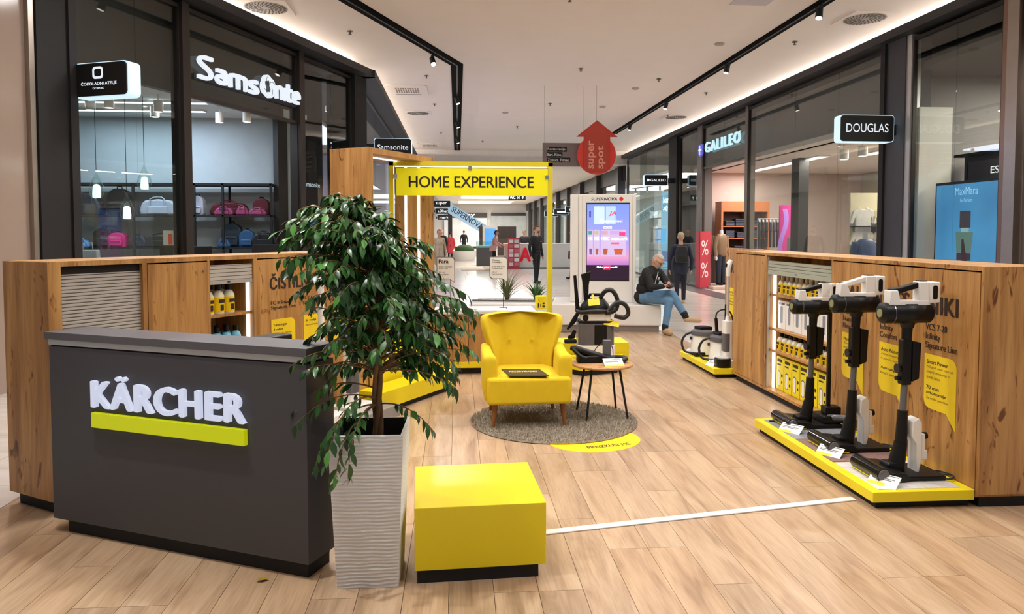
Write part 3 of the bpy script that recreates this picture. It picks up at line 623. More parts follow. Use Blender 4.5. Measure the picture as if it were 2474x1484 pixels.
# --- left cabinet
oL = Vector((-2.26, 4.21, 0)); aL = math.radians(31.4); RL = PI/2 - aL
ML = Matrix.Translation(oL) @ Matrix.Rotation(RL, 4, 'Z')
t = thing('wall_cabinet', 'long knotty oak cabinet behind the dark counter with closed grey shutter', 'cabinet', oL, RL)
D = 0.43
MB().box(0, 0.022, 0, D, 0.08, 1.432).obj('end_panel', OAK, t)
MB().box(0.0225, 2.80, 0.0, D, 1.405, 1.434).obj('top_board', OAK, t)
MB().box(0.022, 2.80, D - 0.02, D, 0.08, 1.405).obj('back_panel', OAK, t); MB().box(0.022, 2.80, 0.0, D - 0.02, 0.08, 0.11).obj('bottom_board', OAK, t)
MB().box(0.04, 2.78, 0.03, D - 0.03, 0, 0.08).obj('plinth', M_blackm, t)
for a, c in ((0.0225, 0.075), (0.582, 0.612), (1.071, 1.092), (1.482, 1.515)): MB().box(a, c, 0, D - 0.02, 0.11, 1.405).obj('upright', OAK, t)
MB().box(0.08, 0.585, 0.03, 0.05, 1.345, 1.405).obj('shutter_box', M_gap, t); shutter(t, 0.078, 0.582, 0.11, 1.36, 0.03, M_slat)
d_ = MB().box(0.616, 1.068, -0.002, 0.018, 0.112, 1.396).obj('door', OAK, t); MB().cyl((1.035, -0.008, 1.335), (1.035, -0.002, 1.335), 0.008, 0.008, 12).obj('lock', M_steel, d_)
shutter(t, 1.094, 1.48, 1.262, 1.37, 0.02, M_slat, 0.026); MB().box(1.094, 1.48, 0.01, 0.03, 1.235, 1.262).obj('shutter_rail', M_alu, t)
MB().box(1.25, 1.27, 0.005, 0.012, 1.245, 1.253).obj('keyhole', M_blackm, t)
for z in (1.0, 0.70, 0.42): MB().box(1.093, 1.48, 0.03, D - 0.02, z, z + 0.02).obj('shelf', OAK, t)
led_strip(t, 1.464, 1.481, 0.045, 0.065, 0.115, 1.235)
MB().box(1.516, 2.80, 0.0, 0.02, 0.11, 1.396).obj('text_panel', OAK, t)
txt('ČISTILNIKI TAL', M_ink, t, upright(1.64, -0.001, 1.165), 0.80, 0.118, 0.035, space=1.06)
txt('FC 8 Smart\nSignature Line', M_ink, t, upright(1.644, -0.001, 1.005), 0.26, 0.07, 0.0); txt('FCV 4\nNature Line', M_ink, t, upright(1.99, -0.001, 1.02), 0.2, 0.07, 0.0); txt('FC 7\nCordless', M_ink, t, upright(2.3, -0.001, 1.02), 0.2, 0.07, 0.0)
bubble(t, 1.645, 0.62, 0.25, 0.315, 0.08, [('Tehnologija', 1, .022, .14), ('4 valjev', 1, .022, .1), ('Brezkabelsko čiščenje', 0, .018, .19), ('', 0, .02, 0), ('70 min', 1, .022, .1)])
bubble(t, 1.99, 0.62, 0.25, 0.315, 0.08, [('S valji', 1, .022, .12), ('Naravni materiali', 0, .018, .18)]); bubble(t, 2.33, 0.62, 0.25, 0.315, 0.08, [('2 v 1', 1, .022, .1), ('Sesa in pomiva', 0, .018, .17)])
# --- oak portal with glass, beside the cabinet
t = thing('display_portal', 'tall oak portal frame with light strips and a glass back', 'partition', oL, RL)
MB().box(2.83, 2.90, 0, 0.44, 0, 2.362).obj('post', OAK, t); MB().box(3.83, 3.90, 0, 0.44, 0, 2.362).obj('post', OAK, t); MB().box(2.9, 3.83, 0, 0.44, 2.31, 2.362).obj('top_board', OAK, t)
MB().box(2.9, 3.83, 0.41, 0.42, 0.95, 2.31).obj('glass_pane', M_clear, t)
MB().box(2.9, 3.83, 0.05, 0.10, 0.0, 0.95).obj('yellow_panel', M_yel, t)
led_strip(t, 3.818, 3.83, 0.13, 0.15, 0.95, 2.31); led_strip(t, 3.818, 3.83, 0.29, 0.31, 0.95, 2.31); led_strip(t, 2.92, 3.81, 0.2, 0.215, 2.30, 2.31)
# --- yellow frame with the HOME EXPERIENCE panel
t = thing('sign_frame', 'yellow frame with a HOME EXPERIENCE sign panel', 'sign', (-0.67, 7.335, 0))
M_yelf = mat('frame_yellow', '#d9c815', 0.45)
MB().box(0, 0.045, 0, 0.12, 0, 2.30).obj('post', M_yelf, t); MB().box(1.595, 1.64, 0, 0.12, 0, 2.30).obj('post', M_yelf, t); MB().box(0, 1.64, 0, 0.12, 2.2605, 2.305).obj('top_beam', M_yelf, t)
led_strip(t, 0.045, 0.05, 0.05, 0.065, 0.05, 2.255); led_strip(t, 0.06, 1.59, 0.05, 0.062, 2.252, 2.2605, M_ledw)
p = MB().box(0.075, 1.59, 0.0, 0.012, 1.965, 2.235).obj('sign_panel', mat('sign_panel_yellow', '#d8cf00', 0.4, emit=0.3, ecol='#f0e400'), t)
txt('HOME EXPERIENCE', M_ink, p, upright(0.2, -0.001, 2.045), 1.245, 0.112, 0.016)
for x, z in ((0.06, 2.13), (0.8, 2.215), (1.575, 2.13)): MB().box(x - 0.012, x + 0.025, -0.012, 0.03, z, z + 0.045).obj('clip', M_chrome, t, bevel=0.003)
# --- low counter behind the armchair
t = thing('low_cabinet', 'low oak cabinet with white top behind the yellow armchair', 'cabinet', (-0.62, 8.15, 0))
W = 1.5
MB().box(0, W, 0.02, 0.5, 0.145, 0.68).obj('carcass', OAK, t); MB().box(0.03, W - 0.03, 0.05, 0.48, 0, 0.075).obj('plinth', M_blackm, t); MB().box(0, W, -0.01, 0.5, 0.075, 0.145).obj('yellow_base', M_yel, t)
MB().box(-0.01, W + 0.01, -0.01, 0.52, 0.68, 0.715).obj('white_top', M_white, t, bevel=0.003)
for i in range(4): MB().box(0.004 + i*W/4, (i + 1)*W/4 - 0.004, 0.0, 0.02, 0.15, 0.675).obj('door', OAK, t, bevel=0.002)
for i, (x, y, r, w, h) in enumerate(((-0.1, 8.3, 0.1, 0.21, 0.3), (0.16, 8.25, -0.2, 0.2, 0.14), (0.42, 8.27, 0.05, 0.3, 0.2))):
    b = MB().box(-w/2, w/2, -h/2, h/2, 0, 0.004 + 0.002*i); o = one(b, 'leaflet', M_paper, ('leaflet sheet at the left on the white counter', 'small leaflet in the middle of the white counter', 'wide leaflet beside the yellow tin on the white counter')[i], 'leaflet', 'leaflets on the white counter'); o.location = (x, y, 0.7155); o.rotation_euler.z = r
def stick_bubble(x, y, z0, label, head, body):
    t = thing('bubble_sign', label, 'sign', (x, y, z0))
    pts = [(a - 0.1, c) for a, c in bubble_poly(0.21, 0.26, 0.04)]
    MB().prism(pts, -0.003, 0.003, T(0, 0, 0.34) @ RX90).obj('rim', M_gtint, t); MB().prism([(a*0.93, 0.13 + (c - 0.13)*0.94) for a, c in pts], 0.003, 0.005, T(0, 0, 0.34) @ RX90).obj('face', M_paper, t)
    MB().cyl((0.06, 0.006, 0), (0.06, 0.006, 0.42), 0.004, 0.004, 8).obj('stick', M_blackm, t); MB().lathe([(0.05, 0), (0.05, 0.006), (0.008, 0.01)], 20, (0.06, 0.006, 0)).obj('foot', M_blackm, t)
    txt(head, M_ink, t, upright(-0.075, -0.0055, 0.525), 0.11, 0.045, 0.02, 0.0006); txt(body, M_gtint, t, upright(-0.075, -0.0055, 0.385), 0.15, 0.11, 0, 0.0006)
stick_bubble(0.48, 8.42, 0.716, 'white speech bubble sign on a stick above the spiky grass', 'Čisto\nveselje', 'za vaš dom in vrt\nv vsakem kotu\n\n100 m²\nčiste površine'); stick_bubble(-0.13, 8.42, 0.716, 'white speech bubble sign on a stick half hidden by the ficus', 'Para', 'brez kemije\nčisti vse\n\n50 m²\npovršine')
t = thing('printed_tin', 'yellow printed tin on the white counter', 'tin', (0.965, 8.32, 0.716))
MB().lathe([(0.001, 0), (0.066, 0), (0.066, 0.148), (0.062, 0.152), (0.001, 0.152)], 28).obj('can', M_yel, t, 40)
b = MB()
for i, (x, z, w, h) in enumerate(((-0.04, 0.02, 0.02, 0.05), (-0.012, 0.03, 0.014, 0.03), (0.012, 0.025, 0.026, 0.02), (-0.03, 0.1, 0.05, 0.02), (0.014, 0.06, 0.022, 0.018))):
    y = -math.sqrt(0.0665**2 - min(abs(x) + w, 0.06)**2) - 0.012; b.box(x, x + w, -0.0685 + abs(x)*0.25, -0.06, z, z + h)
b.obj('print', M_ink, t)
# --- right cabinet (local x runs from the far end towards the viewpoint)
oC = Vector((3.0, 7.69, 0)); RC = -PI/2
t = thing('wall_cabinet', 'long knotty oak cabinet with the stick vacuum display on the right', 'cabinet', oC, RC)
Dc = 0.46; Lc = 3.76; Hc = 1.402
MB().box(Lc - 0.022, Lc, 0, Dc, 0.08, Hc - 0.026).obj('end_panel', OAK, t); MB().box(0, 0.022, 0, Dc, 0.08, Hc - 0.026).obj('end_panel', OAK, t)
MB().box(0, Lc, 0, Dc, Hc - 0.026, Hc).obj('top_board', OAK, t); MB().box(0.022, Lc - 0.022, Dc - 0.02, Dc, 0.08, Hc - 0.026).obj('back_panel', OAK, t); MB().box(0.022, Lc - 0.022, 0, Dc - 0.02, 0.06, 0.085).obj('bottom_board', OAK, t)
MB().box(0.03, Lc - 0.03, 0.03, Dc - 0.03, 0, 0.06).obj('plinth', M_blackm, t)
for a, c in ((0.022, 0.06), (0.80, 0.835), (2.06, 2.085)): MB().box(a, c, 0, Dc - 0.02, 0.085, Hc - 0.026).obj('upright', OAK, t)
d_ = MB().box(0.063, 0.797, -0.002, 0.018, 0.09, Hc - 0.035).obj('door', OAK, t); MB().cyl((0.75, -0.008, 1.3), (0.75, -0.002, 1.3), 0.008, 0.008, 12).obj('lock', M_steel, d_)
MB().box(0.836, 0.85, 0.01, 0.03, 0.09, 1.36).obj('shutter_guide', M_alu, t); MB().box(2.046, 2.06, 0.01, 0.03, 0.09, 1.36).obj('shutter_guide', M_alu, t)
M_slat2 = mat('shutter_grey_green', '#a2a596', 0.5)
shutter(t, 0.85, 2.046, 1.235, 1.325, 0.02, M_slat2, 0.03); MB().box(0.85, 2.046, 0.008, 0.03, 1.195, 1.235).obj('shutter_rail', M_slat2, t); MB().box(1.43, 1.44, 0.004, 0.01, 1.215, 1.225).obj('keyhole', M_blackm, t)
for z in (0.985, 0.655, 0.445): MB().box(0.836, 2.06, 0.04, Dc - 0.02, z, z + 0.02).obj('shelf', OAK, t)
led_strip(t, 0.86, 0.875, 0.06, 0.085, 0.09, 1.2); led_strip(t, 2.03, 2.044, 0.06, 0.085, 0.09, 1.2)
MB().box(2.088, Lc - 0.03, 0.0, 0.02, 0.09, Hc - 0.035).obj('text_panel', OAK, t)
txt('PALIČNI SESALNIKI', M_ink, t, upright(2.26, -0.001, 1.085), 1.29, 0.15, 0.035, space=1.06)
txt('VCS 5\nNano\nFlex', M_ink, t, upright(2.25, -0.001, 0.86), 0.16, 0.15, 0.0); txt('VCS 5-24\nInfinity\nComfort', M_ink, t, upright(2.75, -0.001, 0.86), 0.22, 0.15, 0.0); txt('VCS 7-28\nInfinity\nSignature Line', M_ink, t, upright(3.255, -0.001, 0.85), 0.30, 0.17, 0.0)
L1 = [('Smart Power', 1, .024, .2), ('Prilagodi moč vrsti tal,', 0, .02, .25), ('stopnji umazanije in', 0, .02, .22), ('številu bitov', 0, .02, .13), ('', 0, .02, 0), ('70 min', 1, .024, .12), ('avtonomije', 1, .024, .19), ('Za velike površine', 0, .02, .21)]
bubble(t, 3.255, 0.48, 0.30, 0.345, 0.09, L1); bubble(t, 2.75, 0.48, 0.30, 0.345, 0.09, [('Auto Boost', 1, .024, .2), ('Zazna umazanijo', 0, .02, .22), ('in poveča moč', 0, .02, .2), ('', 0, .02, 0), ('Anti-tangle', 1, .024, .2), ('Krtača brez las', 0, .02, .2)]); bubble(t, 2.25, 0.48, 0.30, 0.345, 0.09, [('Flex cev', 1, .024, .16), ('Zlahka pod', 0, .02, .2), ('pohištvom', 0, .02, .2), ('', 0, .02, 0), ('Komplet', 1, .024, .16), ('Za vse površine', 0, .02, .2)])
# far set-back panel of the same stand
t = thing('wall_panel', 'set-back oak panel at the far end of the right cabinet', 'panel', (3.4, 9.0, 0), RC)
MB().box(0, 1.3, 0, 0.06, 0.06, 1.402).obj('board', OAK, t); MB().box(0.02, 1.28, 0.01, 0.05, 0, 0.06).obj('plinth', M_blackm, t)
txt('PARNI ČISTILNIKI', M_ink, t, upright(0.04, -0.001, 1.1), 1.1, 0.14, 0.035); bubble(t, 0.06, 0.55, 0.3, 0.36, 0.08, [('Para', 1, .03, .2), ('Brez kemije', 0, .025, .22), ('čisti', 0, .025, .2), ('Hitro', 1, .03, .2), ('segrevanje', 0, .025, .2)])
# ================================================================== PODIUMS AND PRODUCTS
def podium(name, label, loc, rz, w, d, h, inset=0.04):
    t = thing(name, label, 'podium', loc, rz)
    MB().box(0, w, 0, d, 0.045, h).obj('deck', M_yel, t, bevel=0.003); MB().box(inset, w - 0.01, inset, d - 0.01, 0, 0.045).obj('plinth', M_blackm, t); return t
PT = 0.105
t = podium('display_podium', 'long flat yellow podium carrying the stick vacuums', (2.38, 3.95, 0), 0, 0.615, 1.67, PT)
wt = mat('white_mosaic_tile', '#d8d4d0', 0.3, var=0.12, vscale=20)
tm_ = MB().box(0.002, 0.098, 0.002, 0.098, 0, 0.003).mesh('mosaic_tile', wt)
for i in range(5):
    for j in range(5): link('mosaic_tile', tm_, t, (0.055 + i*0.1, 0.04 + j*0.1, PT))
MB().box(0.055, 0.555, 0.55, 1.06, PT, PT + 0.004).obj('carpet_sample', mat('mottled_carpet', '#8d6f6b', 0.95, var=0.5, vscale=120, bump=0.8, bscale=300), t)
for i in range(5): MB().box(0.055 + i*0.1, 0.153 + i*0.1, 1.07, 1.62, PT, PT + 0.004).obj('board_sample', mat('grey_board', '#8a8c94', 0.35), t)
def smoothprism(poly, a, b, M, name, m, parent, bevel=0.006): return MB().prism(poly, a, b, M).obj(name, m, parent, 40, bevel, 3)
XZ = RX90            # outline in xz, extruded along y (prism a..b maps to -y)
def stick_vac(label, loc, rz, sc_=1.0, dark_grip=False, bracket=True, stand=False):
    t = thing('stick_vacuum', label, 'vacuum cleaner', loc, rz); t.scale = (1, 1, sc_)
    MB().box(-0.10, 0.2, -0.13, 0.13, 0, 0.03).obj('dock_plate', M_black, t, bevel=0.008)
    h_ = smoothprism([(-0.22, 0.008), (-0.05, 0.008), (-0.035, 0.03), (-0.07, 0.055), (-0.15, 0.062), (-0.22, 0.06)], -0.15, 0.15, XZ, 'floor_head', M_black, t, 0.006); MB().box(-0.236, -0.10, -0.1505, 0.1505, 0.006, 0.012).obj('accent_line', M_yel, h_)
    MB().cyl((-0.205, -0.148, 0.047), (-0.205, 0.148, 0.047), 0.044, 0.044, 26).obj('roller_window', mat('roller_gloss', '#0f0e0d', 0.12), h_, 40)
    for y in (-0.149, 0.149): MB().cyl((-0.205, y, 0.047), (-0.205, y*1.03, 0.047), 0.036, 0.033, 18).obj('roller_cap', M_gtint, h_, 40)
    MB().cyl((-0.045, 0, 0.02), (-0.012, 0, 0.2), 0.052, 0.038, 18).obj('neck_joint', M_black, t, 40); MB().box(-0.12, -0.03, -0.05, 0.05, 0.02, 0.085).obj('head_bridge', M_black, t, bevel=0.012)
    MB().cyl((-0.012, 0, 0.16), (-0.004, 0, 0.4), 0.036, 0.03, 16).obj('lower_sleeve', M_black, t, 40)
    MB().cyl((-0.004, 0, 0.38), (0.008, 0, 0.7), 0.02, 0.02, 14).obj('tube', M_gtint, t, 40)
    c = MB().box(-0.028, 0.032, -0.028, 0.028, 0.56, 0.84).obj('clip_holder', M_black, t, bevel=0.008)
    MB().prism([(0.03, 0.58), (0.075, 0.60), (0.085, 0.82), (0.03, 0.83)], -0.035, 0.035, XZ).obj('crevice_tool', M_black, c, bevel=0.005); MB().cyl((-0.05, 0.0, 0.66), (-0.03, 0, 0.66), 0.03, 0.02, 12).obj('dust_brush', M_rubber, c); MB().cyl((-0.055, 0, 0.6), (-0.02, 0, 0.6), 0.014, 0.014, 10).obj('clip_pin', M_black, c)
    MB().cyl((0.008, 0, 0.82), (0.012, 0, 0.93), 0.028, 0.032, 14).obj('upper_sleeve', M_black, t, 40); MB().cyl((0.012, 0, 0.91), (0.01, 0, 0.99), 0.036, 0.058, 16).obj('collar', M_black, t, 40)
    MX = Matrix.Rotation(PI/2, 4, 'Y')
    m_ = MB().lathe([(0.001, -0.165), (0.048, -0.163), (0.064, -0.15), (0.064, -0.03), (0.068, -0.02), (0.068, 0.05), (0.062, 0.06), (0.062, 0.14), (0.045, 0.158), (0.001, 0.16)], 28, (0.0, 0, 1.0), MX).obj('motor_cylinder', M_black, t, 40)
    MB().lathe([(0.001, -0.1685), (0.026, -0.168), (0.026, -0.16), (0.001, -0.16)], 22, (0.0, 0, 1.0), MX).obj('badge', mat('badge_olive', '#8d9160', 0.4), m_); MB().lathe([(0.058, -0.1), (0.0655, -0.1), (0.0655, -0.095), (0.058, -0.095)], 24, (0, 0, 1.0), MX).obj('seam_ring', M_gtint, m_)
    g = M_black if dark_grip else M_whitep
    smoothprism([(-0.125, 1.045), (0.135, 1.045), (0.135, 1.08), (0.05, 1.078), (-0.055, 1.078), (-0.072, 1.14), (-0.12, 1.14)], -0.036, 0.036, XZ, 'handle_base', M_whitep, t)
    smoothprism([(-0.085, 1.118), (-0.04, 1.124), (0.075, 1.156), (0.075, 1.192), (-0.05, 1.155), (-0.115, 1.144)], -0.024, 0.024, XZ, 'grip', g, t)
    smoothprism([(0.06, 1.07), (0.14, 1.07), (0.14, 1.192), (0.06, 1.192)], -0.034, 0.034, XZ, 'handle_back', M_whitep, t)
    bt = smoothprism([(0.125, 1.06), (0.19, 1.065), (0.19, 1.19), (0.125, 1.19)], -0.042, 0.042, XZ, 'battery', M_whitep, t); MB().prism(rrect(0.142, 0.172, 1.085, 1.17, 0.012), 0.0422, 0.044, XZ).obj('release_button', M_black, bt); MB().box(0.07, 0.12, -0.02, 0.02, 1.192, 1.199).obj('power_button', M_black, t)
    MB().lathe([(0.001, 0), (0.024, 0), (0.022, 0.006), (0.001, 0.007)], 16, (-0.095, 0, 1.141)).obj('display', M_black, t)
    if bracket:
        smoothprism([(0.035, 0.34), (0.075, 0.36), (0.095, 0.33), (0.098, 0.1), (0.082, 0.02), (0.062, 0.02), (0.062, 0.2), (0.03, 0.25)], -0.045, 0.045, XZ, 'wall_bracket', M_whitep, t); MB().box(0.095, 0.135, -0.04, 0.04, 0.10, 0.16).obj('bracket_step', M_whitep, t, bevel=0.004); MB().box(0.095, 0.12, -0.04, 0.04, 0.16, 0.26).obj('bracket_step', M_whitep, t, bevel=0.004); MB().cyl((0.12, 0, 0.24), (0.15, 0, 0.24), 0.022, 0.022, 14).obj('bracket_knob', M_black, t)
        MB().tube(curve([(0.16, -0.1, 0.012), (0.22, -0.14, 0.014), (0.27, -0.08, 0.014), (0.24, 0.0, 0.014), (0.19, -0.03, 0.02), (0.23, -0.1, 0.026)]), 0.006, 6).obj('cable', M_rubber, t)
    if stand:
        MB().box(0.13, 0.155, -0.012, 0.012, 0.03, 0.93).obj('stand_pole', M_black, t); MB().box(0.0, 0.155, -0.01, 0.01, 0.93, 0.945).obj('stand_arm', M_black, t)
        MB().box(0.06, 0.23, -0.1, 0.1, 0.03, 0.09).obj('nozzle_tray', M_black, t, bevel=0.01); MB().tube([(0.12, -0.05, 0.07), (0.2, -0.15, 0.09), (0.22, -0.26, 0.07)], [0.03, 0.028, 0.035], 12).obj('pet_nozzle', M_gtint, t, 50); MB().box(0.1, 0.22, -0.06, 0.04, 0.09, 0.16).obj('hand_brush', M_black, t, bevel=0.012)
    return t
stick_vac('nearest white and black stick vacuum, with a dark grip', (2.73, 4.23, PT + 0.003), 0, 1.0, True)
stick_vac('middle stick vacuum with an all-white handle', (2.73, 4.80, PT + 0.004), 0, 1.0, False)
stick_vac('farthest, smaller stick vacuum in front of the lit shelf', (2.73, 5.40, PT + 0.004), 0, 0.92, True, False, True)
def price_card(label, loc, rz, w=0.15, group='price cards on the podiums', yellow=True):
    t = thing('price_card', label, 'price card', loc, rz, group)
    a = 0.6; M = Matrix.Rotation(a, 4, 'X')
    MB().box(-w/2, w/2, 0, 0.0015, 0, 0.095, M=T(0, -0.055, 0.0) @ Matrix.Rotation(-0.95, 4, 'X')).obj('front_leaf', M_paper, t)
    MB().box(-w/2, w/2, 0, 0.0015, -0.062, 0.0, M=T(0, 0.0215, 0.055) @ Matrix.Rotation(0.25, 4, 'X')).obj('back_leaf', M_clear, t)
    Mf = T(0, -0.055, 0.0) @ Matrix.Rotation(-0.95, 4, 'X')
    if yellow: MB().box(-w/2 + .001, w*0.1, -0.0012, -0.0002, 0.0, 0.028, M=Mf).obj('price_patch', M_yel, t)
    b = MB()
    for k, (x0, x1, z) in enumerate(((-0.4, 0.1, 0.078), (-0.4, 0.35, 0.06), (-0.4, 0.25, 0.05), (0.1, 0.42, 0.084))): b.box(x0*w, x1*w, -0.0012, -0.0002, z, z + 0.004, M=Mf)
    b.obj('print', M_gtint, t); return t
price_card('price card in front of the nearest stick vacuum', (2.53, 4.08, PT), -PI/2 + 0.6, 0.17); price_card('price card in front of the middle stick vacuum', (2.50, 4.65, PT), -PI/2 + 0.6, 0.17); price_card('price card in front of the farthest stick vacuum', (2.50, 5.22, PT), -PI/2 + 0.6, 0.17)
b = MB().box(0, 0.2, 0, 0.025, 0, 0.012); o = one(b, 'crevice_nozzle', M_black, 'thin black nozzle lying at the far end of the vacuum podium', 'nozzle', bevel=0.004); o.location = (2.45, 5.5, PT); o.rotation_euler.z = -0.3
# --- shelf goods
def world(M, p): return M @ Vector(p)
MC = Matrix.Translation(oC) @ Matrix.Rotation(RC, 4, 'Z')
def make_bottle(name, label, cat, group, r, h, body, lab, cap, flat=1.0):
    t = thing(name, label, cat, (0, 0, 0), 0, group)
    MB().lathe([(0.001, 0), (r*0.95, 0), (r, 0.006), (r, h*0.62), (r*0.72, h*0.76), (r*0.42, h*0.8), (r*0.42, h*0.82)], 16, M=Matrix.Diagonal((1, flat, 1, 1))).obj('body', body, t, 40)
    MB().lathe([(r*1.01, h*0.06), (r*1.015, h*0.07), (r*1.015, h*0.56), (r*1.01, h*0.57)], 16, M=Matrix.Diagonal((1, flat, 1, 1))).obj('label_band', lab, t, 40)
    MB().lathe([(r*0.5, h*0.81), (r*0.5, h), (0.001, h)], 14).obj('cap', cap, t, 40)
    b = MB(); b.box(-r*0.55, r*0.5, -r*1.04*flat, -r*0.9*flat, h*0.38, h*0.5); b.box(-r*0.3, r*0.3, -r*1.06*flat, -r*0.9*flat, h*0.12, h*0.32); b.obj('print', M_ink, t)
    return t
def place(t0, first, M, x, y, z, rz, sc=None):
    o = t0 if first else copy_tree(t0)
    o.location = M @ Vector((x, y, z)); o.rotation_euler = (0, 0, rz); return o
M_lq = mat('pale_bottle_plastic', '#e8e3c8', 0.3); M_lab = mat('bottle_label_yellow', '#f2cf00', 0.5); M_cyan = mat('cyan_liquid_bottle', '#6fb7cf', 0.25); M_capw = mat('bottle_cap_grey', '#c9c2b4', 0.4)
b0 = make_bottle('cleaner_bottle', 'small yellow cleaner bottle on the top shelf of the right cabinet', 'bottle', 'bottles on the top shelf of the right cabinet', 0.04, 0.175, M_lq, M_lab, M_capw)
for i in range(12): place(b0, i == 0, MC, 0.94 + i*0.093, 0.12 + 0.006*(i % 2), 1.005, RC)['label'] = 'small yellow cleaner bottle, %s from left on the right cabinet top shelf' % ORD[i]
b1 = make_bottle('cleaner_bottle', 'yellow cleaner bottle with black cap on the middle shelf of the right cabinet', 'bottle', 'black capped bottles in the right cabinet', 0.04, 0.165, M_lq, M_lab, M_black)
k = 0
for i in range(11): place(b1, i == 0, MC, 0.95 + i*0.098, 0.11, 0.465, RC)['label'] = 'black capped yellow bottle, %s from left on the right cabinet third shelf' % ORD[i]
def make_box(name, label, cat, group, w, h, d, m, printer):
    t = thing(name, label, cat, (0, 0, 0), 0, group)
    MB().box(-w/2, w/2, 0, d, 0, h).obj('carton', m, t, bevel=0.002); printer(t, w, h); return t
def pr_white(t, w, h):
    MB().prism(rrect(-w*0.2, w*0.12, h*0.2, h*0.8, w*0.1), 0.0003, 0.0012, XZ).obj('printed_device', mat('device_print_grey', '#8b93a0', 0.5), t); MB().box(-w*0.4, w*0.4, -0.0012, 0, h*0.86, h*0.93).obj('print', M_gtint, t)
def pr_yel(t, w, h):
    MB().prism(rrect(-w*0.3, w*0.02, h*0.12, h*0.55, w*0.12), 0.0003, 0.0012, XZ).obj('printed_device', M_paper, t)
    MB().prism(rrect(-w*0.34, w*0.06, h*0.1, h*0.58, w*0.14), 0.0001, 0.0006, XZ).obj('printed_outline', M_gtint, t)
    b = MB(); b.box(-w*0.4, w*0.3, -0.0012, 0, h*0.84, h*0.93); b.box(-w*0.4, w*0.1, -0.0012, 0, h*0.74, h*0.78); b.cyl((w*0.28, -0.0012, h*0.45), (w*0.28, 0, h*0.45), w*0.11, w*0.11, 14); b.cyl((w*0.28, -0.0012, h*0.25), (w*0.28, 0, h*0.25), w*0.09, w*0.09, 14); b.obj('print', M_ink, t)
x0 = make_box('white_carton', 'tall white product carton on the second shelf of the right cabinet', 'carton', 'white cartons in the right cabinet', 0.155, 0.27, 0.2, M_paper, pr_white)
for i in range(7): place(x0, i == 0, MC, 0.965 + i*0.162, 0.1, 0.675, RC)['label'] = 'tall white product carton, %s from left on the right cabinet second shelf' % ORD[i]
x1 = make_box('yellow_carton', 'tall yellow product carton on the bottom shelf of the right cabinet', 'carton', 'yellow cartons in the right cabinet', 0.15, 0.32, 0.22, mat('carton_yellow', '#eedd10', 0.45, var=0.02), pr_yel)
for i in range(7): place(x1, i == 0, MC, 0.97 + i*0.162, 0.09, 0.086, RC)['label'] = 'tall yellow product carton, %s from left at the right cabinet bottom' % ORD[i]
b2 = make_bottle('cleaner_bottle', 'yellow labelled bottle with black cap on the upper left cabinet shelf', 'bottle', 'bottles on the upper shelf of the left cabinet', 0.042, 0.205, M_lq, M_lab, M_black)
k = 0
for y in (0.1, 0.2):
    for i in range(3): place(b2, k == 0, ML, 1.15 + i*0.092 + 0.02*(y > 0.15), y, 1.02, RL)['label'] = 'yellow labelled bottle, %s in the %s row of the upper left shelf' % (ORD[i], 'front' if y < 0.15 else 'back'); k += 1
b3 = make_bottle('cleaner_bottle', 'light blue bottle with black cap on the lower left cabinet shelf', 'bottle', 'blue bottles on the lower shelf of the left cabinet', 0.038, 0.2, M_cyan, mat('label_two_tone', '#d9c93a', 0.5), M_black)
k = 0
for y in (0.1, 0.2):
    for i in range(4): place(b3, k == 0, ML, 1.14 + i*0.085, y, 0.72, RL)['label'] = 'light blue bottle, %s in the %s row of the lower left shelf' % (ORD[i], 'front' if y < 0.15 else 'back'); k += 1
# --- things standing behind the left counter
MLs = ML
t = thing('display_podium', 'narrow yellow podium along the foot of the oak portal', 'podium', ML @ Vector((2.66, -0.26, 0)), RL)
MB().box(0, 1.22, 0, 0.255, 0.05, 0.2).obj('deck', M_yel, t, bevel=0.003); MB().box(0.03, 1.19, 0.03, 0.25, 0, 0.05).obj('plinth', M_blackm, t)
t = thing('display_podium', 'grey podium behind the counter carrying the upright floor cleaners', 'podium', ML @ Vector((1.56, -0.46, 0)), RL)
MB().box(0, 1.09, 0, 0.45, 0.03, 0.13).obj('deck', mat('podium_grey', '#8f8a88', 0.45), t, bevel=0.003); MB().box(0.03, 1.06, 0.03, 0.44, 0, 0.03).obj('plinth', M_blackm, t)
def floor_cleaner(label, loc, rz, h=1.2, tank=M_gtint, pole_m=M_grey, pr_=0.017):
    t = thing('floor_cleaner', label, 'floor cleaner', loc, rz)
    MB().prism(rrect(-0.15, 0.15, -0.12, 0.10, 0.03), 0, 0.07).obj('floor_head', M_whitep, t, bevel=0.008); MB().box(-0.14, 0.14, -0.11, -0.03, 0.0, 0.05).obj('roller', mat('roller_fabric', '#8b8a86', 0.95), t)
    MB().prism(rrect(-0.055, 0.055, -0.05, 0.05, 0.025), 0.07, 0.5).obj('body', M_whitep, t, 40); MB().prism(rrect(-0.058, 0.058, -0.055, 0.02, 0.025), 0.16, 0.36).obj('water_tank', tank, t, 40); MB().cyl((0, 0, 0.5), (0, 0, 0.56), 0.03, 0.022, 16).obj('collar', M_whitep, t, 40)
    MB().cyl((0, 0, 0.56), (0, 0, h - 0.16), pr_, pr_, 14).obj('pole', pole_m, t, 40); MB().tube([(0, 0, h - 0.18), (0, 0.0, h - 0.1), (0, 0.012, h - 0.03), (0, 0.03, h)], [0.022, 0.026, 0.03, 0.02], 14).obj('grip', M_whitep, t, 50); MB().box(-0.012, 0.012, -0.03, -0.012, h - 0.075, h - 0.035).obj('switch', M_black, t)
    return t
floor_cleaner('white upright floor cleaner with its pole before the ČISTILNIKI lettering', tuple(ML @ Vector((1.86, -0.30, 0.131))), RL, 1.32, pole_m=M_whitep, pr_=0.024)
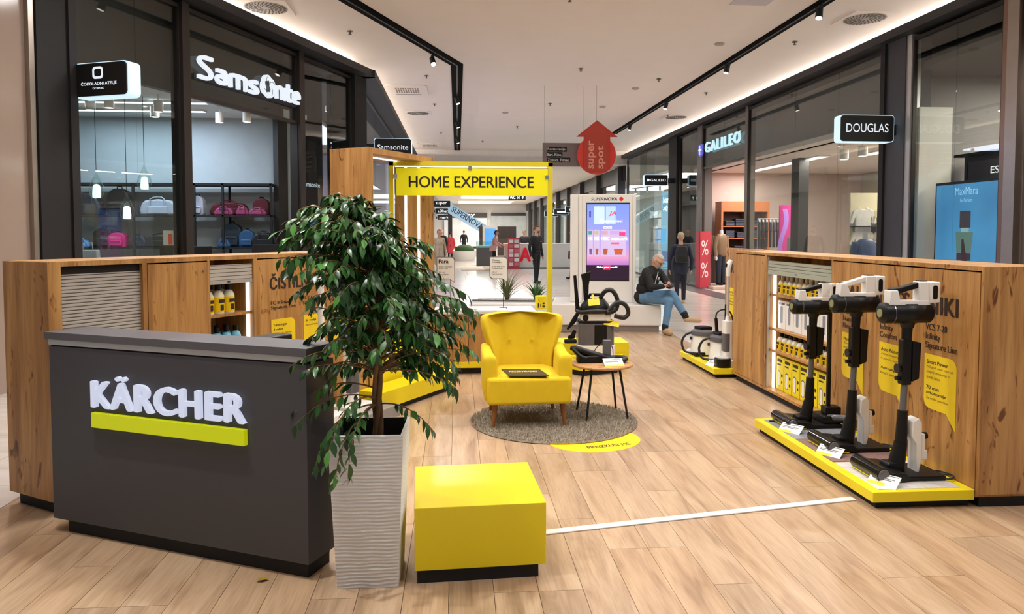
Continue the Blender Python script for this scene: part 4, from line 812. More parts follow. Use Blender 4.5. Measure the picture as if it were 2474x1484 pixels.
floor_cleaner('second white upright floor cleaner on the left podium, behind the ficus', tuple(ML @ Vector((2.25, -0.26, 0.131))), RL, 1.05)
floor_cleaner('white upright floor cleaner with grey pole at the far end of the right cabinet', (3.03, 7.93, 0.106), RC, 1.18)
b = MB().box(-0.2, 0.2, -0.06, 0.06, 0, 0.035); o = one(b, 'cash_tray', M_black, 'black device edge lying on the counter behind the front slab', 'device', bevel=0.008); o.location = ML @ Vector((1.02, -0.12, 1.0)); o.rotation_euler.z = RL; o.location.z = 0.98
MB_ = MB().box(-0.5, 0.5, -0.16, 0.16, 0, 0.03); o = one(MB_, 'inner_desk', M_dark, 'dark inner desk board below the countertop, behind the counter', 'desk'); 
o.location = (-1.25, 4.12, 0.95); o.rotation_euler.z = math.atan2(-0.67, 1.47)
for k, (xx, yy) in enumerate(((-0.46, -0.13), (0.46, -0.13), (-0.46, 0.13), (0.46, 0.13))): MB().box(xx - 0.02, xx + 0.02, yy - 0.02, yy + 0.02, -0.95, 0).obj('leg', M_blackm, o)
bpy.data.objects['cash_tray'].location = (-1.1, 4.12, 0.981)
# --- far podium with steam cleaners
t = podium('display_podium', 'small yellow podium with steam cleaners beyond the right cabinet', (2.8, 7.71, 0), 0, 0.59, 1.24, PT)
def steamer(label, loc, rz, poles=True):
    t = thing('steam_cleaner', label, 'steam cleaner', loc, rz)
    MB().lathe([(0.001, 0), (0.13, 0), (0.145, 0.02), (0.13, 0.2), (0.125, 0.24), (0.001, 0.24)], 28, M=Matrix.Diagonal((1, 1.15, 1, 1))).obj('tank', M_whitep, t, 40)
    MB().lathe([(0.125, 0.0), (0.15, 0.0), (0.15, 0.02), (0.125, 0.02)], 28, M=Matrix.Diagonal((1, 1.15, 1, 1))).obj('base_ring', M_black, t, 40)
    MB().lathe([(0.001, 0.24), (0.135, 0.24), (0.14, 0.255), (0.13, 0.29), (0.1, 0.31), (0.001, 0.315)], 28, M=Matrix.Diagonal((1, 1.2, 1, 1))).obj('lid', M_gtint, t, 40)
    MB().box(-0.07, 0.09, -0.07, 0.09, 0.30, 0.345).obj('tool_tray', M_black, t, bevel=0.01); MB().lathe([(0.001, 0), (0.02, 0), (0.02, 0.012), (0.001, 0.012)], 14, (-0.14, 0.03, 0.2), Matrix.Rotation(-PI/2, 4, 'Y')).obj('dial', M_black, t)
    MB().tube(curve([(-0.12, 0.04, 0.27), (-0.2, 0.06, 0.24), (-0.24, 0.08, 0.15), (-0.22, 0.06, 0.05), (-0.18, 0.0, 0.03), (-0.13, -0.06, 0.03)]), 0.014, 8).obj('hose', M_rubber, t, 50); MB().box(-0.19, -0.05, -0.16, -0.1, 0.0, 0.05).obj('hand_nozzle', M_black, t, bevel=0.012)
    if poles:
        MB().cyl((0.06, 0.02, 0.33), (0.06, 0.02, 0.66), 0.02, 0.016, 12).obj('pole', M_black, t, 40); MB().cyl((-0.04, 0.04, 0.33), (-0.055, 0.04, 0.5), 0.02, 0.018, 12).obj('pole', M_black, t, 40); MB().tube(curve([(-0.055, 0.04, 0.48), (-0.05, 0.03, 0.56), (0.02, 0.02, 0.6), (0.1, 0.0, 0.57), (0.13, -0.02, 0.45), (0.11, -0.02, 0.34)]), 0.009, 8).obj('cable_loop', M_rubber, t, 50)
    return t
steamer('nearer white steam cleaner with upright black poles on the far podium', (3.05, 8.16, PT), 0.1); steamer('rear white steam cleaner at the far corner of the far podium', (3.0, 8.66, PT), 0.2, False)
t = thing('robot_mop', 'black rounded device with grey lid at the near edge of the far podium', 'device', (2.96, 7.83, PT), 0); MB().prism(rrect(-0.1, 0.06, -0.09, 0.09, 0.06), 0, 0.1).obj('body', M_black, t, 40, 0.008); MB().prism(rrect(-0.085, 0.045, -0.075, 0.075, 0.05), 0.1, 0.106).obj('lid', M_grey, t)
price_card('price card lying beside the black device on the far podium', (2.86, 7.93, PT), -PI/2 + 0.5, 0.12, yellow=False); price_card('price card at the far tip of the far podium', (2.87, 8.75, PT), -PI/2 + 0.3, 0.12)
# --- plinth and wet vacuum behind the side table
t = thing('display_podium', 'low angular yellow podium behind the round side table', 'podium', (1.38, 7.93, 0)); pp = [(-0.28, 0.34), (0, 0), (0.46, 0.16), (0.6, 0.6), (-0.28, 0.6)]
MB().prism(pp, 0.06, 0.14).obj('deck', M_yel, t, bevel=0.003); MB().prism([(x*0.92 + 0.012, y*0.92 + 0.03) for x, y in pp], 0, 0.06).obj('plinth', M_blackm, t)
t = thing('yellow_box', 'taller yellow box behind the wet vacuum', 'box', (1.2, 8.56, 0)); MB().box(0, 0.86, 0, 0.45, 0.04, 0.275).obj('body', M_yel, t, bevel=0.003); MB().box(0.03, 0.83, 0.03, 0.42, 0, 0.04).obj('plinth', M_blackm, t)
t = thing('wet_vacuum', 'white and grey wet vacuum with coiled black hose behind the side table', 'vacuum cleaner', (1.585, 8.25, 0.141), -0.05); t.scale = (1, 1, 1.12)
W_ = 0.215
MB().prism(rrect(-W_, W_, -0.19, 0.19, 0.07), 0, 0.16).obj('base_tank', M_whitep, t, 40, 0.006); MB().prism(rrect(-0.205, 0.205, -0.18, 0.18, 0.075), 0.16, 0.38).obj('clear_tank', M_gtint, t, 40, 0.004); MB().box(-0.03, 0.11, -0.186, -0.17, 0.17, 0.37).obj('front_panel', M_black, t, bevel=0.006); MB().prism(rrect(-0.2, 0.2, -0.175, 0.175, 0.07), 0.38, 0.405).obj('tank_rim', M_black, t, 40)
MB().prism(rrect(-0.17, 0.17, -0.16, 0.16, 0.07), 0.405, 0.48).obj('white_collar', M_whitep, t, 40, 0.006); MB().lathe([(0.001, 0.48), (0.17, 0.48), (0.175, 0.5), (0.16, 0.56), (0.11, 0.62), (0.001, 0.63)], 28).obj('motor_head', M_black, t, 40); MB().tube([(-0.08, 0, 0.61), (-0.06, 0, 0.66), (0.06, 0, 0.66), (0.08, 0, 0.61)], 0.018, 10).obj('carry_handle', M_black, t, 50)
c = [(0.21*math.cos(a), 0.19*math.sin(a), 0.5 + 0.01*math.sin(3*a)) for a in [PI*0.1 - i*PI*2*0.95/24 for i in range(25)]]
MB().tube(c, 0.022, 10).obj('hose_coil', M_rubber, t, 50)
MB().tube(curve([(0.05, -0.05, 0.62), (0.1, -0.08, 0.7), (0.18, -0.1, 0.71), (0.24, -0.1, 0.62), (0.22, -0.12, 0.52), (0.1, -0.19, 0.49)]), 0.024, 10).obj('hose_loop', M_rubber, t, 50); MB().tube(curve([(0.12, -0.17, 0.5), (0.22, -0.16, 0.59), (0.32, -0.14, 0.57), (0.36, -0.14, 0.49), (0.31, -0.15, 0.44), (0.2, -0.16, 0.46)]), 0.024, 10).obj('hose_loop', M_rubber, t, 50)
MB().tube([(-0.2, 0.0, 0.5), (-0.215, 0.0, 0.66), (-0.235, 0, 0.86)], [0.025, 0.022, 0.018], 10).obj('wand', M_black, t, 50); MB().prism([(-0.13, 0.60), (-0.08, 0.6), (-0.075, 0.76), (-0.05, 0.9), (-0.165, 0.87), (-0.14, 0.76)], -0.02, 0.02, XZ).obj('wide_nozzle', M_black, t, bevel=0.006); MB().prism([(-0.2, 0.5), (-0.16, 0.52), (-0.22, 0.38), (-0.31, 0.30), (-0.33, 0.31), (-0.26, 0.42)], -0.02, 0.02, XZ).obj('side_nozzle', M_black, t, bevel=0.006); MB().cyl((-0.13, -0.165, 0.44), (-0.13, -0.17, 0.44), 0.035, 0.035, 16).obj('latch', M_black, t)
tagm = MB().box(-0.065, 0.065, -0.002, 0.002, 0, 0.075, M=T(-0.03, -0.16, 0.565) @ Matrix.Rotation(-0.5, 4, 'X') @ Matrix.Rotation(-0.1, 4, 'Y')); tagm.box(-0.015, 0.01, -0.002, 0.002, 0.07, 0.12, M=T(-0.04, -0.16, 0.565) @ Matrix.Rotation(-0.5, 4, 'X')); tagm.obj('price_tag', M_yel, t)
tagm = MB().box(-0.1, 0.07, -0.002, 0.002, 0, 0.07, M=T(0.17, -0.2, 0.36) @ Matrix.Rotation(-0.8, 4, 'X') @ Matrix.Rotation(0.2, 4, 'Y')); tagm.obj('price_tag', M_yel, t)
MB().tube([(-0.3, 0.0, 0.22), (-0.26, -0.05, 0.24), (-0.24, -0.06, 0.3)], [0.02, 0.03, 0.02], 10).obj('floor_tool', M_black, t, 50); MB().box(-0.36, -0.22, -0.1, -0.04, 0.17, 0.21).obj('floor_tool', M_black, t, bevel=0.01)
# ================================================================== SEATING GROUP
M_fab = mat('mustard_yellow_fabric', '#dcbc18', 0.9, var=0.07, vscale=14, bump=0.25, bscale=600); M_leg = mat('walnut_leg', '#8a5526', 0.4, var=0.2, vscale=20)
t = thing('armchair', 'yellow wingback armchair with wooden legs on the grey rug', 'armchair', (0.575, 5.8, 0.012), 0.02)
def subd(o, lv=2):
    m = o.modifiers.new('sub', 'SUBSURF'); m.levels = lv; m.render_levels = lv
    for p in o.data.polygons: p.use_smooth = True
    return o
def loft(rings, name, m, parent, lv=1):
    b = MB(); n = len(rings[0]); k = len(rings); vs = [p for r in rings for p in r]
    fs = [(j*n + i, j*n + (i+1) % n, (j+1)*n + (i+1) % n, (j+1)*n + i) for j in range(k-1) for i in range(n)] + [tuple(range(n-1, -1, -1)), tuple(range((k-1)*n, k*n))]
    b.add(vs, fs); o = b.obj(name, m, parent)
    for p in o.data.polygons: p.use_smooth = True
    if lv: subd(o, lv)
    return o
# seat
MB().box(-0.335, 0.345, -0.035, 0.62, 0.2, 0.415).obj('seat_base', M_fab, t, 60, 0.025, 4); MB().box(-0.27, 0.27, 0.02, 0.55, 0.37, 0.428).obj('seat_cushion', M_fab, t, 60, 0.03, 4)
# wingback: horizontal rings from seat to top
rings = []
nU = 17
for z, w, d, wing, yb, lean in ((0.30, 0.285, 0.10, 0.16, 0.60, 0.0), (0.42, 0.275, 0.10, 0.17, 0.61, 0), (0.52, 0.275, 0.10, 0.18, 0.62, 0), (0.60, 0.29, 0.10, 0.20, 0.635, 0), (0.68, 0.325, 0.10, 0.22, 0.65, 0), (0.76, 0.352, 0.10, 0.235, 0.66, 0), (0.83, 0.362, 0.10, 0.23, 0.67, 0), (0.87, 0.355, 0.085, 0.21, 0.675, 0), (0.888, 0.335, 0.05, 0.19, 0.68, 0)):
    front = []; back = []
    for i in range(nU):
        u = -1 + 2*i/(nU - 1); a = abs(u)
        f = max(0, (a - 0.5)/0.5)**1.6
        y = yb - wing*f - d/2 + 0.012*math.cos(u*9)*(1 - a)
        front.append((u*w*(1 - 0.10*f), y, z - 0.012*a*a))
        back.append((u*(w + 0.02), yb - wing*f*0.92 + d/2, z - 0.012*a*a))
    rings.append(front + back[::-1])
loft(rings, 'backrest', M_fab, t, 1)
for s in (-1, 1):
    rr = []
    for y, top, wid, x in ((0.03, 0.55, 0.09, 0.295), (0.036, 0.58, 0.12, 0.295), (0.06, 0.595, 0.13, 0.295), (0.15, 0.592, 0.125, 0.297), (0.3, 0.588, 0.115, 0.30), (0.42, 0.62, 0.10, 0.305), (0.55, 0.66, 0.085, 0.30)):
        ring = []
        for k in range(14):
            a = 2*PI*k/14; ca, sa = math.cos(a), math.sin(a)
            px = x + (wid/2)*math.copysign(abs(ca)**0.4, ca); zc = (0.21 + top)/2; hz = (top - 0.21)/2
            ring.append((s*(px + 0.018*((zc + hz*sa - 0.2)/0.4)), y, zc + hz*math.copysign(abs(sa)**0.35, sa)))
        rr.append(ring if s > 0 else ring[::-1])
    loft(rr, 'armrest', M_fab, t, 1)
for x, y, dx, dy in ((-0.265, 0.06, -0.02, -0.02), (0.285, 0.06, 0.02, -0.02), (-0.24, 0.56, -0.03, 0.04), (0.26, 0.56, 0.03, 0.04)): MB().cyl((x + dx, y + dy, 0.0), (x, y, 0.21), 0.014, 0.026, 14).obj('leg', M_leg, t, 40)
for x in (-0.1, 0.1): MB().ball((x, 0.572, 0.64), (0.012, 0.008, 0.012), 10, 6).obj('tuft_button', M_fab, t, 60)
t = thing('seat_card', 'dark brown card with yellow lettering lying on the armchair seat', 'card', (0.555, 5.93, 0.4415), -0.05)
MB().prism([(-0.13, -0.15), (0.19, -0.15), (0.13, 0.15), (-0.19, 0.15)], 0.0, 0.006).obj('board', mat('card_brown', '#40311a', 0.6), t); txt('REZERVIRANO', mat('card_print_yellow', '#d9c23a', 0.6), t, T(-0.125, 0.0, 0.0061), 0.23, 0.06, 0.03, 0.0006)
# --- round side table
t = thing('side_table', 'small round oak side table on four thin black legs', 'side table', (1.255, 6.2, 0.012))
MB().lathe([(0.001, 0.432), (0.255, 0.432), (0.268, 0.44), (0.268, 0.45), (0.262, 0.457), (0.001, 0.457)], 48).obj('tabletop', OAKL, t, 40)
for a in (0.85, 0.85 + PI/2, 0.85 + PI, 0.85 + 1.5*PI):
    c, s_ = math.cos(a), math.sin(a); MB().cyl((0.255*c, 0.255*s_, 0), (0.17*c, 0.17*s_, 0.432), 0.009, 0.011, 10).obj('leg', M_blackm, t, 40)
MB().lathe([(0.16, 0.42), (0.185, 0.42), (0.185, 0.432), (0.16, 0.432)], 32).obj('mounting_ring', M_blackm, t)
t = thing('window_vacuum', 'black handheld cleaner with hose lying on the side table', 'handheld cleaner', (1.24, 6.24, 0.47))
MB().tube([(-0.25, 0.02, 0.12), (-0.21, 0.0, 0.115), (-0.08, -0.03, 0.075), (0.06, -0.05, 0.035), (0.12, -0.05, 0.03)], [0.02, 0.03, 0.032, 0.03, 0.022], 12).obj('nozzle_arm', M_black, t, 50); MB().prism(rrect(-0.2, 0.02, -0.07, 0.06, 0.03), 0.0, 0.06).obj('body', M_black, t, 40, 0.008); MB().tube([(-0.24, 0.02, 0.125), (-0.22, -0.03, 0.1), (-0.17, -0.06, 0.05), (-0.12, -0.07, 0.04)], 0.018, 10).obj('handle', M_black, t, 50)
MB().tube(curve([(0.05, 0.0, 0.02), (0.13, 0.05, 0.025), (0.2, 0.02, 0.03), (0.22, -0.05, 0.03), (0.17, -0.09, 0.02), (0.06, -0.08, 0.02)]), 0.022, 10).obj('hose', M_rubber, t, 50); MB().tube(curve([(-0.06, -0.02, 0.07), (-0.02, 0, 0.13), (0.05, 0, 0.16), (0.11, 0, 0.13), (0.12, 0, 0.06)]), 0.004, 6).obj('cable', M_rubber, t)
MB().box(0.03, 0.1, -0.02, 0.02, 0.03, 0.19).obj('charger', M_gtint, t, bevel=0.006)
price_card('white price card with yellow edge on the round side table', (1.32, 6.06, 0.47), 0.1, 0.17, yellow=False); MB().box(-0.08, 0.08, -0.0014, -0.0004, 0.0, 0.022, M=T(0, -0.055, 0.0) @ Matrix.Rotation(-0.95, 4, 'X')).obj('price_patch', M_yel, bpy.data.objects[[o.name for o in bpy.data.objects if o.get('label') == 'white price card with yellow edge on the round side table'][0]])
# --- rug with pile
random.seed(11)
RC_ = (0.815, 6.07); RR = 0.70
t = thing('round_rug', 'round shaggy grey-brown rug under the armchair', 'rug', (RC_[0], RC_[1], 0))
M_pile = mat('rug_pile', '#aba08f', 0.95, var=0.35, vscale=60); MB().lathe([(0.001, 0.001), (RR - 0.01, 0.001), (RR, 0.006), (RR - 0.01, 0.012), (0.001, 0.012)], 64).obj('backing', mat('rug_backing', '#85796a', 0.95), t)
b = MB(); vs = []; fs = []
for i in range(16000):
    r = RR * math.sqrt(random.random()); a = random.random()*2*PI; x = r*math.cos(a); y = r*math.sin(a); th = random.random()*PI; w = 0.0032; h = random.uniform(0.012, 0.022); dx, dy = math.cos(th)*w, math.sin(th)*w; lx, ly = random.uniform(-.012, .012), random.uniform(-.012, .012); o = len(vs)
    vs += [(x - dx, y - dy, 0.008), (x + dx, y + dy, 0.008), (x + lx + dx*.6, y + ly + dy*.6, 0.008 + h), (x + lx - dx*.6, y + ly - dy*.6, 0.008 + h)]; fs.append((o, o+1, o+2, o+3))
me = bpy.data.meshes.new('pile'); me.from_pydata(vs, [], fs); me.materials.append(M_pile); tag(link('pile', me, t), kind='stuff')
t = thing('floor_sticker', 'yellow oval floor sticker reading PREIZKUSI ME at the edge of the rug', 'sticker', (1.05, 5.48, 0))
MB().prism([(0.37*math.cos(2*PI*i/48), 0.31*math.sin(2*PI*i/48)) for i in range(48)], 0.0002, 0.0014, Matrix.Rotation(0.35, 4, 'Z')).obj('disc', mat('sticker_yellow', '#fccb00', 0.45, var=0.02), t); txt('PREIZKUSI ME', M_ink, t, T(-0.08, -0.225, 0.0015) @ Matrix.Rotation(0.22, 4, 'Z'), 0.34, 0.055, 0.025, 0.0004, space=1.05)
# --- yellow box, cable strip, fallen leaf
t = thing('yellow_box', 'glossy yellow low box seat beside the planter', 'box seat', (-0.195, 3.26, 0), 0.05)
MB().box(0, 0.605, 0, 0.6, 0.062, 0.352).obj('body', mat('box_yellow', '#ecd60e', 0.35, var=0.02), t, bevel=0.003); MB().box(0.012, 0.57, 0.012, 0.56, 0, 0.062).obj('plinth', M_blackm, t)
b = MB().prism([(0, -0.027), (1.94, -0.027), (1.94, 0.027), (0, 0.027)], 0.0, 0.008); o = one(b, 'cable_cover', M_white, 'long white cable cover strip across the wooden floor', 'cable cover', bevel=0.003); o.location = (0.46, 3.78, 0.0); o.rotation_euler.z = math.atan2(0.35, 1.9)
# --- ficus in a ribbed planter
random.seed(21)
t = thing('potted_ficus', 'leafy green ficus tree in a tall ribbed white planter', 'potted plant', (-0.40, 3.38, 0), -0.03)
M_pot = mat('planter_white', '#dbd9d6', 0.55, var=0.03)
b = MB(); rows = 150; per = 14; ztop = 0.70; vs = []; fs = []
for j in range(rows + 1):
    z = ztop*j/rows; hw = 0.136 + 0.030*(z/ztop)
    k = 0
    for side in range(4):
        for i in range(per):
            u = -1 + 2*i/per; x, y = u*hw, -hw
            ph = z*2*PI/0.0165 + 1.1*noise.noise((u*1.6 + side*7, side*3.1, z*9)) * 3
            dsp = 0.0024*math.sin(ph) if 0 < j < rows else 0
            if i == 0: dsp *= 0.3
            y -= dsp
            a = side*PI/2; vs.append((x*math.cos(a) - y*math.sin(a), x*math.sin(a) + y*math.cos(a), z))
n = 4*per
fs = [(j*n + i, j*n + (i+1) % n, (j+1)*n + (i+1) % n, (j+1)*n + i) for j in range(rows) for i in range(n)] + [tuple(range(n-1, -1, -1))]
b.add(vs, fs); 
# rim and inner wall
hw = 0.166; iw = 0.154
b.add([(-hw, -hw, ztop), (hw, -hw, ztop), (hw, hw, ztop), (-hw, hw, ztop), (-iw, -iw, ztop + .002), (iw, -iw, ztop + .002), (iw, iw, ztop + .002), (-iw, iw, ztop + .002)], [(0, 1, 5, 4), (1, 2, 6, 5), (2, 3, 7, 6), (3, 0, 4, 7)])
pot = b.obj('planter', M_pot, t)
pot.data.shade_smooth(); pot.data.set_sharp_from_angle(angle=math.radians(50))
bb = MB(); bb.add([(-iw, -iw, ztop + .002), (iw, -iw, ztop + .002), (iw, iw, ztop + .002), (-iw, iw, ztop + .002), (-.14, -.14, 0.56), (.14, -.14, 0.56), (.14, .14, 0.56), (-.14, .14, 0.56)], [(0, 4, 5, 1), (1, 5, 6, 2), (2, 6, 7, 3), (3, 7, 4, 0)]); bb.obj('liner', M_blackm, t)
MB().box(-0.139, 0.139, -0.139, 0.139, 0.555, 0.565).obj('soil', mat('dark_soil', '#17120e', 0.95, bump=1.0, bscale=80), t)
M_bark = mat('ficus_bark', '#7a5a3c', 0.85, var=0.3, vscale=30)
tr = MB()
for ph in (0, 2.1, 4.2):
    tr.tube([(0.03 + 0.014*math.cos(ph + z*9), 0.012*math.sin(ph + z*9) + 0.02, z) for z in [0.56 + i*0.055 for i in range(14)]], [0.014 - 0.0004*i for i in range(14)], 8)
tr.obj('trunk', M_bark, t, 60)
# leaves
def leaf_mesh(name, m, L, W, curl):
    b = MB(); prof = [(0, 0.0), (0.18, 0.62), (0.42, 1.0), (0.66, 0.78), (0.86, 0.3), (1.0, 0.0)]; vs = []; fs = []
    for i, (s_, w) in enumerate(prof):
        z = -curl*L*s_*s_; vs += [(-w*W/2, s_*L, z + 0.16*w*W/2*2*0.5), (0, s_*L, z), (w*W/2, s_*L, z + 0.16*w*W/2*2*0.5)]
    for i in range(len(prof) - 1):
        a = 3*i; fs += [(a, a+1, a+4, a+3), (a+1, a+2, a+5, a+4)]
    me = bpy.data.meshes.new(name); me.from_pydata(vs, [], fs); me.materials.append(m); me.shade_smooth(); return me
lm = [mat('ficus_leaf_%d' % i, c, 0.32, var=0.25, vscale=25, spec=0.5) for i, c in enumerate(('#294f23', '#36672c', '#20411d', '#4d8439'))]
leafs = [leaf_mesh('leaf', lm[k % 4], L, W, cu) for k, (L, W, cu) in enumerate(((0.066, 0.026, 0.25), (0.06, 0.023, 0.4), (0.054, 0.021, 0.3), (0.064, 0.028, 0.2), (0.072, 0.026, 0.5), (0.057, 0.023, 0.15)))]
placed = []; br = MB()
def spray(p0, p1, p2, nl, sway=0.02):
    pts = [];
    for i in range(9):
        s_ = i/8; q = (1-s_)**2*Vector(p0) + 2*s_*(1-s_)*Vector(p1) + s_*s_*Vector(p2); pts.append(q)
    br.tube(pts, [0.0045*(1 - 0.8*i/8) for i in range(9)], 5)
    for i in range(nl):
        s_ = 0.25 + 0.75*(i + random.random()*0.6)/nl; s_ = min(s_, 1); k = min(int(s_*8), 7); q = pts[k].lerp(pts[k+1], s_*8 - k); d = (pts[k+1] - pts[k]).normalized()
        side = d.cross(Vector((0, 0, 1)));  side = side.normalized() if side.length > .1 else Vector((1, 0, 0))
        dr = (d*random.uniform(0.2, 0.8) + side*(1 if i % 2 else -1)*random.uniform(0.2, 0.8) + Vector((0, 0, -1))*random.uniform(0.2, 0.9) + Vector((random.uniform(-.3, .3), random.uniform(-.3, .3), random.uniform(-.2, .3)))).normalized()
        up = (Vector((random.uniform(-.5, .5), random.uniform(-.5, .5), 1)) - dr*dr.z); up = (up - dr*up.dot(dr)).normalized(); xa = dr.cross(up)
        sc2 = random.uniform(0.75, 1.2); R3 = Matrix((xa, dr, up)).transposed().to_4x4()
        placed.append((random.choice([0, 0, 1, 1, 2, 2, 3, 4, 5]), Matrix.Translation(q) @ R3 @ Matrix.Scale(sc2, 4)))
def Rz(z):
    tb = [(0.80, 0.28), (0.9, 0.36), (1.0, 0.40), (1.15, 0.42), (1.3, 0.41), (1.42, 0.38), (1.52, 0.36), (1.62, 0.32), (1.72, 0.22), (1.8, 0.08)]
    for (a, ra), (c, rc) in zip(tb[:-1], tb[1:]):
        if a <= z <= c: return ra + (rc - ra)*(z - a)/(c - a)
    return 0.1
n_sp = 300
for i in range(n_sp):
    u = (i + random.random())/n_sp; z1 = 0.93 + 0.86*(u**0.92); a = random.random()*2*PI
    if z1 < 1.12 and math.sin(a) < -0.25 and abs(math.cos(a)) < 0.85: continue            # open view of the trunk from the front
    if z1 < 1.1 and random.random() < 0.35: continue
    rr = Rz(z1)*random.uniform(0.45, 1.05); sh = 0.06 - 0.22*max(0, min(1, (z1 - 1.25)/0.45))
    z0 = max(0.95, min(1.42, z1 - random.uniform(0.0, 0.2))); p0 = (0.03, 0.02, z0); mid = (0.03 + (sh + rr*math.cos(a))*0.6, 0.02 + rr*0.6*math.sin(a), max(z0, z1) + random.uniform(0.03, 0.09)); p2 = (0.03 + sh + rr*math.cos(a), 0.02 + rr*math.sin(a), z1 - random.uniform(0, 0.05))
    spray(p0, mid, p2, random.randint(12, 17))
for p2, mid, nl in (((-0.36, -0.02, 0.77), (-0.2, 0, 0.97), 20), ((-0.33, -0.1, 0.73), (-0.15, -0.05, 0.92), 18), ((-0.16, -0.26, 0.58), (-0.1, -0.2, 0.93), 22), ((-0.06, -0.28, 0.52), (-0.05, -0.22, 0.85), 18), ((-0.22, -0.2, 0.55), (-0.15, -0.2, 0.85), 18), ((-0.12, -0.24, 0.5), (-0.1, -0.24, 0.78), 14), ((0.3, -0.08, 0.69), (0.18, -0.05, 0.84), 16), ((0.40, 0.0, 0.86), (0.25, 0, 1.06), 18), ((0.42, -0.05, 0.92), (0.2, 0, 1.1), 16), ((-0.2, -0.1, 0.9), (-0.1, 0, 1.05), 16),
                    ((0.02, 0.0, 1.81), (0.0, 0.0, 1.6), 5), ((-0.1, -0.02, 1.72), (-0.04, 0.0, 1.66), 6), ((-0.32, -0.05, 1.62), (-0.2, 0, 1.7), 12), ((0.46, 0.02, 1.3), (0.25, 0, 1.45), 18), ((0.47, -0.05, 1.06), (0.28, 0, 1.22), 18), ((0.42, -0.14, 0.98), (0.25, -0.05, 1.16), 18), ((0.36, -0.2, 1.12), (0.2, -0.1, 1.26), 16), ((0.48, 0.05, 1.22), (0.3, 0, 1.38), 16), ((-0.34, -0.12, 1.0), (-0.2, -0.06, 1.12), 12), ((-0.3, 0.05, 1.1), (-0.15, 0.03, 1.2), 14), ((0.44, -0.1, 1.2), (0.25, -0.05, 1.38), 18), ((-0.4, 0.05, 1.42), (-0.25, 0.02, 1.6), 16), ((-0.36, 0.0, 1.3), (-0.2, 0, 1.46), 12)):
    spray((0.03, 0.02, max(0.8, min(1.4, mid[2] - 0.1))), mid, p2, nl)
br.obj('branch_work', M_bark, t, 60)
cl = Vector((0.4, -3.38, 1.5)); placed.sort(key=lambda q: (q[1].translation - cl).length)
for k, Mx in placed[:300]:
    o = link('leaf', leafs[k], t); o.matrix_local = Mx
fb = {k: ([], []) for k in range(4)}
allv = []; allf = []; ml = []
for k, Mx in placed[300:]:
    o0 = len(allv); me = leafs[k]; allv += [tuple(Mx @ v.co) for v in me.vertices]
    for p in me.polygons: allf.append(tuple(v + o0 for v in p.vertices)); ml.append(k % 4)
me = bpy.data.meshes.new('foliage'); me.from_pydata(allv, [], allf)
for m in lm: me.materials.append(m)
me.polygons.foreach_set('material_index', ml); me.shade_smooth(); tag(link('foliage', me, t), kind='stuff')
o = tag(link('fallen_leaf', leaf_mesh('fallen_leaf', mat('yellow_leaf', '#a8851f', 0.6), 0.06, 0.03, 0.1)), 'single yellowed leaf fallen on the wooden floor before the counter', 'leaf'); o.location = (-0.92, 3.34, 0.012); o.rotation_euler = (0, 0, -1.3)
# ================================================================== BENCH AND TOTEM
RB = math.atan2(-0.27, 1.6)
t = thing('planter_bench', 'long white bench with built-in planting trough behind the kiosk', 'bench', (0.2, 11.86, 0), RB)
MB().box(0.03, 3.06, 0.03, 1.3, 0, 0.1).obj('kick_base', mat('kick_grey', '#8b8079', 0.4, 0.3), t); MB().box(0.0, 3.09, 0.0, 0.34, 0.1, 0.44).obj('front_body', M_white, t, bevel=0.02); MB().box(1.35, 3.09, 0.345, 1.35, 0.1, 0.44).obj('seat_block', M_white, t, bevel=0.02); MB().box(0.0, 1.34, 1.0, 1.35, 0.1, 0.44).obj('rear_body', M_white, t, bevel=0.02)
MB().box(0.0, 1.34, 0.345, 0.995, 0.1, 0.36).obj('soil_bed', mat('trough_soil', '#5d5148', 0.95, bump=1, bscale=60), t); MB().box(0, 1.34, 0.342, 0.36, 0.36, 0.47).obj('trough_edge', M_gtint, t)
random.seed(5)
def grass(label, loc, n, h, sp, m, wid=0.008, kind='grass plant', seedy=0):
    t = thing('planted_grass', label, 'plant', loc)
    for k in range(n):
        a = random.random()*2*PI; s_ = random.uniform(0.2, 1)*sp; hh = h*random.uniform(0.6, 1.0); b = MB(); pts = []
        for i in range(6):
            u = i/5; pts.append(Vector((math.cos(a)*s_*u*u, math.sin(a)*s_*u*u, hh*(u - 0.35*u*u*s_/sp))))
        vs = []; sd = Vector((-math.sin(a), math.cos(a), 0))
        for i, p in enumerate(pts): w = wid*(1 - i/5.2)*(0.6 + 0.8*min(1, i)); vs += [p - sd*w, p + sd*w + Vector((0, 0, 0.3*w))]
        b.add(vs, [(2*i, 2*i+1, 2*i+3, 2*i+2) for i in range(5)]); b.obj('blade', m, t)
    return t
mg = mat('dry_grass', '#6f7348', 0.6, var=0.3, vscale=10); ma = mat('agave_green', '#3f6630', 0.5, var=0.25, vscale=10)
grass('tall spiky grass in the bench trough below the bubble sign', (0.84, 12.2, 0.36), 120, 0.8, 0.5, mg, 0.009)
grass('short broad leaved agave in the bench trough behind the yellow tin', (1.33, 12.1, 0.36), 26, 0.55, 0.36, ma, 0.032)
t = thing('advertising_totem', 'white SUPERNOVA advertising totem with a coffee advert screen', 'totem', (2.0, 11.86, 0.44), RB)
MB().box(0, 0.93, 0, 0.14, 0, 1.78).obj('housing', M_white, t, bevel=0.012); MB().box(-0.14, -0.0, 0.05, 0.5, 0, 1.78).obj('side_wing', M_white, t, bevel=0.01); MB().box(0.06, 0.064, -0.002, 0.0, 0.02, 1.76).obj('panel_seam', M_gtint, t); MB().box(0.875, 0.879, -0.002, 0, 0.02, 1.76).obj('panel_seam', M_gtint, t)
def scr(name, c, e): return mat(name, c, 0.3, emit=e, var=0.0)
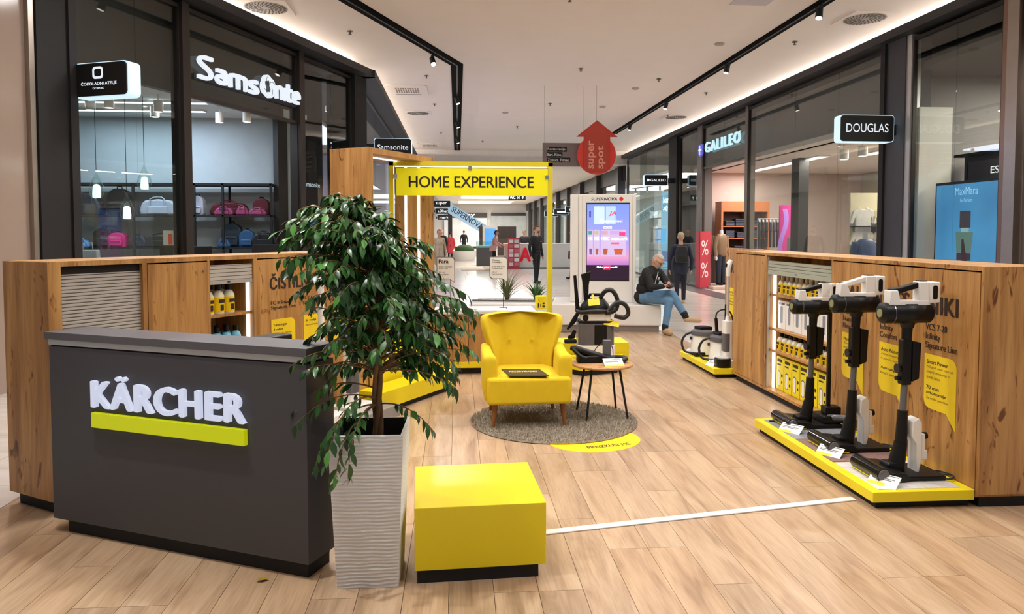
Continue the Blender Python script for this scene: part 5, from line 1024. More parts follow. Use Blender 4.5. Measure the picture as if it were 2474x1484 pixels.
s_ = MB().box(0.125, 0.825, -0.006, 0.0, 0.36, 1.64).obj('screen', M_blackm, t)
def patch(x0, x1, z0, z1, m, y, nm='screen_image', pr=None): return MB().box(x0, x1, y - 0.0006, y, z0, z1).obj(nm, m, pr or s_)
bg_ = bpy.data.materials.new('screen_blue_gradient'); bg_.use_nodes = True; nt = bg_.node_tree; bs = nt.nodes['Principled BSDF']; tc = nt.nodes.new('ShaderNodeTexCoord'); sx = nt.nodes.new('ShaderNodeSeparateXYZ'); nt.links.new(tc.outputs['Generated'], sx.inputs[0]); rr_ = ramp(nt, sx.outputs[2], [(0.0, '#a06ab8'), (0.12, '#c98fb9'), (0.35, '#9a8fd6'), (0.7, '#7f8fe0'), (1.0, '#6d86dc')]); nt.links.new(rr_.outputs[0], bs.inputs['Base Color']); nt.links.new(rr_.outputs[0], bs.inputs['Emission Color']); bs.inputs['Emission Strength'].default_value = 0.75; bs.inputs['Roughness'].default_value = 0.3
patch(0.135, 0.82, 0.62, 1.615, bg_, -0.0062); patch(0.135, 0.82, 0.38, 0.62, scr('screen_dark_purple', '#2a1632', 0.3), -0.0062)
patch(0.25, 0.42, 1.29, 1.58, scr('screen_window_a', '#b9d2f0', 0.7), -0.007); patch(0.44, 0.60, 1.29, 1.58, scr('screen_window_b', '#a9c4ef', 0.7), -0.007); patch(0.17, 0.20, 1.4, 1.5, scr('screen_navy', '#4a4fb0', 0.5), -0.007)
for i, (x, w, c) in enumerate(((0.15, 0.085, '#3a9a8c'), (0.25, 0.09, '#b3b07f'), (0.36, 0.14, '#c79ab0'), (0.50, 0.27, '#b9a0d8'))):
    patch(x, x + w, 0.76, 1.2, scr('pack_%d' % i, '#c4b4de', 0.55), -0.007 - 0.0007*i, 'pack_image'); patch(x + 0.01, x + w*0.8, 1.12, 1.18, scr('pack_top_%d' % i, c, 0.6), -0.011, 'pack_image')
    MB().lathe([(0.001, 0), (w*0.2, 0), (w*0.28, 0.1), (0.001, 0.1)], 12, (x + w*0.55, -0.0115, 0.79), M=Matrix.Diagonal((1, 0.01, 1, 1))).obj('cup_image', scr('cup_%d' % i, ('#7a4f9a', '#a5574f', '#b0573f', '#c85a3a')[i], 0.5), s_)
patch(0.66, 0.76, 1.1, 1.16, scr('pink_seal', '#e0407e', 0.7), -0.0112, 'pack_image'); patch(0.53, 0.66, 0.96, 0.99, scr('pink_strip', '#e05a8e', 0.7), -0.0112, 'pack_image')
wl = scr('screen_white', '#ffffff', 0.9)
txt('JA', scr('screen_red', '#d8486a', 0.7), s_, upright(0.49, -0.0115, 1.42), 0.12, 0.08, 0.02, 0.0005, shear=0.2); txt('Cappuccinu!', wl, s_, upright(0.35, -0.0115, 1.31), 0.36, 0.055, 0, 0.0005); txt('KOKOS', wl, s_, upright(0.40, -0.0115, 1.215), 0.14, 0.035, 0.01, 0.0005); txt('NESCAFÉ', wl, s_, upright(0.54, -0.0115, 1.03), 0.25, 0.05, 0.02, 0.0005); txt('NESC', wl, s_, upright(0.37, -0.0115, 1.03), 0.13, 0.05, 0.02, 0.0005); txt('NE', wl, s_, upright(0.26, -0.0115, 1.03), 0.07, 0.05, 0.02, 0.0005); txt('NI', wl, s_, upright(0.16, -0.0115, 1.03), 0.06, 0.05, 0.02, 0.0005)
patch(0.40, 0.52, 0.54, 0.62, scr('pink_blob', '#c02a58', 0.6), -0.007); txt('Make your world', wl, s_, upright(0.30, -0.0115, 0.565), 0.33, 0.035, 0.01, 0.0005)
txt('SUPER', M_ink, t, upright(0.2, -0.001, 1.675), 0.2, 0.05, 0.0, 0.001, shear=0.2); txt('NOVA', M_ink, t, upright(0.41, -0.001, 1.675), 0.21, 0.05, 0.03, 0.001, shear=0.2); MB().cyl((0.69, -0.004, 1.70), (0.69, 0, 1.70), 0.033, 0.033, 24).obj('red_dot', mat('logo_red', '#d81f26', 0.4), t)
# ================================================================== LUGGAGE SHOP (behind the left shopfront)
SY = 12.75
t = thing('shelf_rack', 'long black metal shelf rack with bags in the luggage shop', 'shelving', (-6.6, SY, 0))
W = 3.45
for x in (0.0, 1.15, 2.15, 2.62, 3.42): MB().box(x, x + 0.035, 0, 0.035, 0, 2.43).obj('upright', M_blackm, t)
for x in (0.0, 2.62, 3.42): MB().box(x, x + 0.035, 0.38, 0.415, 0, 2.43).obj('upright', M_blackm, t)
MB().box(0, W, 0, 0.415, 2.39, 2.43).obj('top_shelf', M_blackm, t)
for z in (0.72, 1.31, 1.86): MB().box(0, W, 0, 0.415, z, z + 0.03).obj('shelf', M_blackm, t)
def bag_backpack(label, x, z, w, h, d, m, grp='bags on the shelf rack', y=None, rz=0.0):
    t = thing('backpack', label, 'backpack', (x, SY + 0.08 if y is None else y, z), rz, grp)
    out = [(-w/2, 0.02)] + [(-w/2 + 0.02, 0)] + [(w/2 - 0.02, 0), (w/2, 0.02), (w/2, h*0.6)] + [(w/2*math.cos(a), h*0.6 + h*0.38*math.sin(a)) for a in [PI*k/10 for k in range(1, 10)]] + [(-w/2, h*0.6)]
    smoothprism(out, -d, 0, XZ, 'body', m, t, 0.02); smoothprism([(-w*0.36, 0.03), (w*0.36, 0.03), (w*0.36, h*0.38), (w*0.3, h*0.45), (-w*0.3, h*0.45), (-w*0.36, h*0.38)], 0.0, 0.05, XZ, 'front_pocket', m, t, 0.015); MB().tube([(-w*0.12, d*0.5, h*0.95), (-w*0.1, d*0.5, h*1.05), (w*0.1, d*0.5, h*1.05), (w*0.12, d*0.5, h*0.95)], 0.01, 8).obj('carry_loop', M_blackm, t, 50); MB().box(-w*0.3, w*0.3, -0.056, -0.045, h*0.36, h*0.375).obj('zip', M_blackm, t); return t
def bag_duffle(label, x, z, w, h, d, m, grp='bags on the shelf rack', y=None):
    t = thing('duffle_bag', label, 'bag', (x, SY + 0.05 if y is None else y, z), 0, grp)
    out = [(-w/2, 0.0), (w/2, 0.0), (w/2 + 0.015, h*0.3), (w/2 - 0.02, h*0.7), (w*0.36, h*0.92), (0, h), (-w*0.36, h*0.92), (-w/2 + 0.02, h*0.7), (-w/2 - 0.015, h*0.3)]
    smoothprism(out, -d, 0, XZ, 'body', m, t, 0.03); smoothprism([(-w*0.3, h*0.08), (w*0.3, h*0.08), (w*0.28, h*0.55), (-w*0.28, h*0.55)], 0, 0.025, XZ, 'front_pocket', m, t, 0.01); MB().tube([(-w*0.22, -0.01, h*0.5), (-w*0.2, -0.02, h*1.0), (-w*0.1, 0.02, h*1.12), (w*0.1, 0.02, h*1.12), (w*0.2, -0.02, h*1.0), (w*0.22, -0.01, h*0.5)], 0.011, 8).obj('handle', m, t, 50); return t
def bm_(n, c): return mat(n, c, 0.5, var=0.18, vscale=18)
nv = bm_('navy_fabric', '#22303f'); bk = bm_('black_fabric', '#17181c'); sv = bm_('silver_fabric', '#aeb4c4'); bu = bm_('burgundy_fabric', '#5a1526'); mg_ = bm_('magenta_fabric', '#8c3a63'); pk = bm_('hot_pink_fabric', '#e0187e'); bl = bm_('denim_blue_fabric', '#27527e'); lb = bm_('light_blue_fabric', '#6d9cd6')
Z1, Z2 = 1.89, 1.34
bag_duffle('navy weekend bag at the left end of the upper shelf', -6.2, Z1, 0.38, 0.33, 0.25, nv); bag_backpack('black backpack on the upper shelf behind a pendant lamp', -5.72, Z1, 0.36, 0.46, 0.2, bk); bag_duffle('silver grey travel bag on the upper shelf', -5.05, Z1, 0.58, 0.27, 0.25, sv); bag_backpack('silver grey upright bag right of the bronze mullion', -4.42, Z1, 0.22, 0.34, 0.15, sv)
bag_duffle('burgundy duffle bag at the back of the upper right shelf', -3.93, Z1, 0.6, 0.23, 0.2, bu, y=SY + 0.2); bag_duffle('shiny magenta belt bag, left of two on the upper right shelf', -3.97, Z1, 0.3, 0.13, 0.12, mg_); bag_duffle('small shiny magenta pouch in the middle of the upper right shelf', -3.66, Z1, 0.2, 0.14, 0.12, mg_); bag_backpack('burgundy backpack at the right end of the upper shelf', -3.38, Z1, 0.27, 0.3, 0.16, bu, y=SY + 0.18); bag_duffle('magenta belt bag in front of the burgundy backpack', -3.4, Z1, 0.28, 0.11, 0.1, mg_, y=SY + 0.03)
bag_backpack('dark grey backpack on the lower shelf behind the pink one', -5.98, Z2, 0.32, 0.34, 0.18, bk); bag_backpack('hot pink backpack on the lower shelf', -5.74, Z2, 0.28, 0.26, 0.16, pk, y=SY + 0.05); bag_duffle('light blue soft pouch at the left end of the lower shelf', -6.3, Z2, 0.2, 0.13, 0.15, lb); bag_duffle('dark grey toilet bag on the lower shelf', -5.4, Z2, 0.28, 0.2, 0.16, nv); bag_duffle('black slouchy bag on the lower shelf left of the mullion', -5.03, Z2, 0.5, 0.22, 0.2, bk)
bag_duffle('flat blue pouch on the lower shelf beside the mullion', -4.75, Z2, 0.26, 0.07, 0.14, bl); bag_backpack('black backpack with round top on the lower right shelf', -3.88, Z2, 0.34, 0.42, 0.18, nv, y=SY + 0.15); bag_duffle('small blue pouch before the black backpack', -3.97, Z2, 0.2, 0.14, 0.1, bl, y=SY + 0.03); bag_backpack('shiny blue backpack on the lower right shelf', -3.6, Z2, 0.26, 0.3, 0.16, bl); bag_duffle('dark duffle bag at the right end of the lower shelf', -3.3, Z2 + 0.0, 0.42, 0.25, 0.2, bk)
def crate(label, x, y, w, d, h, m=M_blackm):
    t = thing('display_plinth', label, 'plinth', (x, y, 0), 0); MB().box(-w/2, w/2, -d/2, d/2, 0.03, h).obj('block', m, t, bevel=0.004); MB().box(-w/2 + 0.02, w/2 - 0.02, -d/2 + 0.02, d/2 - 0.02, 0, 0.03).obj('foot', M_bronze, t); return t
crate('black display plinth before the rack, just right of the bronze mullion', -3.95, 11.6, 0.26, 0.26, 1.38); crate('black display plinth at the right in front of the duffle bag', -3.05, 12.1, 0.44, 0.3, 1.4)
t = thing('handbag', 'pale grey handbag standing on a display inside the left window', 'handbag', (-5.15, 10.6, 1.18)); smoothprism([(-0.14, 0), (0.14, 0), (0.13, 0.17), (-0.13, 0.17)], -0.1, 0.0, XZ, 'body', bm_('pale_leather', '#c3c5cc'), t, 0.015); MB().tube([(-0.07, 0.02, 0.16), (-0.06, 0.02, 0.27), (0.06, 0.02, 0.27), (0.07, 0.02, 0.16)], 0.008, 8).obj('handle', bm_('pale_leather', '#c3c5cc'), t, 50)
crate('low display plinth under the pale handbag', -5.15, 10.65, 0.4, 0.35, 1.18)
t = thing('suitcase', 'bright yellow hard shell suitcase top in the left window', 'suitcase', (-4.75, 10.9, 0.55)); MB().prism(rrect(-0.24, 0.24, 0, 0.66, 0.06), -0.26, 0.0, XZ).obj('shell', mat('suitcase_yellow', '#f0d213', 0.4), t, 40, 0.03, 3); MB().box(-0.08, 0.08, 0.1, 0.14, 0.66, 0.68).obj('handle', M_black, t); MB().box(-0.243, 0.243, 0.125, 0.132, 0.02, 0.64).obj('zip', M_black, t)
crate('low plinth carrying the yellow suitcase', -4.75, 11.03, 0.6, 0.36, 0.55)
def pendant(label, x, y, zb):
    t = thing('pendant_lamp', label, 'pendant lamp', (x, y, zb), 0, 'glass drop pendants')
    MB().lathe([(0.055, 0.0), (0.088, 0.05), (0.098, 0.11), (0.09, 0.17), (0.06, 0.24), (0.026, 0.31), (0.01, 0.37), (0.004, 0.40)], 20).obj('glass_drop', glass_mat('pendant_glass', '#f2fbf7', 1.5, boost=2), t, 60); MB().lathe([(0.001, 0.01), (0.05, 0.01), (0.055, 0.06), (0.045, 0.17), (0.03, 0.19), (0.001, 0.2)], 16).obj('diffuser', mat('pendant_glow', '#f4fff8', 0.5, emit=1.6, ecol='#f0fff4'), t, 60); MB().cyl((0, 0, 0.39), (0, 0, 3.6 - zb), 0.004, 0.004, 6).obj('cord', M_blackm, t)
pendant('glass drop pendant lamp, leftmost and middle height of three', -5.0, 10.6, 2.07); pendant('glass drop pendant lamp, highest of three', -4.6, 11.2, 2.22); pendant('glass drop pendant lamp, lowest of three', -4.75, 10.95, 1.78)
def can_spot(label, x, y, zt, h=0.16, r=0.065, grp='white cylinder spots'):
    t = thing('cylinder_spotlight', label, 'spotlight', (x, y, zt), 0, grp); MB().cyl((0, 0, -h), (0, 0, 0), r, r, 20).obj('cylinder', M_white, t, 40); MB().cyl((0, 0, -h - 0.002), (0, 0, -h + 0.001), r*0.8, r*0.8, 20).obj('lens', mat('can_lens', '#ffffff', 0.5, emit=3.0), t); MB().cyl((0, 0, 0), (0, 0, 0.1), 0.01, 0.01, 8).obj('stem', M_white, t); return t
for i, (x, y) in enumerate(((-5.2, 10.9), (-4.85, 10.7), (-4.55, 11.5), (-4.3, 11.0), (-3.75, 12.0), (-3.3, 11.9))): can_spot('white cylinder spotlight under the luggage shop ceiling, %s' % ('first from left', 'second from left', 'third from left', 'fourth from left', 'fifth, right of the mullion', 'rightmost')[i], x, y, 3.5)
t = thing('wall_tablet', 'small card with red picture and black box on the bronze mullion', 'display', MF @ Vector((-5.18, 0.1, 0)), RZF); MB().box(-0.09, 0.09, 0.0, 0.06, 0.9, 1.42).obj('black_box', M_blackm, t); MB().box(-0.09, 0.09, 0.0, 0.01, 1.43, 1.62).obj('card', M_grey, t); MB().box(0.0, 0.07, -0.002, 0.0, 1.44, 1.58).obj('picture', mat('card_red', '#c8442f', 0.5), t); MB().box(0.02, 0.07, -0.01, 0.0, 1.1, 1.2).obj('switch', M_white, t); MB().box(-0.02, 0.02, 0.02, 0.04, 0, 0.9).obj('stand', M_blackm, t)
def area(name, loc, sx, sy, power, col=(1, 1, 1), rot=(0, 0, 0)):
    l = bpy.data.lights.new(name, 'AREA'); l.shape = 'RECTANGLE'; l.size = sx; l.size_y = sy; l.energy = power; l.color = col
    o = bpy.data.objects.new(name, l); COL.objects.link(o); o.location = loc; o.rotation_euler = rot; return o
def fill_panel(label, x, y, z, w, d, power, col, emit=3.0):  # glowing panel plus area lamp, added to light a shop interior
    t = thing('added_light_panel', label, 'ceiling light', (x, y, z)); MB().box(-w/2, w/2, -d/2, d/2, -0.03, 0).obj('housing', M_white, t); MB().box(-w/2 + 0.02, w/2 - 0.02, -d/2 + 0.02, d/2 - 0.02, -0.033, -0.03).obj('diffuser', mat('fill_panel_glow_%s' % label[:6], '#ffffff', 0.5, emit=emit, ecol=col), t)
    c = hx(col); area('fill_panel_lamp', (x, y, z - 0.04), w, d, power, c[:3])
fill_panel('slim cool light panel in the luggage shop ceiling', -4.9, 11.6, 3.6, 2.2, 0.16, 55, '#d8ecff'); fill_panel('slim cool light panel deeper in the luggage shop ceiling', -5.2, 12.4, 3.6, 2.2, 0.16, 40, '#d8ecff')
fill_panel('cool light panel in the far left shop', -4.3, 20.0, 4.5, 1.5, 9, 420, '#dfe2ff', 1.5)
# row of downlights in the far left shop
for i in range(9): can_spot('slim ceiling downlight, %s in the row of the far left shop' % ORD[i], -2.75, 16.0 + i*1.3, 4.3, 0.12, 0.05, 'downlights in the far left shop')
t = thing('helmet_display', 'blue rounded luggage piece in the narrow left window', 'luggage', MF @ Vector((-1.3, 0.28, 1.5)), RZF); MB().ball((0, 0, 0.2), (0.22, 0.16, 0.2), 18, 10).obj('shell', mat('glossy_blue', '#2a86c8', 0.3), t, 60); MB().box(-0.23, 0.23, -0.005, 0.005, 0.19, 0.205).obj('seam', M_blackm, t); MB().box(-0.2, 0.2, -0.15, 0.15, -1.5, 0.0).obj('stand', M_blackm, t)
# ================================================================== SHOPS ON THE RIGHT
t = thing('video_screen', 'large blue perfume advert screen in the right shop window', 'screen', (7.2, 10.5, 0), -PI/2)
MB().box(0, 1.36, 0, 0.06, 0.55, 2.33).obj('bezel', M_blackm, t); skb = bpy.data.materials.new('advert_blue'); skb.use_nodes = True; nt = skb.node_tree; bs = nt.nodes['Principled BSDF']; tc = nt.nodes.new('ShaderNodeTexCoord'); no = nt.nodes.new('ShaderNodeTexNoise'); no.inputs['Scale'].default_value = 0.8; nt.links.new(tc.outputs['Object'], no.inputs['Vector']); rr_ = ramp(nt, no.outputs['Fac'], [(0.3, '#3f7fb5'), (0.7, '#4f9fd6')]); nt.links.new(rr_.outputs[0], bs.inputs['Base Color']); nt.links.new(rr_.outputs[0], bs.inputs['Emission Color']); bs.inputs['Emission Strength'].default_value = 0.7; bs.inputs['Roughness'].default_value = 0.25
s_ = MB().box(0.03, 1.33, -0.003, 0.0, 0.58, 2.29).obj('screen', skb, t)
txt('MaxMara', scr('advert_letters', '#9fd0f5', 0.8), s_, upright(0.44, -0.0036, 2.13), 0.46, 0.11, 0.0, 0.0005); txt('Le Parfum', scr('advert_letters', '#9fd0f5', 0.8), s_, upright(0.55, -0.0036, 2.03), 0.24, 0.05, 0, 0.0005)
def adv(poly, c, nm, y=0.0032): MB().prism(poly, y, y + 0.0006, XZ).obj(nm, scr('advert_' + nm, c, 0.35), s_)
adv([(0.55, 1.66), (0.77, 1.66), (0.77, 1.9), (0.55, 1.9)], '#4a4044', 'cap_image'); adv([(0.58, 1.6), (0.74, 1.6), (0.74, 1.66), (0.58, 1.66)], '#a9cfd2', 'collar_image'); adv([(0.5, 1.3), (0.79, 1.3), (0.83, 1.6), (0.47, 1.6)], '#6d8f85', 'bottle_image'); adv([(0.46, 0.7), (0.84, 0.7), (0.78, 1.2), (0.52, 1.2)], '#4f8f9c', 'skirt_image'); adv([(0.5, 1.2), (0.79, 1.2), (0.79, 1.3), (0.5, 1.3)], '#4d2f36', 'belt_image', 0.0036); adv([(0.6, 1.5), (0.64, 1.5), (0.72, 1.2), (0.74, 0.78), (0.64, 0.72), (0.6, 1.2)], '#43262c', 'ribbon_image', 0.004)
for x in (0.3, 1.06): MB().box(x - 0.02, x + 0.02, 0.02, 0.05, 0, 0.55).obj('leg', M_blackm, t)
t = thing('shelf_fascia', 'dark perfume counter canopy with ESTÉE lettering', 'display', (7.9, 11.1, 0), -PI/2); MB().box(0.3, 2.2, 0, 0.5, 2.4, 2.68).obj('fascia', mat('fascia_black', '#241f22', 0.4), t); txt('ESTÉE LAUDER', wl, t, upright(0.82, -0.003, 2.47), 1.25, 0.13, 0, 0.002); MB().box(0.0, 2.2, 0, 0.5, 2.78, 2.82).obj('canopy', M_blackm, t); MB().box(0.25, 0.33, 0.0, 0.5, 0, 2.8).obj('post', M_blackm, t); MB().box(2.1, 2.18, 0, 0.5, 0, 2.8).obj('post', M_blackm, t)
b = MB().box(7.03, 7.55, 10.66, 10.7, 0.0, 3.5); one(b, 'display_board', mat('window_panel_white', '#e0dbd2', 0.6), 'plain white display board left of the perfume advert screen', 'board')
fill_panel('light panel over the perfume counters', 9.2, 8.8, 4.08, 1.2, 3, 260, '#fff3e6'); fill_panel('slim light panel over the clothes rails', 9.4, 14.0, 3.4, 0.3, 4.5, 330, '#fff0e2'); fill_panel('slim light panel over the clothes shop entrance', 8.6, 18.8, 3.4, 0.3, 4.5, 330, '#fff0e6'); fill_panel('bright light panel in the shop beyond the black pillar', 8.5, 26.3, 3.7, 0.6, 5, 260, '#eef7ff')  # fill panels added to brighten the right-hand shops
can_spot('white cylinder spot hanging above the perfume screen', 8.2, 9.9, 3.55, 0.3, 0.1, None)
for i, (x, y) in enumerate(((8.0, 14.6), (8.0, 13.9))): can_spot('white cylinder spot of the clothes shop window, %s' % ('left one of the pair', 'right one of the pair')[i], x, y, 3.3, 0.2, 0.09)
t = thing('shelf_unit', 'tall orange wood shelf unit with folded trousers in the clothes shop', 'shelving', (7.75, 20.9, 0)); ow = mat('orange_wood', '#a5623a', 0.45, var=0.15, vscale=3)
MB().box(0, 0.06, 0, 0.5, 0, 2.5).obj('side_panel', ow, t); MB().box(1.4, 1.46, 0, 0.5, 0, 2.5).obj('side_panel', ow, t); MB().box(0.06, 1.4, 0, 0.5, 2.2, 2.5).obj('header', ow, t); MB().box(0.06, 1.4, 0.46, 0.5, 0, 2.2).obj('back_panel', mat('unit_back', '#4a2d20', 0.6), t); MB().box(0.78, 0.82, 0, 0.46, 0.3, 2.2).obj('divider', ow, t)
for z in (0.3, 0.95, 1.4, 1.75): MB().box(0.06, 1.4, 0, 0.46, z, z + 0.03).obj('shelf', ow, t)
jn = bm_('folded_denim', '#1f2740')
for i, (x, z) in enumerate(((0.15, 1.78), (0.45, 1.78), (0.9, 1.78), (0.15, 1.43), (0.5, 1.43), (0.95, 1.43), (0.12, 0.98), (0.42, 0.98), (0.95, 0.98))):
    b = MB()
    tt = thing('folded_trousers', 'stack of dark folded trousers, %s, in the orange shelf unit' % ('top left', 'top middle', 'top right', 'second shelf left', 'second shelf middle', 'second shelf right', 'third shelf left', 'third shelf middle', 'third shelf right')[i], 'clothes', (7.75 + x, 20.93, z), 0, 'folded trousers in the shelf unit')
    for k in range(3 + i % 2): MB().box(0.0, 0.27, 0, 0.3, 0.055*k, 0.055*k + 0.048).obj('folded_layer', jn, tt, bevel=0.012)
def mannequin(label, x, y, rz, jacket, legs, z0=0.1):
    t = thing('mannequin', label, 'mannequin', (x, y, z0), rz)
    sk = mat('mannequin_white', '#dedad6', 0.4)
    for s in (-1, 1): MB().tube([(s*0.09, 0, 0.05), (s*0.09, 0.01, 0.45), (s*0.085, 0, 0.85)], [0.06, 0.075, 0.1], 12).obj('trouser_leg', legs, t, 60); MB().prism(rrect(-0.045, 0.045, -0.16, 0.09, 0.04), 0, 0.06, T(s*0.09, 0, 0)).obj('shoe', M_black, t, bevel=0.015)
    rings = []
    for z, w, d in ((0.78, 0.19, 0.13), (0.95, 0.185, 0.13), (1.15, 0.2, 0.135), (1.32, 0.215, 0.13), (1.42, 0.18, 0.1), (1.46, 0.09, 0.07)): rings.append([(w*math.cos(2*PI*k/16), d*math.sin(2*PI*k/16), z) for k in range(16)])
    loft(rings, 'jacket', jacket, t, 1)
    for s in (-1, 1): MB().tube([(s*0.19, 0, 1.39), (s*0.25, 0.01, 1.1), (s*0.25, -0.04, 0.82)], [0.075, 0.062, 0.05], 12).obj('sleeve', jacket, t, 60); MB().ball((s*0.25, -0.05, 0.76), (0.03, 0.035, 0.07), 10, 7).obj('hand', sk, t, 60)
    MB().cyl((0, 0, 1.44), (0, 0, 1.56), 0.055, 0.05, 14).obj('neck', sk, t, 50); MB().cyl((0, 0, -0.02), (0, 0, 0.0), 0.2, 0.2, 24).obj('base_disc', M_white, t); return t
bj = bm_('brown_tweed', '#7d6650'); dj = bm_('dark_denim', '#1c2838')
mannequin('headless mannequin in brown jacket and jeans at the clothes shop entrance', 7.5, 20.2, 0.5, bj, dj); mannequin('second mannequin in brown jacket, half behind the sale pillar', 7.25, 20.75, -0.2, bj, dj); mannequin('mannequin bust in a blue suit behind the right window', 7.4, 12.7, 0.1, bm_('blue_suit', '#5f7098'), dj, 0.02)
b = MB().box(7.1, 7.95, 19.7, 21.2, 0, 0.08); one(b, 'window_platform', mat('platform_pale', '#c9b4a8', 0.5), 'low pale platform under the mannequins', 'platform', bevel=0.01)
t = thing('sale_banner', 'red sale banner with two percent signs on the grey pillar', 'banner', (6.86, 20.32, 0), 0); MB().box(-0.0, 0.3, -0.2, -0.185, 0.02, 1.62).obj('banner', mat('sale_red', '#c23c4e', 0.5), t); MB().box(-0.012, 0.0, -0.18, 0.16, 0.02, 1.62).obj('banner_side', mat('sale_red', '#c23c4e', 0.5), t)
for z in (0.32, 0.95): txt('%', M_paper, t, upright(0.04, -0.2005, z), 0.2, 0.42, 0.0, 0.001)
b = MB(); 
t = thing('clothes_rail', 'rail of dark jackets beside the pink poster', 'clothes rail', (8.4, 19.0, 0)); MB().cyl((-0.35, 0, 1.95), (0.45, 0, 1.95), 0.015, 0.015, 10).obj('rail', M_alu, t); MB().cyl((-0.35, 0, 0), (-0.35, 0, 1.95), 0.015, 0.015, 10).obj('post', M_alu, t); MB().cyl((0.45, 0, 0), (0.45, 0, 1.95), 0.015, 0.015, 10).obj('post', M_alu, t)
def garment(x, y, z, m, label, grp, parent=None, rz=0.0, h=0.75):
    o = one(MB().prism([(-0.15, -h), (0.15, -h), (0.155, -0.2), (0.22, -0.34), (0.27, -0.31), (0.2, -0.07), (0.07, 0.0), (0.03, -0.045), (-0.03, -0.045), (-0.07, 0), (-0.2, -0.07), (-0.27, -0.31), (-0.22, -0.34), (-0.155, -0.2)], -0.03, 0.03, XZ), 'hanging_jacket', m, label, 'jacket', grp, None, 0.012); o.location = (x, y, z); o.rotation_euler.z = rz; return o
for i in range(8): garment(8.1 + i*0.1, 19.0, 1.94, (dj, bk, nv, dj)[i % 4], 'dark jacket, %s from left on the rail beside the pink poster' % ORD[i], 'jackets on the rail', rz=1.2)
t = thing('standing_poster', 'magenta and lilac standing poster in the clothes shop', 'poster', (8.33, 18.3, 0), -0.1); MB().box(0, 0.42, 0, 0.04, 0.05, 2.3).obj('panel', mat('poster_magenta', '#c01a80', 0.5, emit=0.15), t); wv = [(0.03 + 0.08*math.sin(i*0.6) + 0.06, 0.1 + i*0.14) for i in range(16)]; MB().prism([(x - 0.05, z) for x, z in wv] + [(x + 0.07, z) for x, z in wv[::-1]], 0.0005, 0.0015, XZ).obj('lilac_wave', mat('poster_lilac', '#a878d8', 0.5, emit=0.15), t); MB().box(0.2, 0.34, -0.0015, 0, 1.0, 1.45).obj('picture', M_gtint, t); MB().box(0.05, 0.41, -0.1, 0.14, 0, 0.05).obj('foot', M_blackm, t)
rpil(17.2, 17.6, 8.3, 8.55, M_blackm, 3.4)
t = thing('shirt_wall', 'lit wall display with pale shirts behind the right window', 'wall display', (8.05, 14.4, 0), -0.1); MB().box(0, 1.3, 0, 0.05, 0.2, 2.4).obj('backboard', mat('cream_backboard', '#d9cfb0', 0.7), t)
for z in (0.7, 1.2, 1.7): MB().box(0, 1.3, -0.3, 0, z, z + 0.025).obj('shelf', M_blackm, t)
for i in range(6):
    M = Matrix.Translation((8.05, 14.4, 0)) @ Matrix.Rotation(-0.1, 4, 'Z'); p = M @ Vector((0.2 + (i % 3)*0.42, -0.13, 2.1 if i < 3 else 1.66)); garment(p.x, p.y, p.z, bm_(('shirt_white', 'shirt_cream', 'shirt_grey')[i % 3], ('#dcd9d2', '#cbbf9f', '#8f9198')[i % 3]), 'pale shirt, %s in the %s row of the lit wall display' % (ORD[i % 3], 'upper' if i < 3 else 'lower'), 'shirts on the wall display', rz=-0.1, h=0.42 if i > 2 else 0.5)
t = thing('small_notice', 'small red notice sign on the pink wall of the clothes shop', 'notice', (7.42, 21.72, 1.78)); MB().box(0, 0.24, 0, 0.02, 0, 0.13).obj('plate', mat('notice_red', '#c8202e', 0.5), t); txt('-50 %', M_paper, t, upright(0.03, -0.001, 0.035), 0.18, 0.06, 0.02, 0.001)
t = thing('digital_poster', 'bright cyan digital poster in the window beyond the seated man', 'screen', (7.12, 25.0, 0), -PI/2); MB().box(0, 1.5, 0, 0.05, 0.3, 3.0).obj('bezel', M_alu, t); MB().box(0.1, 1.4, 0.005, 0.045, 0, 0.3).obj('base', M_alu, t); MB().box(0.03, 1.47, -0.004, 0, 0.33, 2.97).obj('screen', mat('cyan_screen', '#7fc4e6', 0.4, emit=1.0, ecol='#78c8ee', var=0.3, vscale=2.5), t); txt('blazer\n-40', wl, t, upright(0.25, -0.0045, 2.3), 1.0, 0.5, 0.03, 0.001); MB().box(0.2, 1.3, -0.0045, -0.004, 0.6, 0.95).obj('caption_block', mat('caption_blue', '#5f86c8', 0.5, emit=0.6), t)
t = thing('shop_rack', 'white shelf with small goods behind the totem', 'shelving', (7.4, 27.6, 0), -PI/2); MB().box(0, 1.2, 0.0, 0.4, 0, 0.1).obj('base', M_white, t)
for z in (0.5, 0.9, 1.3, 1.7, 2.1): MB().box(0, 1.2, 0, 0.4, z, z + 0.03).obj('shelf', M_white, t)
for x in (0, 1.17): MB().box(x, x + 0.03, 0, 0.4, 0, 2.4).obj('side', M_white, t)
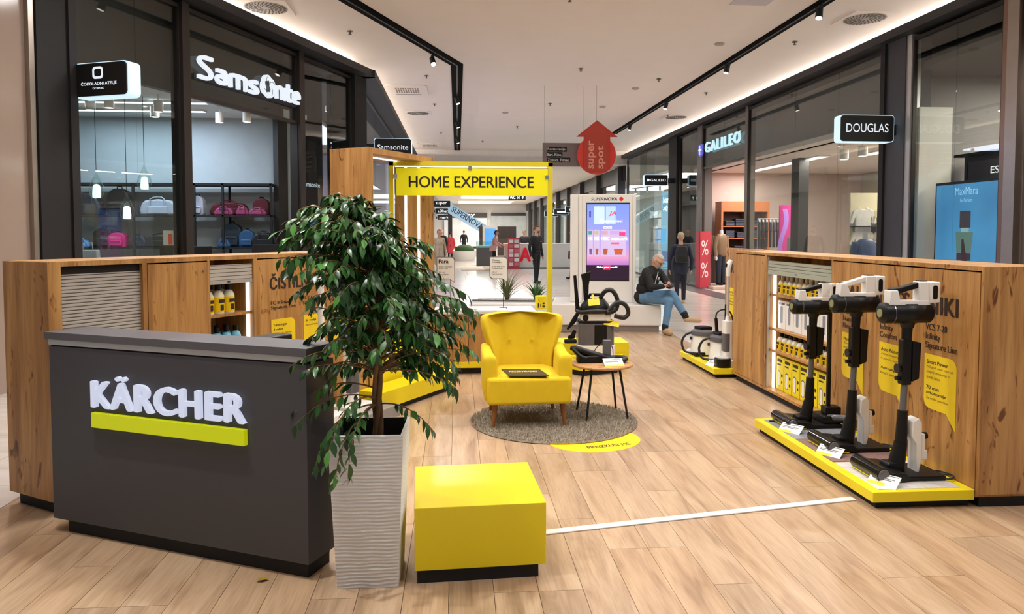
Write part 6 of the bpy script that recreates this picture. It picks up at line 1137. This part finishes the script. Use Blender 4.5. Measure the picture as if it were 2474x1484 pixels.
# ================================================================== PEOPLE
import numpy as np
def fuse(caps, voxel, mats, name, parent, smooth=3):
    b = MB()
    for c in caps:
        if c[0] == 'E': b.ball(c[1], c[2], 16, 11, M=c[4] if len(c) > 4 else None)
        else:
            p0, p1, r0, r1, k = c; p0 = Vector(p0); p1 = Vector(p1); d = p1 - p0; n = 6; pts = []; rs = []
            u = d.normalized() if d.length > 1e-6 else Vector((0, 0, 1))
            for i in range(4): a = PI/2*(i + 0.15)/4; pts.append(p0 - u*r0*math.cos(a)); rs.append(r0*math.sin(a))
            pts.append(p0); rs.append(r0); pts.append(p1); rs.append(r1)
            for i in range(3, -1, -1): a = PI/2*(i + 0.15)/4; pts.append(p1 + u*r1*math.cos(a)); rs.append(r1*math.sin(a))
            b.tube(pts, rs, 12)
    ob = b.obj('tmp', [M_black]); m = ob.modifiers.new('r', 'REMESH'); m.mode = 'VOXEL'; m.voxel_size = voxel
    s_ = ob.modifiers.new('s', 'SMOOTH'); s_.factor = 0.5; s_.iterations = smooth
    dg = bpy.context.evaluated_depsgraph_get(); me = bpy.data.meshes.new_from_object(ob.evaluated_get(dg)); bpy.data.objects.remove(ob)
    keys = list(mats.keys()); me.materials.clear()
    for k in keys: me.materials.append(mats[k])
    n = len(me.polygons); C_ = np.empty(n*3, dtype=np.float32); me.polygons.foreach_get('center', C_); C_ = C_.reshape(-1, 3); best = np.full(n, 1e9); idx = np.zeros(n, dtype=np.int32)
    for c in caps:
        if c[0] == 'E':
            M = np.array((c[4] if len(c) > 4 else Matrix.Identity(4)).to_3x3()); q = (C_ - np.array(c[1])) @ M; r = np.array(c[2] if isinstance(c[2], (tuple, list)) else (c[2],)*3); dd = (np.linalg.norm(q/r, axis=1) - 1)*r.min(); key = c[3]
        else:
            p0 = np.array(c[0]); p1 = np.array(c[1]); d = p1 - p0; L = (d@d) + 1e-9; tt = np.clip(((C_ - p0) @ d)/L, 0, 1); dd = np.linalg.norm(C_ - (p0 + tt[:, None]*d), axis=1) - (c[2] + (c[3] - c[2])*tt); key = c[4]
        w = dd < best; best[w] = dd[w]; idx[w] = keys.index(key)
    me.polygons.foreach_set('material_index', idx); me.shade_smooth(); me.name = name
    return link(name, me, parent)
def hand(caps, wrist, d, n, side, k='skin', curl=0.5, s=1.0):      # palm along d, knuckle row across n, curl towards side
    w = Vector(wrist); d = Vector(d).normalized(); n = Vector(n); n = (n - d*n.dot(d)).normalized(); f = Vector(side); f = (f - d*f.dot(d) - n*f.dot(n)).normalized()
    for o in (-0.024, -0.008, 0.008, 0.024): caps.append((tuple(w), tuple(w + d*0.075*s + n*o*s), 0.017*s, 0.013*s, k))
    for o, L in ((-0.027, 0.062), (-0.009, 0.075), (0.009, 0.07), (0.027, 0.055)):
        a = w + d*0.08*s + n*o*s; m = a + (d*math.cos(curl) + f*math.sin(curl))*L*0.5*s; e = m + (d*math.cos(curl*2.2) + f*math.sin(curl*2.2))*L*0.5*s
        caps.append((tuple(a), tuple(m), 0.0095*s, 0.009*s, k)); caps.append((tuple(m), tuple(e), 0.009*s, 0.008*s, k))
    a = w + d*0.025*s - n*0.03*s; m = a + (d*0.6 - n*0.7 + f*0.35).normalized()*0.035*s; e = m + (d*0.9 - n*0.1 + f*0.5).normalized()*0.03*s
    caps.append((tuple(a), tuple(m), 0.012*s, 0.011*s, k)); caps.append((tuple(m), tuple(e), 0.011*s, 0.009*s, k))
SK = mat('skin', '#c99880', 0.55, var=0.06, vscale=20); 
def head(caps, c, R3, s=1.0, beard=None):
    R4 = R3.to_4x4(); c = Vector(c)
    def q(x, y, z): return tuple(c + R3 @ Vector((x*s, y*s, z*s)))
    caps.append(('E', tuple(c), (0.076*s, 0.095*s, 0.112*s), 'skin', R4)); caps.append(('E', q(0, -0.03, -0.055), (0.055*s, 0.062*s, 0.06*s), 'beard' if beard else 'skin', R4))
    caps.append((q(0, -0.092, 0.005), q(0, -0.112, -0.025), 0.010*s, 0.014*s, 'skin'))
    for e in (-1, 1): caps.append(('E', q(e*0.078, 0.01, -0.01), (0.012*s, 0.02*s, 0.032*s), 'skin', R4)); caps.append((q(e*0.02, -0.083, 0.025), q(e*0.05, -0.072, 0.025), 0.009*s, 0.008*s, 'skin'))
    return q
def face_parts(parent, q, R3, s=1.0):
    for e in (-1, 1): MB().ball(q(e*0.031, -0.084, 0.006), 0.010*s, 8, 6).obj('eye', mat('eye_dark', '#241a16', 0.3), parent)
    MB().tube([q(-0.022, -0.083, -0.055), q(0, -0.0925, -0.058), q(0.022, -0.083, -0.055)], 0.005*s, 6).obj('mouth', mat('lip', '#9a5a50', 0.5), parent)
def hair_cap(parent, c, R3, s, m, low=0.02, back=0.0, fr=-0.05, vol=1.08, name='hair'):
    b = MB(); b.ball((0, 0, 0), (0.08*vol*s, 0.1*vol*s, 0.116*vol*s), 20, 14); me = b.mesh(name, m, 60); bm = bmesh.new(); bm.from_mesh(me)
    dele = [v for v in bm.verts if (v.co.y < fr*s and v.co.z < 0.055*s) or (v.co.z < low*s - 0.0*s and v.co.y < 0.02*s) or v.co.z < back*s]
    bmesh.ops.delete(bm, geom=dele, context='VERTS'); bm.to_mesh(me); bm.free(); o = link(name, me, parent); o.matrix_local = Matrix.Translation(c) @ R3.to_4x4()
    sd = o.modifiers.new('sol', 'SOLIDIFY'); sd.thickness = 0.012*s; return o
# --- seated man with phone
t = thing('person', 'seated grey-bearded man in black jacket and jeans looking at his phone', 'person', (3.0, 11.5, 0))
O = Vector((3.0, 11.5, 0))
def L(x, y, z): return (x - O.x, y - O.y, z)
cp = []
d = Vector((0.67, -0.74, 0)); pr = Vector((0.74, 0.67, 0))
hip = Vector(L(3.02, 11.52, 0.56)); nk = Vector(L(3.13, 11.40, 1.0))
for o in (-1, 1): cp.append((tuple(hip + pr*0.07*o), tuple(hip + pr*0.08*o + d*0.1), 0.115, 0.10, 'jeans'))
for f, r in ((0.0, 0.118), (0.3, 0.124), (0.6, 0.13), (0.85, 0.118)):
    c = hip.lerp(nk, f) - d*0.02; cp.append((tuple(c - pr*0.07), tuple(c + pr*0.07), r, r, 'jacket'))
cp.append((tuple(nk - pr*0.15 - Vector((0, 0, 0.05))), tuple(nk + pr*0.15 - Vector((0, 0, 0.05))), 0.075, 0.075, 'jacket'))
sh_r = nk - pr*0.18 - Vector((0, 0, 0.06)); sh_l = nk + pr*0.18 - Vector((0, 0, 0.06))
el_r = Vector(L(3.03, 11.16, 0.74)); el_l = Vector(L(3.38, 11.36, 0.75)); wr_r = Vector(L(3.18, 11.06, 0.76)); wr_l = Vector(L(3.30, 11.16, 0.76))
for a, b_, c in ((sh_r, el_r, wr_r), (sh_l, el_l, wr_l)): cp.append((tuple(a), tuple(b_), 0.068, 0.058, 'jacket')); cp.append((tuple(b_), tuple(c), 0.056, 0.042, 'jacket'))
ph = Vector(L(3.27, 11.06, 0.79))
hand(cp, wr_r, (0.07, -0.01, 0.015), (0.2, -0.7, 0.6), (0, 0.4, 0.6), curl=0.6, s=0.95); hand(cp, wr_l, (-0.03, -0.09, 0.02), (0.7, -0.1, -0.5), (-0.7, 0, 0.5), curl=0.6, s=0.95)
# right leg planted, left leg crossed over it
kn = Vector(L(3.32, 11.16, 0.52)); an = Vector(L(3.25, 11.13, 0.1)); cp += [(tuple(hip - pr*0.08), tuple(kn), 0.10, 0.07, 'jeans'), (tuple(kn), tuple(an), 0.068, 0.05, 'jeans'), (tuple(an + Vector((0, 0, 0.03))), tuple(an + Vector((0, 0, -0.02))), 0.055, 0.048, 'sock')]
k2 = Vector(L(3.38, 11.20, 0.62)); a2 = Vector(L(3.55, 11.10, 0.31)); cp += [(tuple(hip + pr*0.08), tuple(k2), 0.10, 0.07, 'jeans'), (tuple(k2), tuple(a2), 0.07, 0.052, 'jeans'), (tuple(a2 + Vector((-0.01, 0, 0.02))), tuple(a2 + Vector((0.02, 0, -0.04))), 0.057, 0.05, 'sock')]
cp += [(L(3.25, 11.15, 0.05), L(3.28, 10.94, 0.045), 0.05, 0.043, 'shoe'), (L(3.575, 11.09, 0.235), L(3.77, 11.05, 0.225), 0.047, 0.038, 'shoe')]
cp.append((tuple(nk), tuple(nk + Vector((0.03, -0.03, 0.08))), 0.058, 0.055, 'skin')); cp.append((tuple(nk - pr*0.05), tuple(nk + pr*0.05), 0.075, 0.075, 'jacket'))
R3 = (Matrix.Rotation(math.atan2(0.67, 0.74), 3, 'Z') @ Matrix.Rotation(0.6, 3, 'X')); hc = nk + Vector((0.055, -0.06, 0.145)); q = head(cp, hc, R3, 1.0, True)
fuse(cp, 0.0095, {'skin': SK, 'beard': mat('grey_beard', '#a39a92', 0.8), 'jacket': mat('black_fleece', '#131214', 0.8), 'jeans': mat('blue_jeans', '#5b7f9f', 0.8, var=0.25, vscale=14), 'sock': M_blackm, 'shoe': mat('tan_shoe', '#b3926c', 0.6)}, 'body', t)
face_parts(t, q, R3); hair_cap(t, hc, R3, 1.0, mat('grey_hair', '#b5aca2', 0.8), 0.0, -0.02, 0.03, 1.02)
g = MB()
for e in (-1, 1): g.tube([q(e*0.033 + 0.024*math.cos(2*PI*i/12), -0.097, 0.004 + 0.018*math.sin(2*PI*i/12)) for i in range(12)], 0.0025, 5, closed=True); g.tube([q(e*0.056, -0.095, 0.008), q(e*0.08, 0.0, 0.01)], 0.0025, 5)
g.tube([q(-0.01, -0.1, 0.006), q(0.01, -0.1, 0.006)], 0.0025, 5); g.obj('glasses', M_blackm, t)
z_ = MB().tube([tuple(nk + d*0.08 + Vector((0, 0, -0.03)) + pr*0.01), tuple(hip.lerp(nk, 0.75) + d*0.105), tuple(hip.lerp(nk, 0.5) + d*0.115 - pr*0.01), tuple(hip.lerp(nk, 0.25) + d*0.11 - pr*0.01)], 0.006, 6); z_.obj('jacket_zip', M_paper, t)
MB().ball(tuple(hip.lerp(nk, 0.68) + d*0.095 + pr*0.075), (0.03, 0.03, 0.03), 12, 8).obj('jacket_badge', M_grey, t)
t = thing('phone', 'small dark phone held in the hands of the seated man', 'phone', tuple(O + ph)); MB().box(-0.036, 0.036, -0.075, 0.075, -0.004, 0.004, M=Matrix.Rotation(0.75, 4, 'Z') @ Matrix.Rotation(0.5, 4, 'X')).obj('case', M_black, t, bevel=0.003); MB().box(-0.032, 0.032, -0.07, 0.07, 0.0042, 0.005, M=Matrix.Rotation(0.75, 4, 'Z') @ Matrix.Rotation(0.5, 4, 'X')).obj('screen', mat('phone_screen', '#3a2020', 0.2, emit=0.2), t)
# --- standing figures, facing -y before rotation
def stander(label, loc, rz, H, top, bottom, shoe, hair, voxel, stride=0.06, coat=0, turn=0.0, arms=((0.27, -0.03, 0.86), (-0.27, -0.03, 0.86)), beard=None, lift=0.0, lean=0.0, capm=None, long_hair=False, skin=SK):
    s = H/1.78; t = thing('person', label, 'person', loc, rz); cp = []
    def v(x, y, z): return (x*s, (y - lean*max(0, z - 0.9))*s, z*s)
    cp.append(('E', v(0, 0, 0.95), (0.155*s, 0.115*s, 0.12*s), 'bottom')); cp.append(('E', v(0, 0, 1.10), (0.165*s, 0.12*s, 0.18*s), 'top')); cp.append(('E', v(0, 0, 1.27), (0.185*s, 0.125*s, 0.2*s), 'top')); cp.append((v(-0.145, 0.01, 1.41), v(0.145, 0.01, 1.41), 0.07*s, 0.07*s, 'top'))
    if coat: cp.append((v(-0.06, 0, 1.1), v(-0.07, 0, coat), 0.12*s, 0.13*s, 'top')); cp.append((v(0.06, 0, 1.1), v(0.07, 0, coat), 0.12*s, 0.13*s, 'top'))
    cp.append((v(0, 0.0, 1.44), v(0, -0.015, 1.56), 0.056*s, 0.053*s, 'skin'))
    for e in (-1, 1):
        st = stride*e; lf = lift if e > 0 else 0
        cp.append((v(e*0.085, 0, 0.92), v(e*0.095, st*0.55 - 0.02, 0.5), 0.09*s, 0.065*s, 'bottom')); cp.append((v(e*0.095, st*0.55 - 0.02, 0.5), v(e*0.1, st, 0.1 + lf), 0.064*s, 0.05*s, 'bottom'))
        if lf: cp.append((v(e*0.1, st + 0.02, 0.05 + lf), v(e*0.1, st - 0.14, 0.04), 0.045*s, 0.036*s, 'shoe'))
        else: cp.append((v(e*0.1, st + 0.03, 0.045), v(e*0.105, st - 0.15, 0.038), 0.044*s, 0.036*s, 'shoe'))
    for e, hnd in zip((1, -1), arms):
        sh = Vector(v(e*0.19, 0.01, 1.40)); wr = Vector(v(*hnd)); mid = (sh + wr)/2; down = Vector((e*0.04, 0.05, -0.02))*s
        slack = max(0.0, 0.53*s - (wr - sh).length); el = mid + down + Vector((e*0.3, 0.6, -0.4))*slack
        cp.append((tuple(sh), tuple(el), 0.06*s, 0.05*s, 'top')); cp.append((tuple(el), tuple(wr), 0.05*s, 0.038*s, 'top')); dd = (wr - el).normalized(); hand(cp, wr, dd, Vector((0, -1, 0)), Vector((-e, 0, 0)), curl=0.35, s=s)
    R3 = Matrix.Rotation(turn, 3, 'Z'); hc = Vector(v(0, -0.02, 1.665)); q = head(cp, hc, R3, s, beard)
    mm = {'skin': skin, 'top': top, 'bottom': bottom, 'shoe': shoe}
    if beard: mm['beard'] = beard
    fuse(cp, voxel, mm, 'body', t); face_parts(t, q, R3, s)
    if capm: hair_cap(t, hc, R3, s, capm, 0.03, 0.01, -0.3, 1.1, 'cap'); hair_cap(t, hc, R3, s, hair, -0.03, -0.05, 0.02, 1.04)
    else: hair_cap(t, hc, R3, s, hair, 0.01, -0.16 if long_hair else -0.03, -0.03, 1.08)
    return t, s
navy = mat('navy_jacket', '#1b2136', 0.75, var=0.15); blk = mat('black_uniform', '#131315', 0.8); dkt = mat('dark_trousers', '#16182a', 0.8)
t, s = stander('security man in black standing beyond the yellow frame', (2.47, 22.56, 0), 0.75, 1.8, blk, blk, M_black, mat('brown_hair', '#5a4030', 0.8), 0.013, 0.07, turn=0.5, beard=mat('brown_beard', '#6b4a36', 0.8))
MB().box(0.04, 0.1, -0.142, -0.12, 1.3, 1.325).obj('chest_badge', mat('badge_yellow', '#b59a3a', 0.5), t); MB().box(-0.17, 0.17, -0.128, 0.128, 0.985, 1.02).obj('belt', M_blackm, t, bevel=0.02)
t, s = stander('person walking away in navy jacket and pale cap with a black backpack', (4.98, 15.9, 0), PI - 0.15, 1.60, navy, dkt, mat('pale_sole', '#b9a890', 0.6), mat('sandy_hair', '#b09a7c', 0.8), 0.011, 0.13, lift=0.12, capm=mat('beige_cap', '#b8a78c', 0.8), coat=0.86)
smoothprism([(-0.13, 0.92), (0.13, 0.92), (0.14, 1.15), (0.1, 1.3), (-0.1, 1.3), (-0.14, 1.15)], -0.22, -0.08, RX90, 'backpack', bk, t, 0.03); MB().box(-0.09, 0.09, 0.218, 0.24, 0.95, 1.08).obj('backpack_pocket', M_blackm, t, bevel=0.015)
t, s = stander('woman in pink jacket and black trousers leaning at the phone kiosk', (1.62, 31.6, 0), 1.35, 1.68, mat('pink_jacket', '#cf9a94', 0.8), blk, M_black, mat('dark_hair', '#2a1a18', 0.7), 0.018, 0.1, arms=((0.22, -0.36, 1.08), (-0.22, -0.3, 1.05)), lean=0.12, long_hair=True)
smoothprism([(-0.14, 0.78), (0.14, 0.78), (0.12, 1.02), (-0.12, 1.02)], -0.06, 0.06, T(-0.24, 0.02, 0) @ Matrix.Rotation(PI/2, 4, 'Z') @ RX90, 'shoulder_bag', mat('pink_bag', '#d8a49a', 0.6), t, 0.02)
stander('walker in a long beige coat beside the oak portal', (-0.62, 26.0, 0), 0.5, 1.7, mat('beige_coat', '#b8a48a', 0.8), mat('cream_trousers', '#c2b29c', 0.8), M_black, mat('ginger_hair', '#8a5a3c', 0.8), 0.018, 0.12, coat=0.55, long_hair=True)
t, s = stander('person in a grey coat with a burgundy bag left of the totem', (3.95, 24.5, 0), -1.9, 1.7, mat('light_grey_coat', '#a9a49f', 0.8), dkt, M_black, mat('dark_hair', '#2a1a18', 0.7), 0.018, 0.1, coat=0.75)
smoothprism([(-0.13, 0.7), (0.13, 0.7), (0.11, 0.98), (-0.11, 0.98)], -0.06, 0.06, T(0.27, 0.0, 0) @ Matrix.Rotation(PI/2, 4, 'Z') @ RX90, 'handbag', mat('burgundy_bag', '#4a1a26', 0.6), t, 0.02)
stander('distant shopper in a dark coat near the end of the hall', (-0.75, 38.0, 0), PI, 1.72, blk, dkt, M_black, mat('fair_hair', '#c8b8a0', 0.8), 0.03, 0.1, coat=0.6)
stander('distant shopper in a red coat near the end of the hall', (-0.35, 40.0, 0), PI, 1.6, mat('red_coat', '#c8404a', 0.8), dkt, M_black, mat('dark_hair', '#2a1a18', 0.7), 0.03, 0.1, coat=0.6)
stander('distant shopper in dark clothes farther back in the hall', (0.55, 55.0, 0), PI, 1.72, blk, dkt, M_black, mat('dark_hair', '#2a1a18', 0.7), 0.035, 0.1)
stander('sales clerk in dark top behind the phone kiosk', (3.1, 33.4, 0), 0.0, 1.7, mat('clerk_top', '#2a2a30', 0.8), dkt, M_black, mat('blond_hair', '#b59a6a', 0.8), 0.025, 0.04)
# ================================================================== FAR HALL
def far_cove(x, y, w, d, label, power):
    t = thing('cove_light', label, 'ceiling light', (x, y, 4.35)); MB().box(-w/2, w/2, -d/2, d/2, -0.05, 0).obj('rim', M_white, t); MB().box(-w/2 + 0.1, w/2 - 0.1, -d/2 + 0.1, d/2 - 0.1, -0.055, -0.05).obj('diffuser', mat('far_cove_light', '#fff6e0', 0.5, emit=2.5, ecol='#ffeccc'), t); area('far_cove_lamp', (x, y, 4.28), w, d, power, (1, 0.975, 0.94))
far_cove(2.8, 34.5, 3.0, 4.0, 'warm rectangular cove light in the far hall, nearest one', 420); far_cove(2.8, 44, 4.0, 5.0, 'warm rectangular cove light in the far hall, second one', 520); far_cove(2.8, 56, 5.0, 6.0, 'warm rectangular cove light in the far hall, third one', 600); far_cove(2.6, 66, 5.0, 5.0, 'warm rectangular cove light in the far hall, last one', 600)
for y, lab, p_ in ((26.5, 'flush light panel of the main ceiling beyond the arrow sign, far row', 260), (21.5, 'flush light panel of the main ceiling beyond the arrow sign, near row', 260)): pass
# bright shops at the end of the hall
t = thing('shop_window', 'bright white shop window at the very end of the hall', 'shop window', (-1.2, 71.6, 0)); MB().box(0, 4.2, 0, 0.3, 0.2, 3.0).obj('window', mat('end_shop_glow', '#c8c8c8', 0.6, emit=0.4, var=0.3, vscale=1.2), t); MB().box(0, 4.2, -0.1, 0.3, 3.0, 3.5).obj('fascia', farr, t); txt('sinsay', wl, t, upright(0.8, -0.102, 3.05), 2.2, 0.4, 0.02, 0.01); MB().box(0, 4.2, 0, 0.3, 0, 0.2).obj('sill', farr, t)
t = thing('shop_window', 'dark framed shop window at the end of the hall on the right', 'shop window', (3.4, 71.6, 0)); MB().box(0, 3.4, 0, 0.3, 0.2, 3.2).obj('window', mat('end_shop_grey', '#9fa3a2', 0.5, emit=0.25, var=0.4, vscale=1.5), t); MB().box(0, 3.4, -0.1, 0.3, 3.2, 3.5).obj('fascia', farr, t); MB().box(0, 3.4, 0, 0.3, 0, 0.2).obj('sill', farr, t)
# escalator side with lettering
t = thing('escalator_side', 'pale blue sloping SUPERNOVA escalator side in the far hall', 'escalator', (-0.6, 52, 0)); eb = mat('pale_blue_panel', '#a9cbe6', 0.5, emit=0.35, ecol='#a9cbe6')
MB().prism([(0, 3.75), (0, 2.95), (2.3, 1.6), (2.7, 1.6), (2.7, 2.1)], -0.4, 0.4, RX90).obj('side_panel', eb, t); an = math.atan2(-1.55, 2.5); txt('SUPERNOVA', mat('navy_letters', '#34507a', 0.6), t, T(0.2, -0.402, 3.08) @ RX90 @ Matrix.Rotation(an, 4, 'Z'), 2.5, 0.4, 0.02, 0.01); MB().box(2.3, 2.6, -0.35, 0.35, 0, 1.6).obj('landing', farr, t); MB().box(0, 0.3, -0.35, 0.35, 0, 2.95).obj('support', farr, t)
# phone kiosk
t = thing('phone_kiosk', 'white phone kiosk counter with a big red letter A', 'counter', (2.1, 32.0, 0), -0.03); MB().box(0, 3.2, 0, 0.9, 0.05, 1.05).obj('body', M_white, t); MB().box(-0.03, 3.23, -0.03, 0.93, 1.05, 1.1).obj('countertop', M_white, t); MB().box(0.05, 3.15, 0.05, 0.85, 0, 0.05).obj('plinth', M_gtint, t); txt('A', mat('phone_red', '#e0102e', 0.4, emit=0.2), t, upright(0.7, -0.002, 0.32), 0.44, 0.58, 0.05, 0.03); pass
t = thing('magazine_rack', 'red and white leaflet rack leaning before the phone kiosk', 'rack', (2.24, 31.7, 0)); MB().box(0, 0.5, 0, 0.1, 0, 1.35).obj('back', mat('rack_red', '#d24a58', 0.5), t)
for z in range(6):
    for c in range(2): MB().box(0.03 + c*0.24, 0.23 + c*0.24, -0.03, 0.0, 0.12 + z*0.2, 0.27 + z*0.2).obj('leaflet', mat('rack_leaflet_%d' % ((z + c) % 3), ('#e8d9d9', '#d87884', '#f2efef')[(z + c) % 3], 0.6), t)
t = thing('glass_counter', 'dark sales counter with a glass case in the far hall', 'counter', (0.95, 34.5, 0)); MB().box(0, 0.75, 0, 0.8, 0, 0.85).obj('body', M_dark, t); MB().box(0, 0.75, 0, 0.8, 0.85, 1.15).obj('glass_case', glass_mat('case_glass', '#dff2ee', 1.5), t); MB().box(0.1, 0.65, 0.2, 0.6, 0.86, 0.95).obj('goods', mat('case_goods', '#9fc4bf', 0.5), t)
t = thing('round_planter', 'low cream planter with clipped green shrub in the far hall', 'planter', (0.35, 41, 0)); MB().lathe([(0.001, 0), (0.65, 0), (0.85, 0.55), (0.78, 0.55), (0.001, 0.5)], 28).obj('bowl', M_white, t, 40); MB().ball((0.1, 0, 0.6), (0.55, 0.55, 0.3), 16, 9).obj('shrub', mat('shrub_green', '#35552a', 0.8, var=0.4, vscale=12), t, 60)
t = thing('digital_totem', 'white digital totem with a blue screen in the far hall', 'totem', (1.5, 42, 0)); MB().box(0, 0.85, 0, 0.2, 0, 1.95).obj('housing', M_white, t); MB().box(0.12, 0.73, -0.01, 0, 0.75, 1.8).obj('screen', mat('far_blue_screen', '#4a93d8', 0.4, emit=0.8, var=0.4, vscale=3), t)
t = thing('dark_booth', 'dark brown booth behind the blue screen totem', 'booth', (1.6, 50, 0)); MB().box(0, 2.6, 0, 1.5, 0, 1.15).obj('counter', mat('booth_brown', '#3a2d26', 0.5), t); MB().box(0, 2.6, 1.3, 1.5, 1.15, 2.0).obj('back_wall', mat('booth_brown', '#3a2d26', 0.5), t)
t = thing('escape_sign', 'dark green direction sign with white symbols hanging in the far hall', 'sign', (2.35, 33.0, 3.05)); MB().box(0, 0.78, 0, 0.06, 0, 0.26).obj('box', mat('sign_dark_green', '#12302a', 0.5), t); txt('WC  H  ↑', wl, t, upright(0.06, -0.001, 0.05), 0.64, 0.14, 0.01, 0.002)
for x in (0.1, 0.68): MB().cyl((x, 0.03, 0.26), (x, 0.03, 1.3), 0.006, 0.006, 6).obj('rod', M_steel, t)
for i, (x, y, z, w) in enumerate(((5.9, 34.7, 2.65, 'first past the bulkhead'), (5.9, 39.4, 2.65, 'second past the bulkhead'), (5.9, 44.1, 2.65, 'third past the bulkhead'), (5.9, 48.8, 2.65, 'fourth past the bulkhead'))):
    t = blade('blade_sign', 'small dark projecting shop sign on the far right, %s' % w, (x, y, z), 0, 0.9, 0.36, 0.16, M_edge, (0.88, 1.0)); MB().box(0.2, 0.7, -0.083, -0.08, 0.13, 0.22).obj('sign_mark', mat('mark_%d' % i, ('#c8343c', '#bfe6ff', '#d8f0ff', '#c9e0ff')[i], 0.5, emit=0.6), t)
for i, (y, z) in enumerate(((50.0, 3.3), (55.0, 2.95), (61.0, 2.6))):
    t = blade('blade_sign', 'small dark projecting shop sign on the far left, %s' % ('upper', 'middle', 'lower')[i], (-1.6, y, z), 0, 1.2, 0.45, 0.16, M_edge, (-0.1, 0.02)); txt(('super', 's.Oliver', 'mark')[i], wl, t, upright(0.2, -0.081, 0.13), 0.75, 0.2, 0.0, 0.002)
t = thing('track_lights', 'black spotlight rail hanging in the far hall', 'light track', (2.8, 31, 3.95)); MB().cyl((0, 0, 0), (1.6, 8, 0.0), 0.03, 0.03, 8).obj('rail', M_blackm, t)
for i in range(6): MB().cyl((0.15 + i*0.28, 0.7 + i*1.35, -0.28), (0.15 + i*0.28, 0.7 + i*1.35, -0.03), 0.06, 0.06, 12).obj('lamp_head', M_blackm, t); MB().cyl((0.15 + i*0.28, 0.7 + i*1.35, -0.29), (0.15 + i*0.28, 0.7 + i*1.35, -0.28), 0.05, 0.05, 12).obj('lens', M_lens, t)
for x, y in ((0, 0), (1.6, 8)): MB().cyl((x, y, 0), (x, y, 0.4), 0.008, 0.008, 6).obj('rod', M_steel, t)
for x0, x1, y0, y1, lab in ((0.2, 1.2, 30.5, 33.5, 'pale carpet strip before the dark sales counter'), (1.2, 1.95, 30.3, 32.6, 'brown doormat before the phone kiosk')): one(MB().box(x0, x1, y0, y1, 0.0, 0.012), 'floor_mat', mat('mat_' + lab[:4], '#a8927c' if 'brown' in lab else '#cbb8a5', 0.9), lab, 'mat', bevel=0.003)
# tiny printed marks and vent slots are too small to pick apart one by one
for o in bpy.data.objects:
    if o.parent is not None and o.name.split('.')[0] in ('print', 'slot_vane', 'grille', 'roller_shutter', 'branch_work', 'emblem_groove'): o['kind'] = 'stuff'
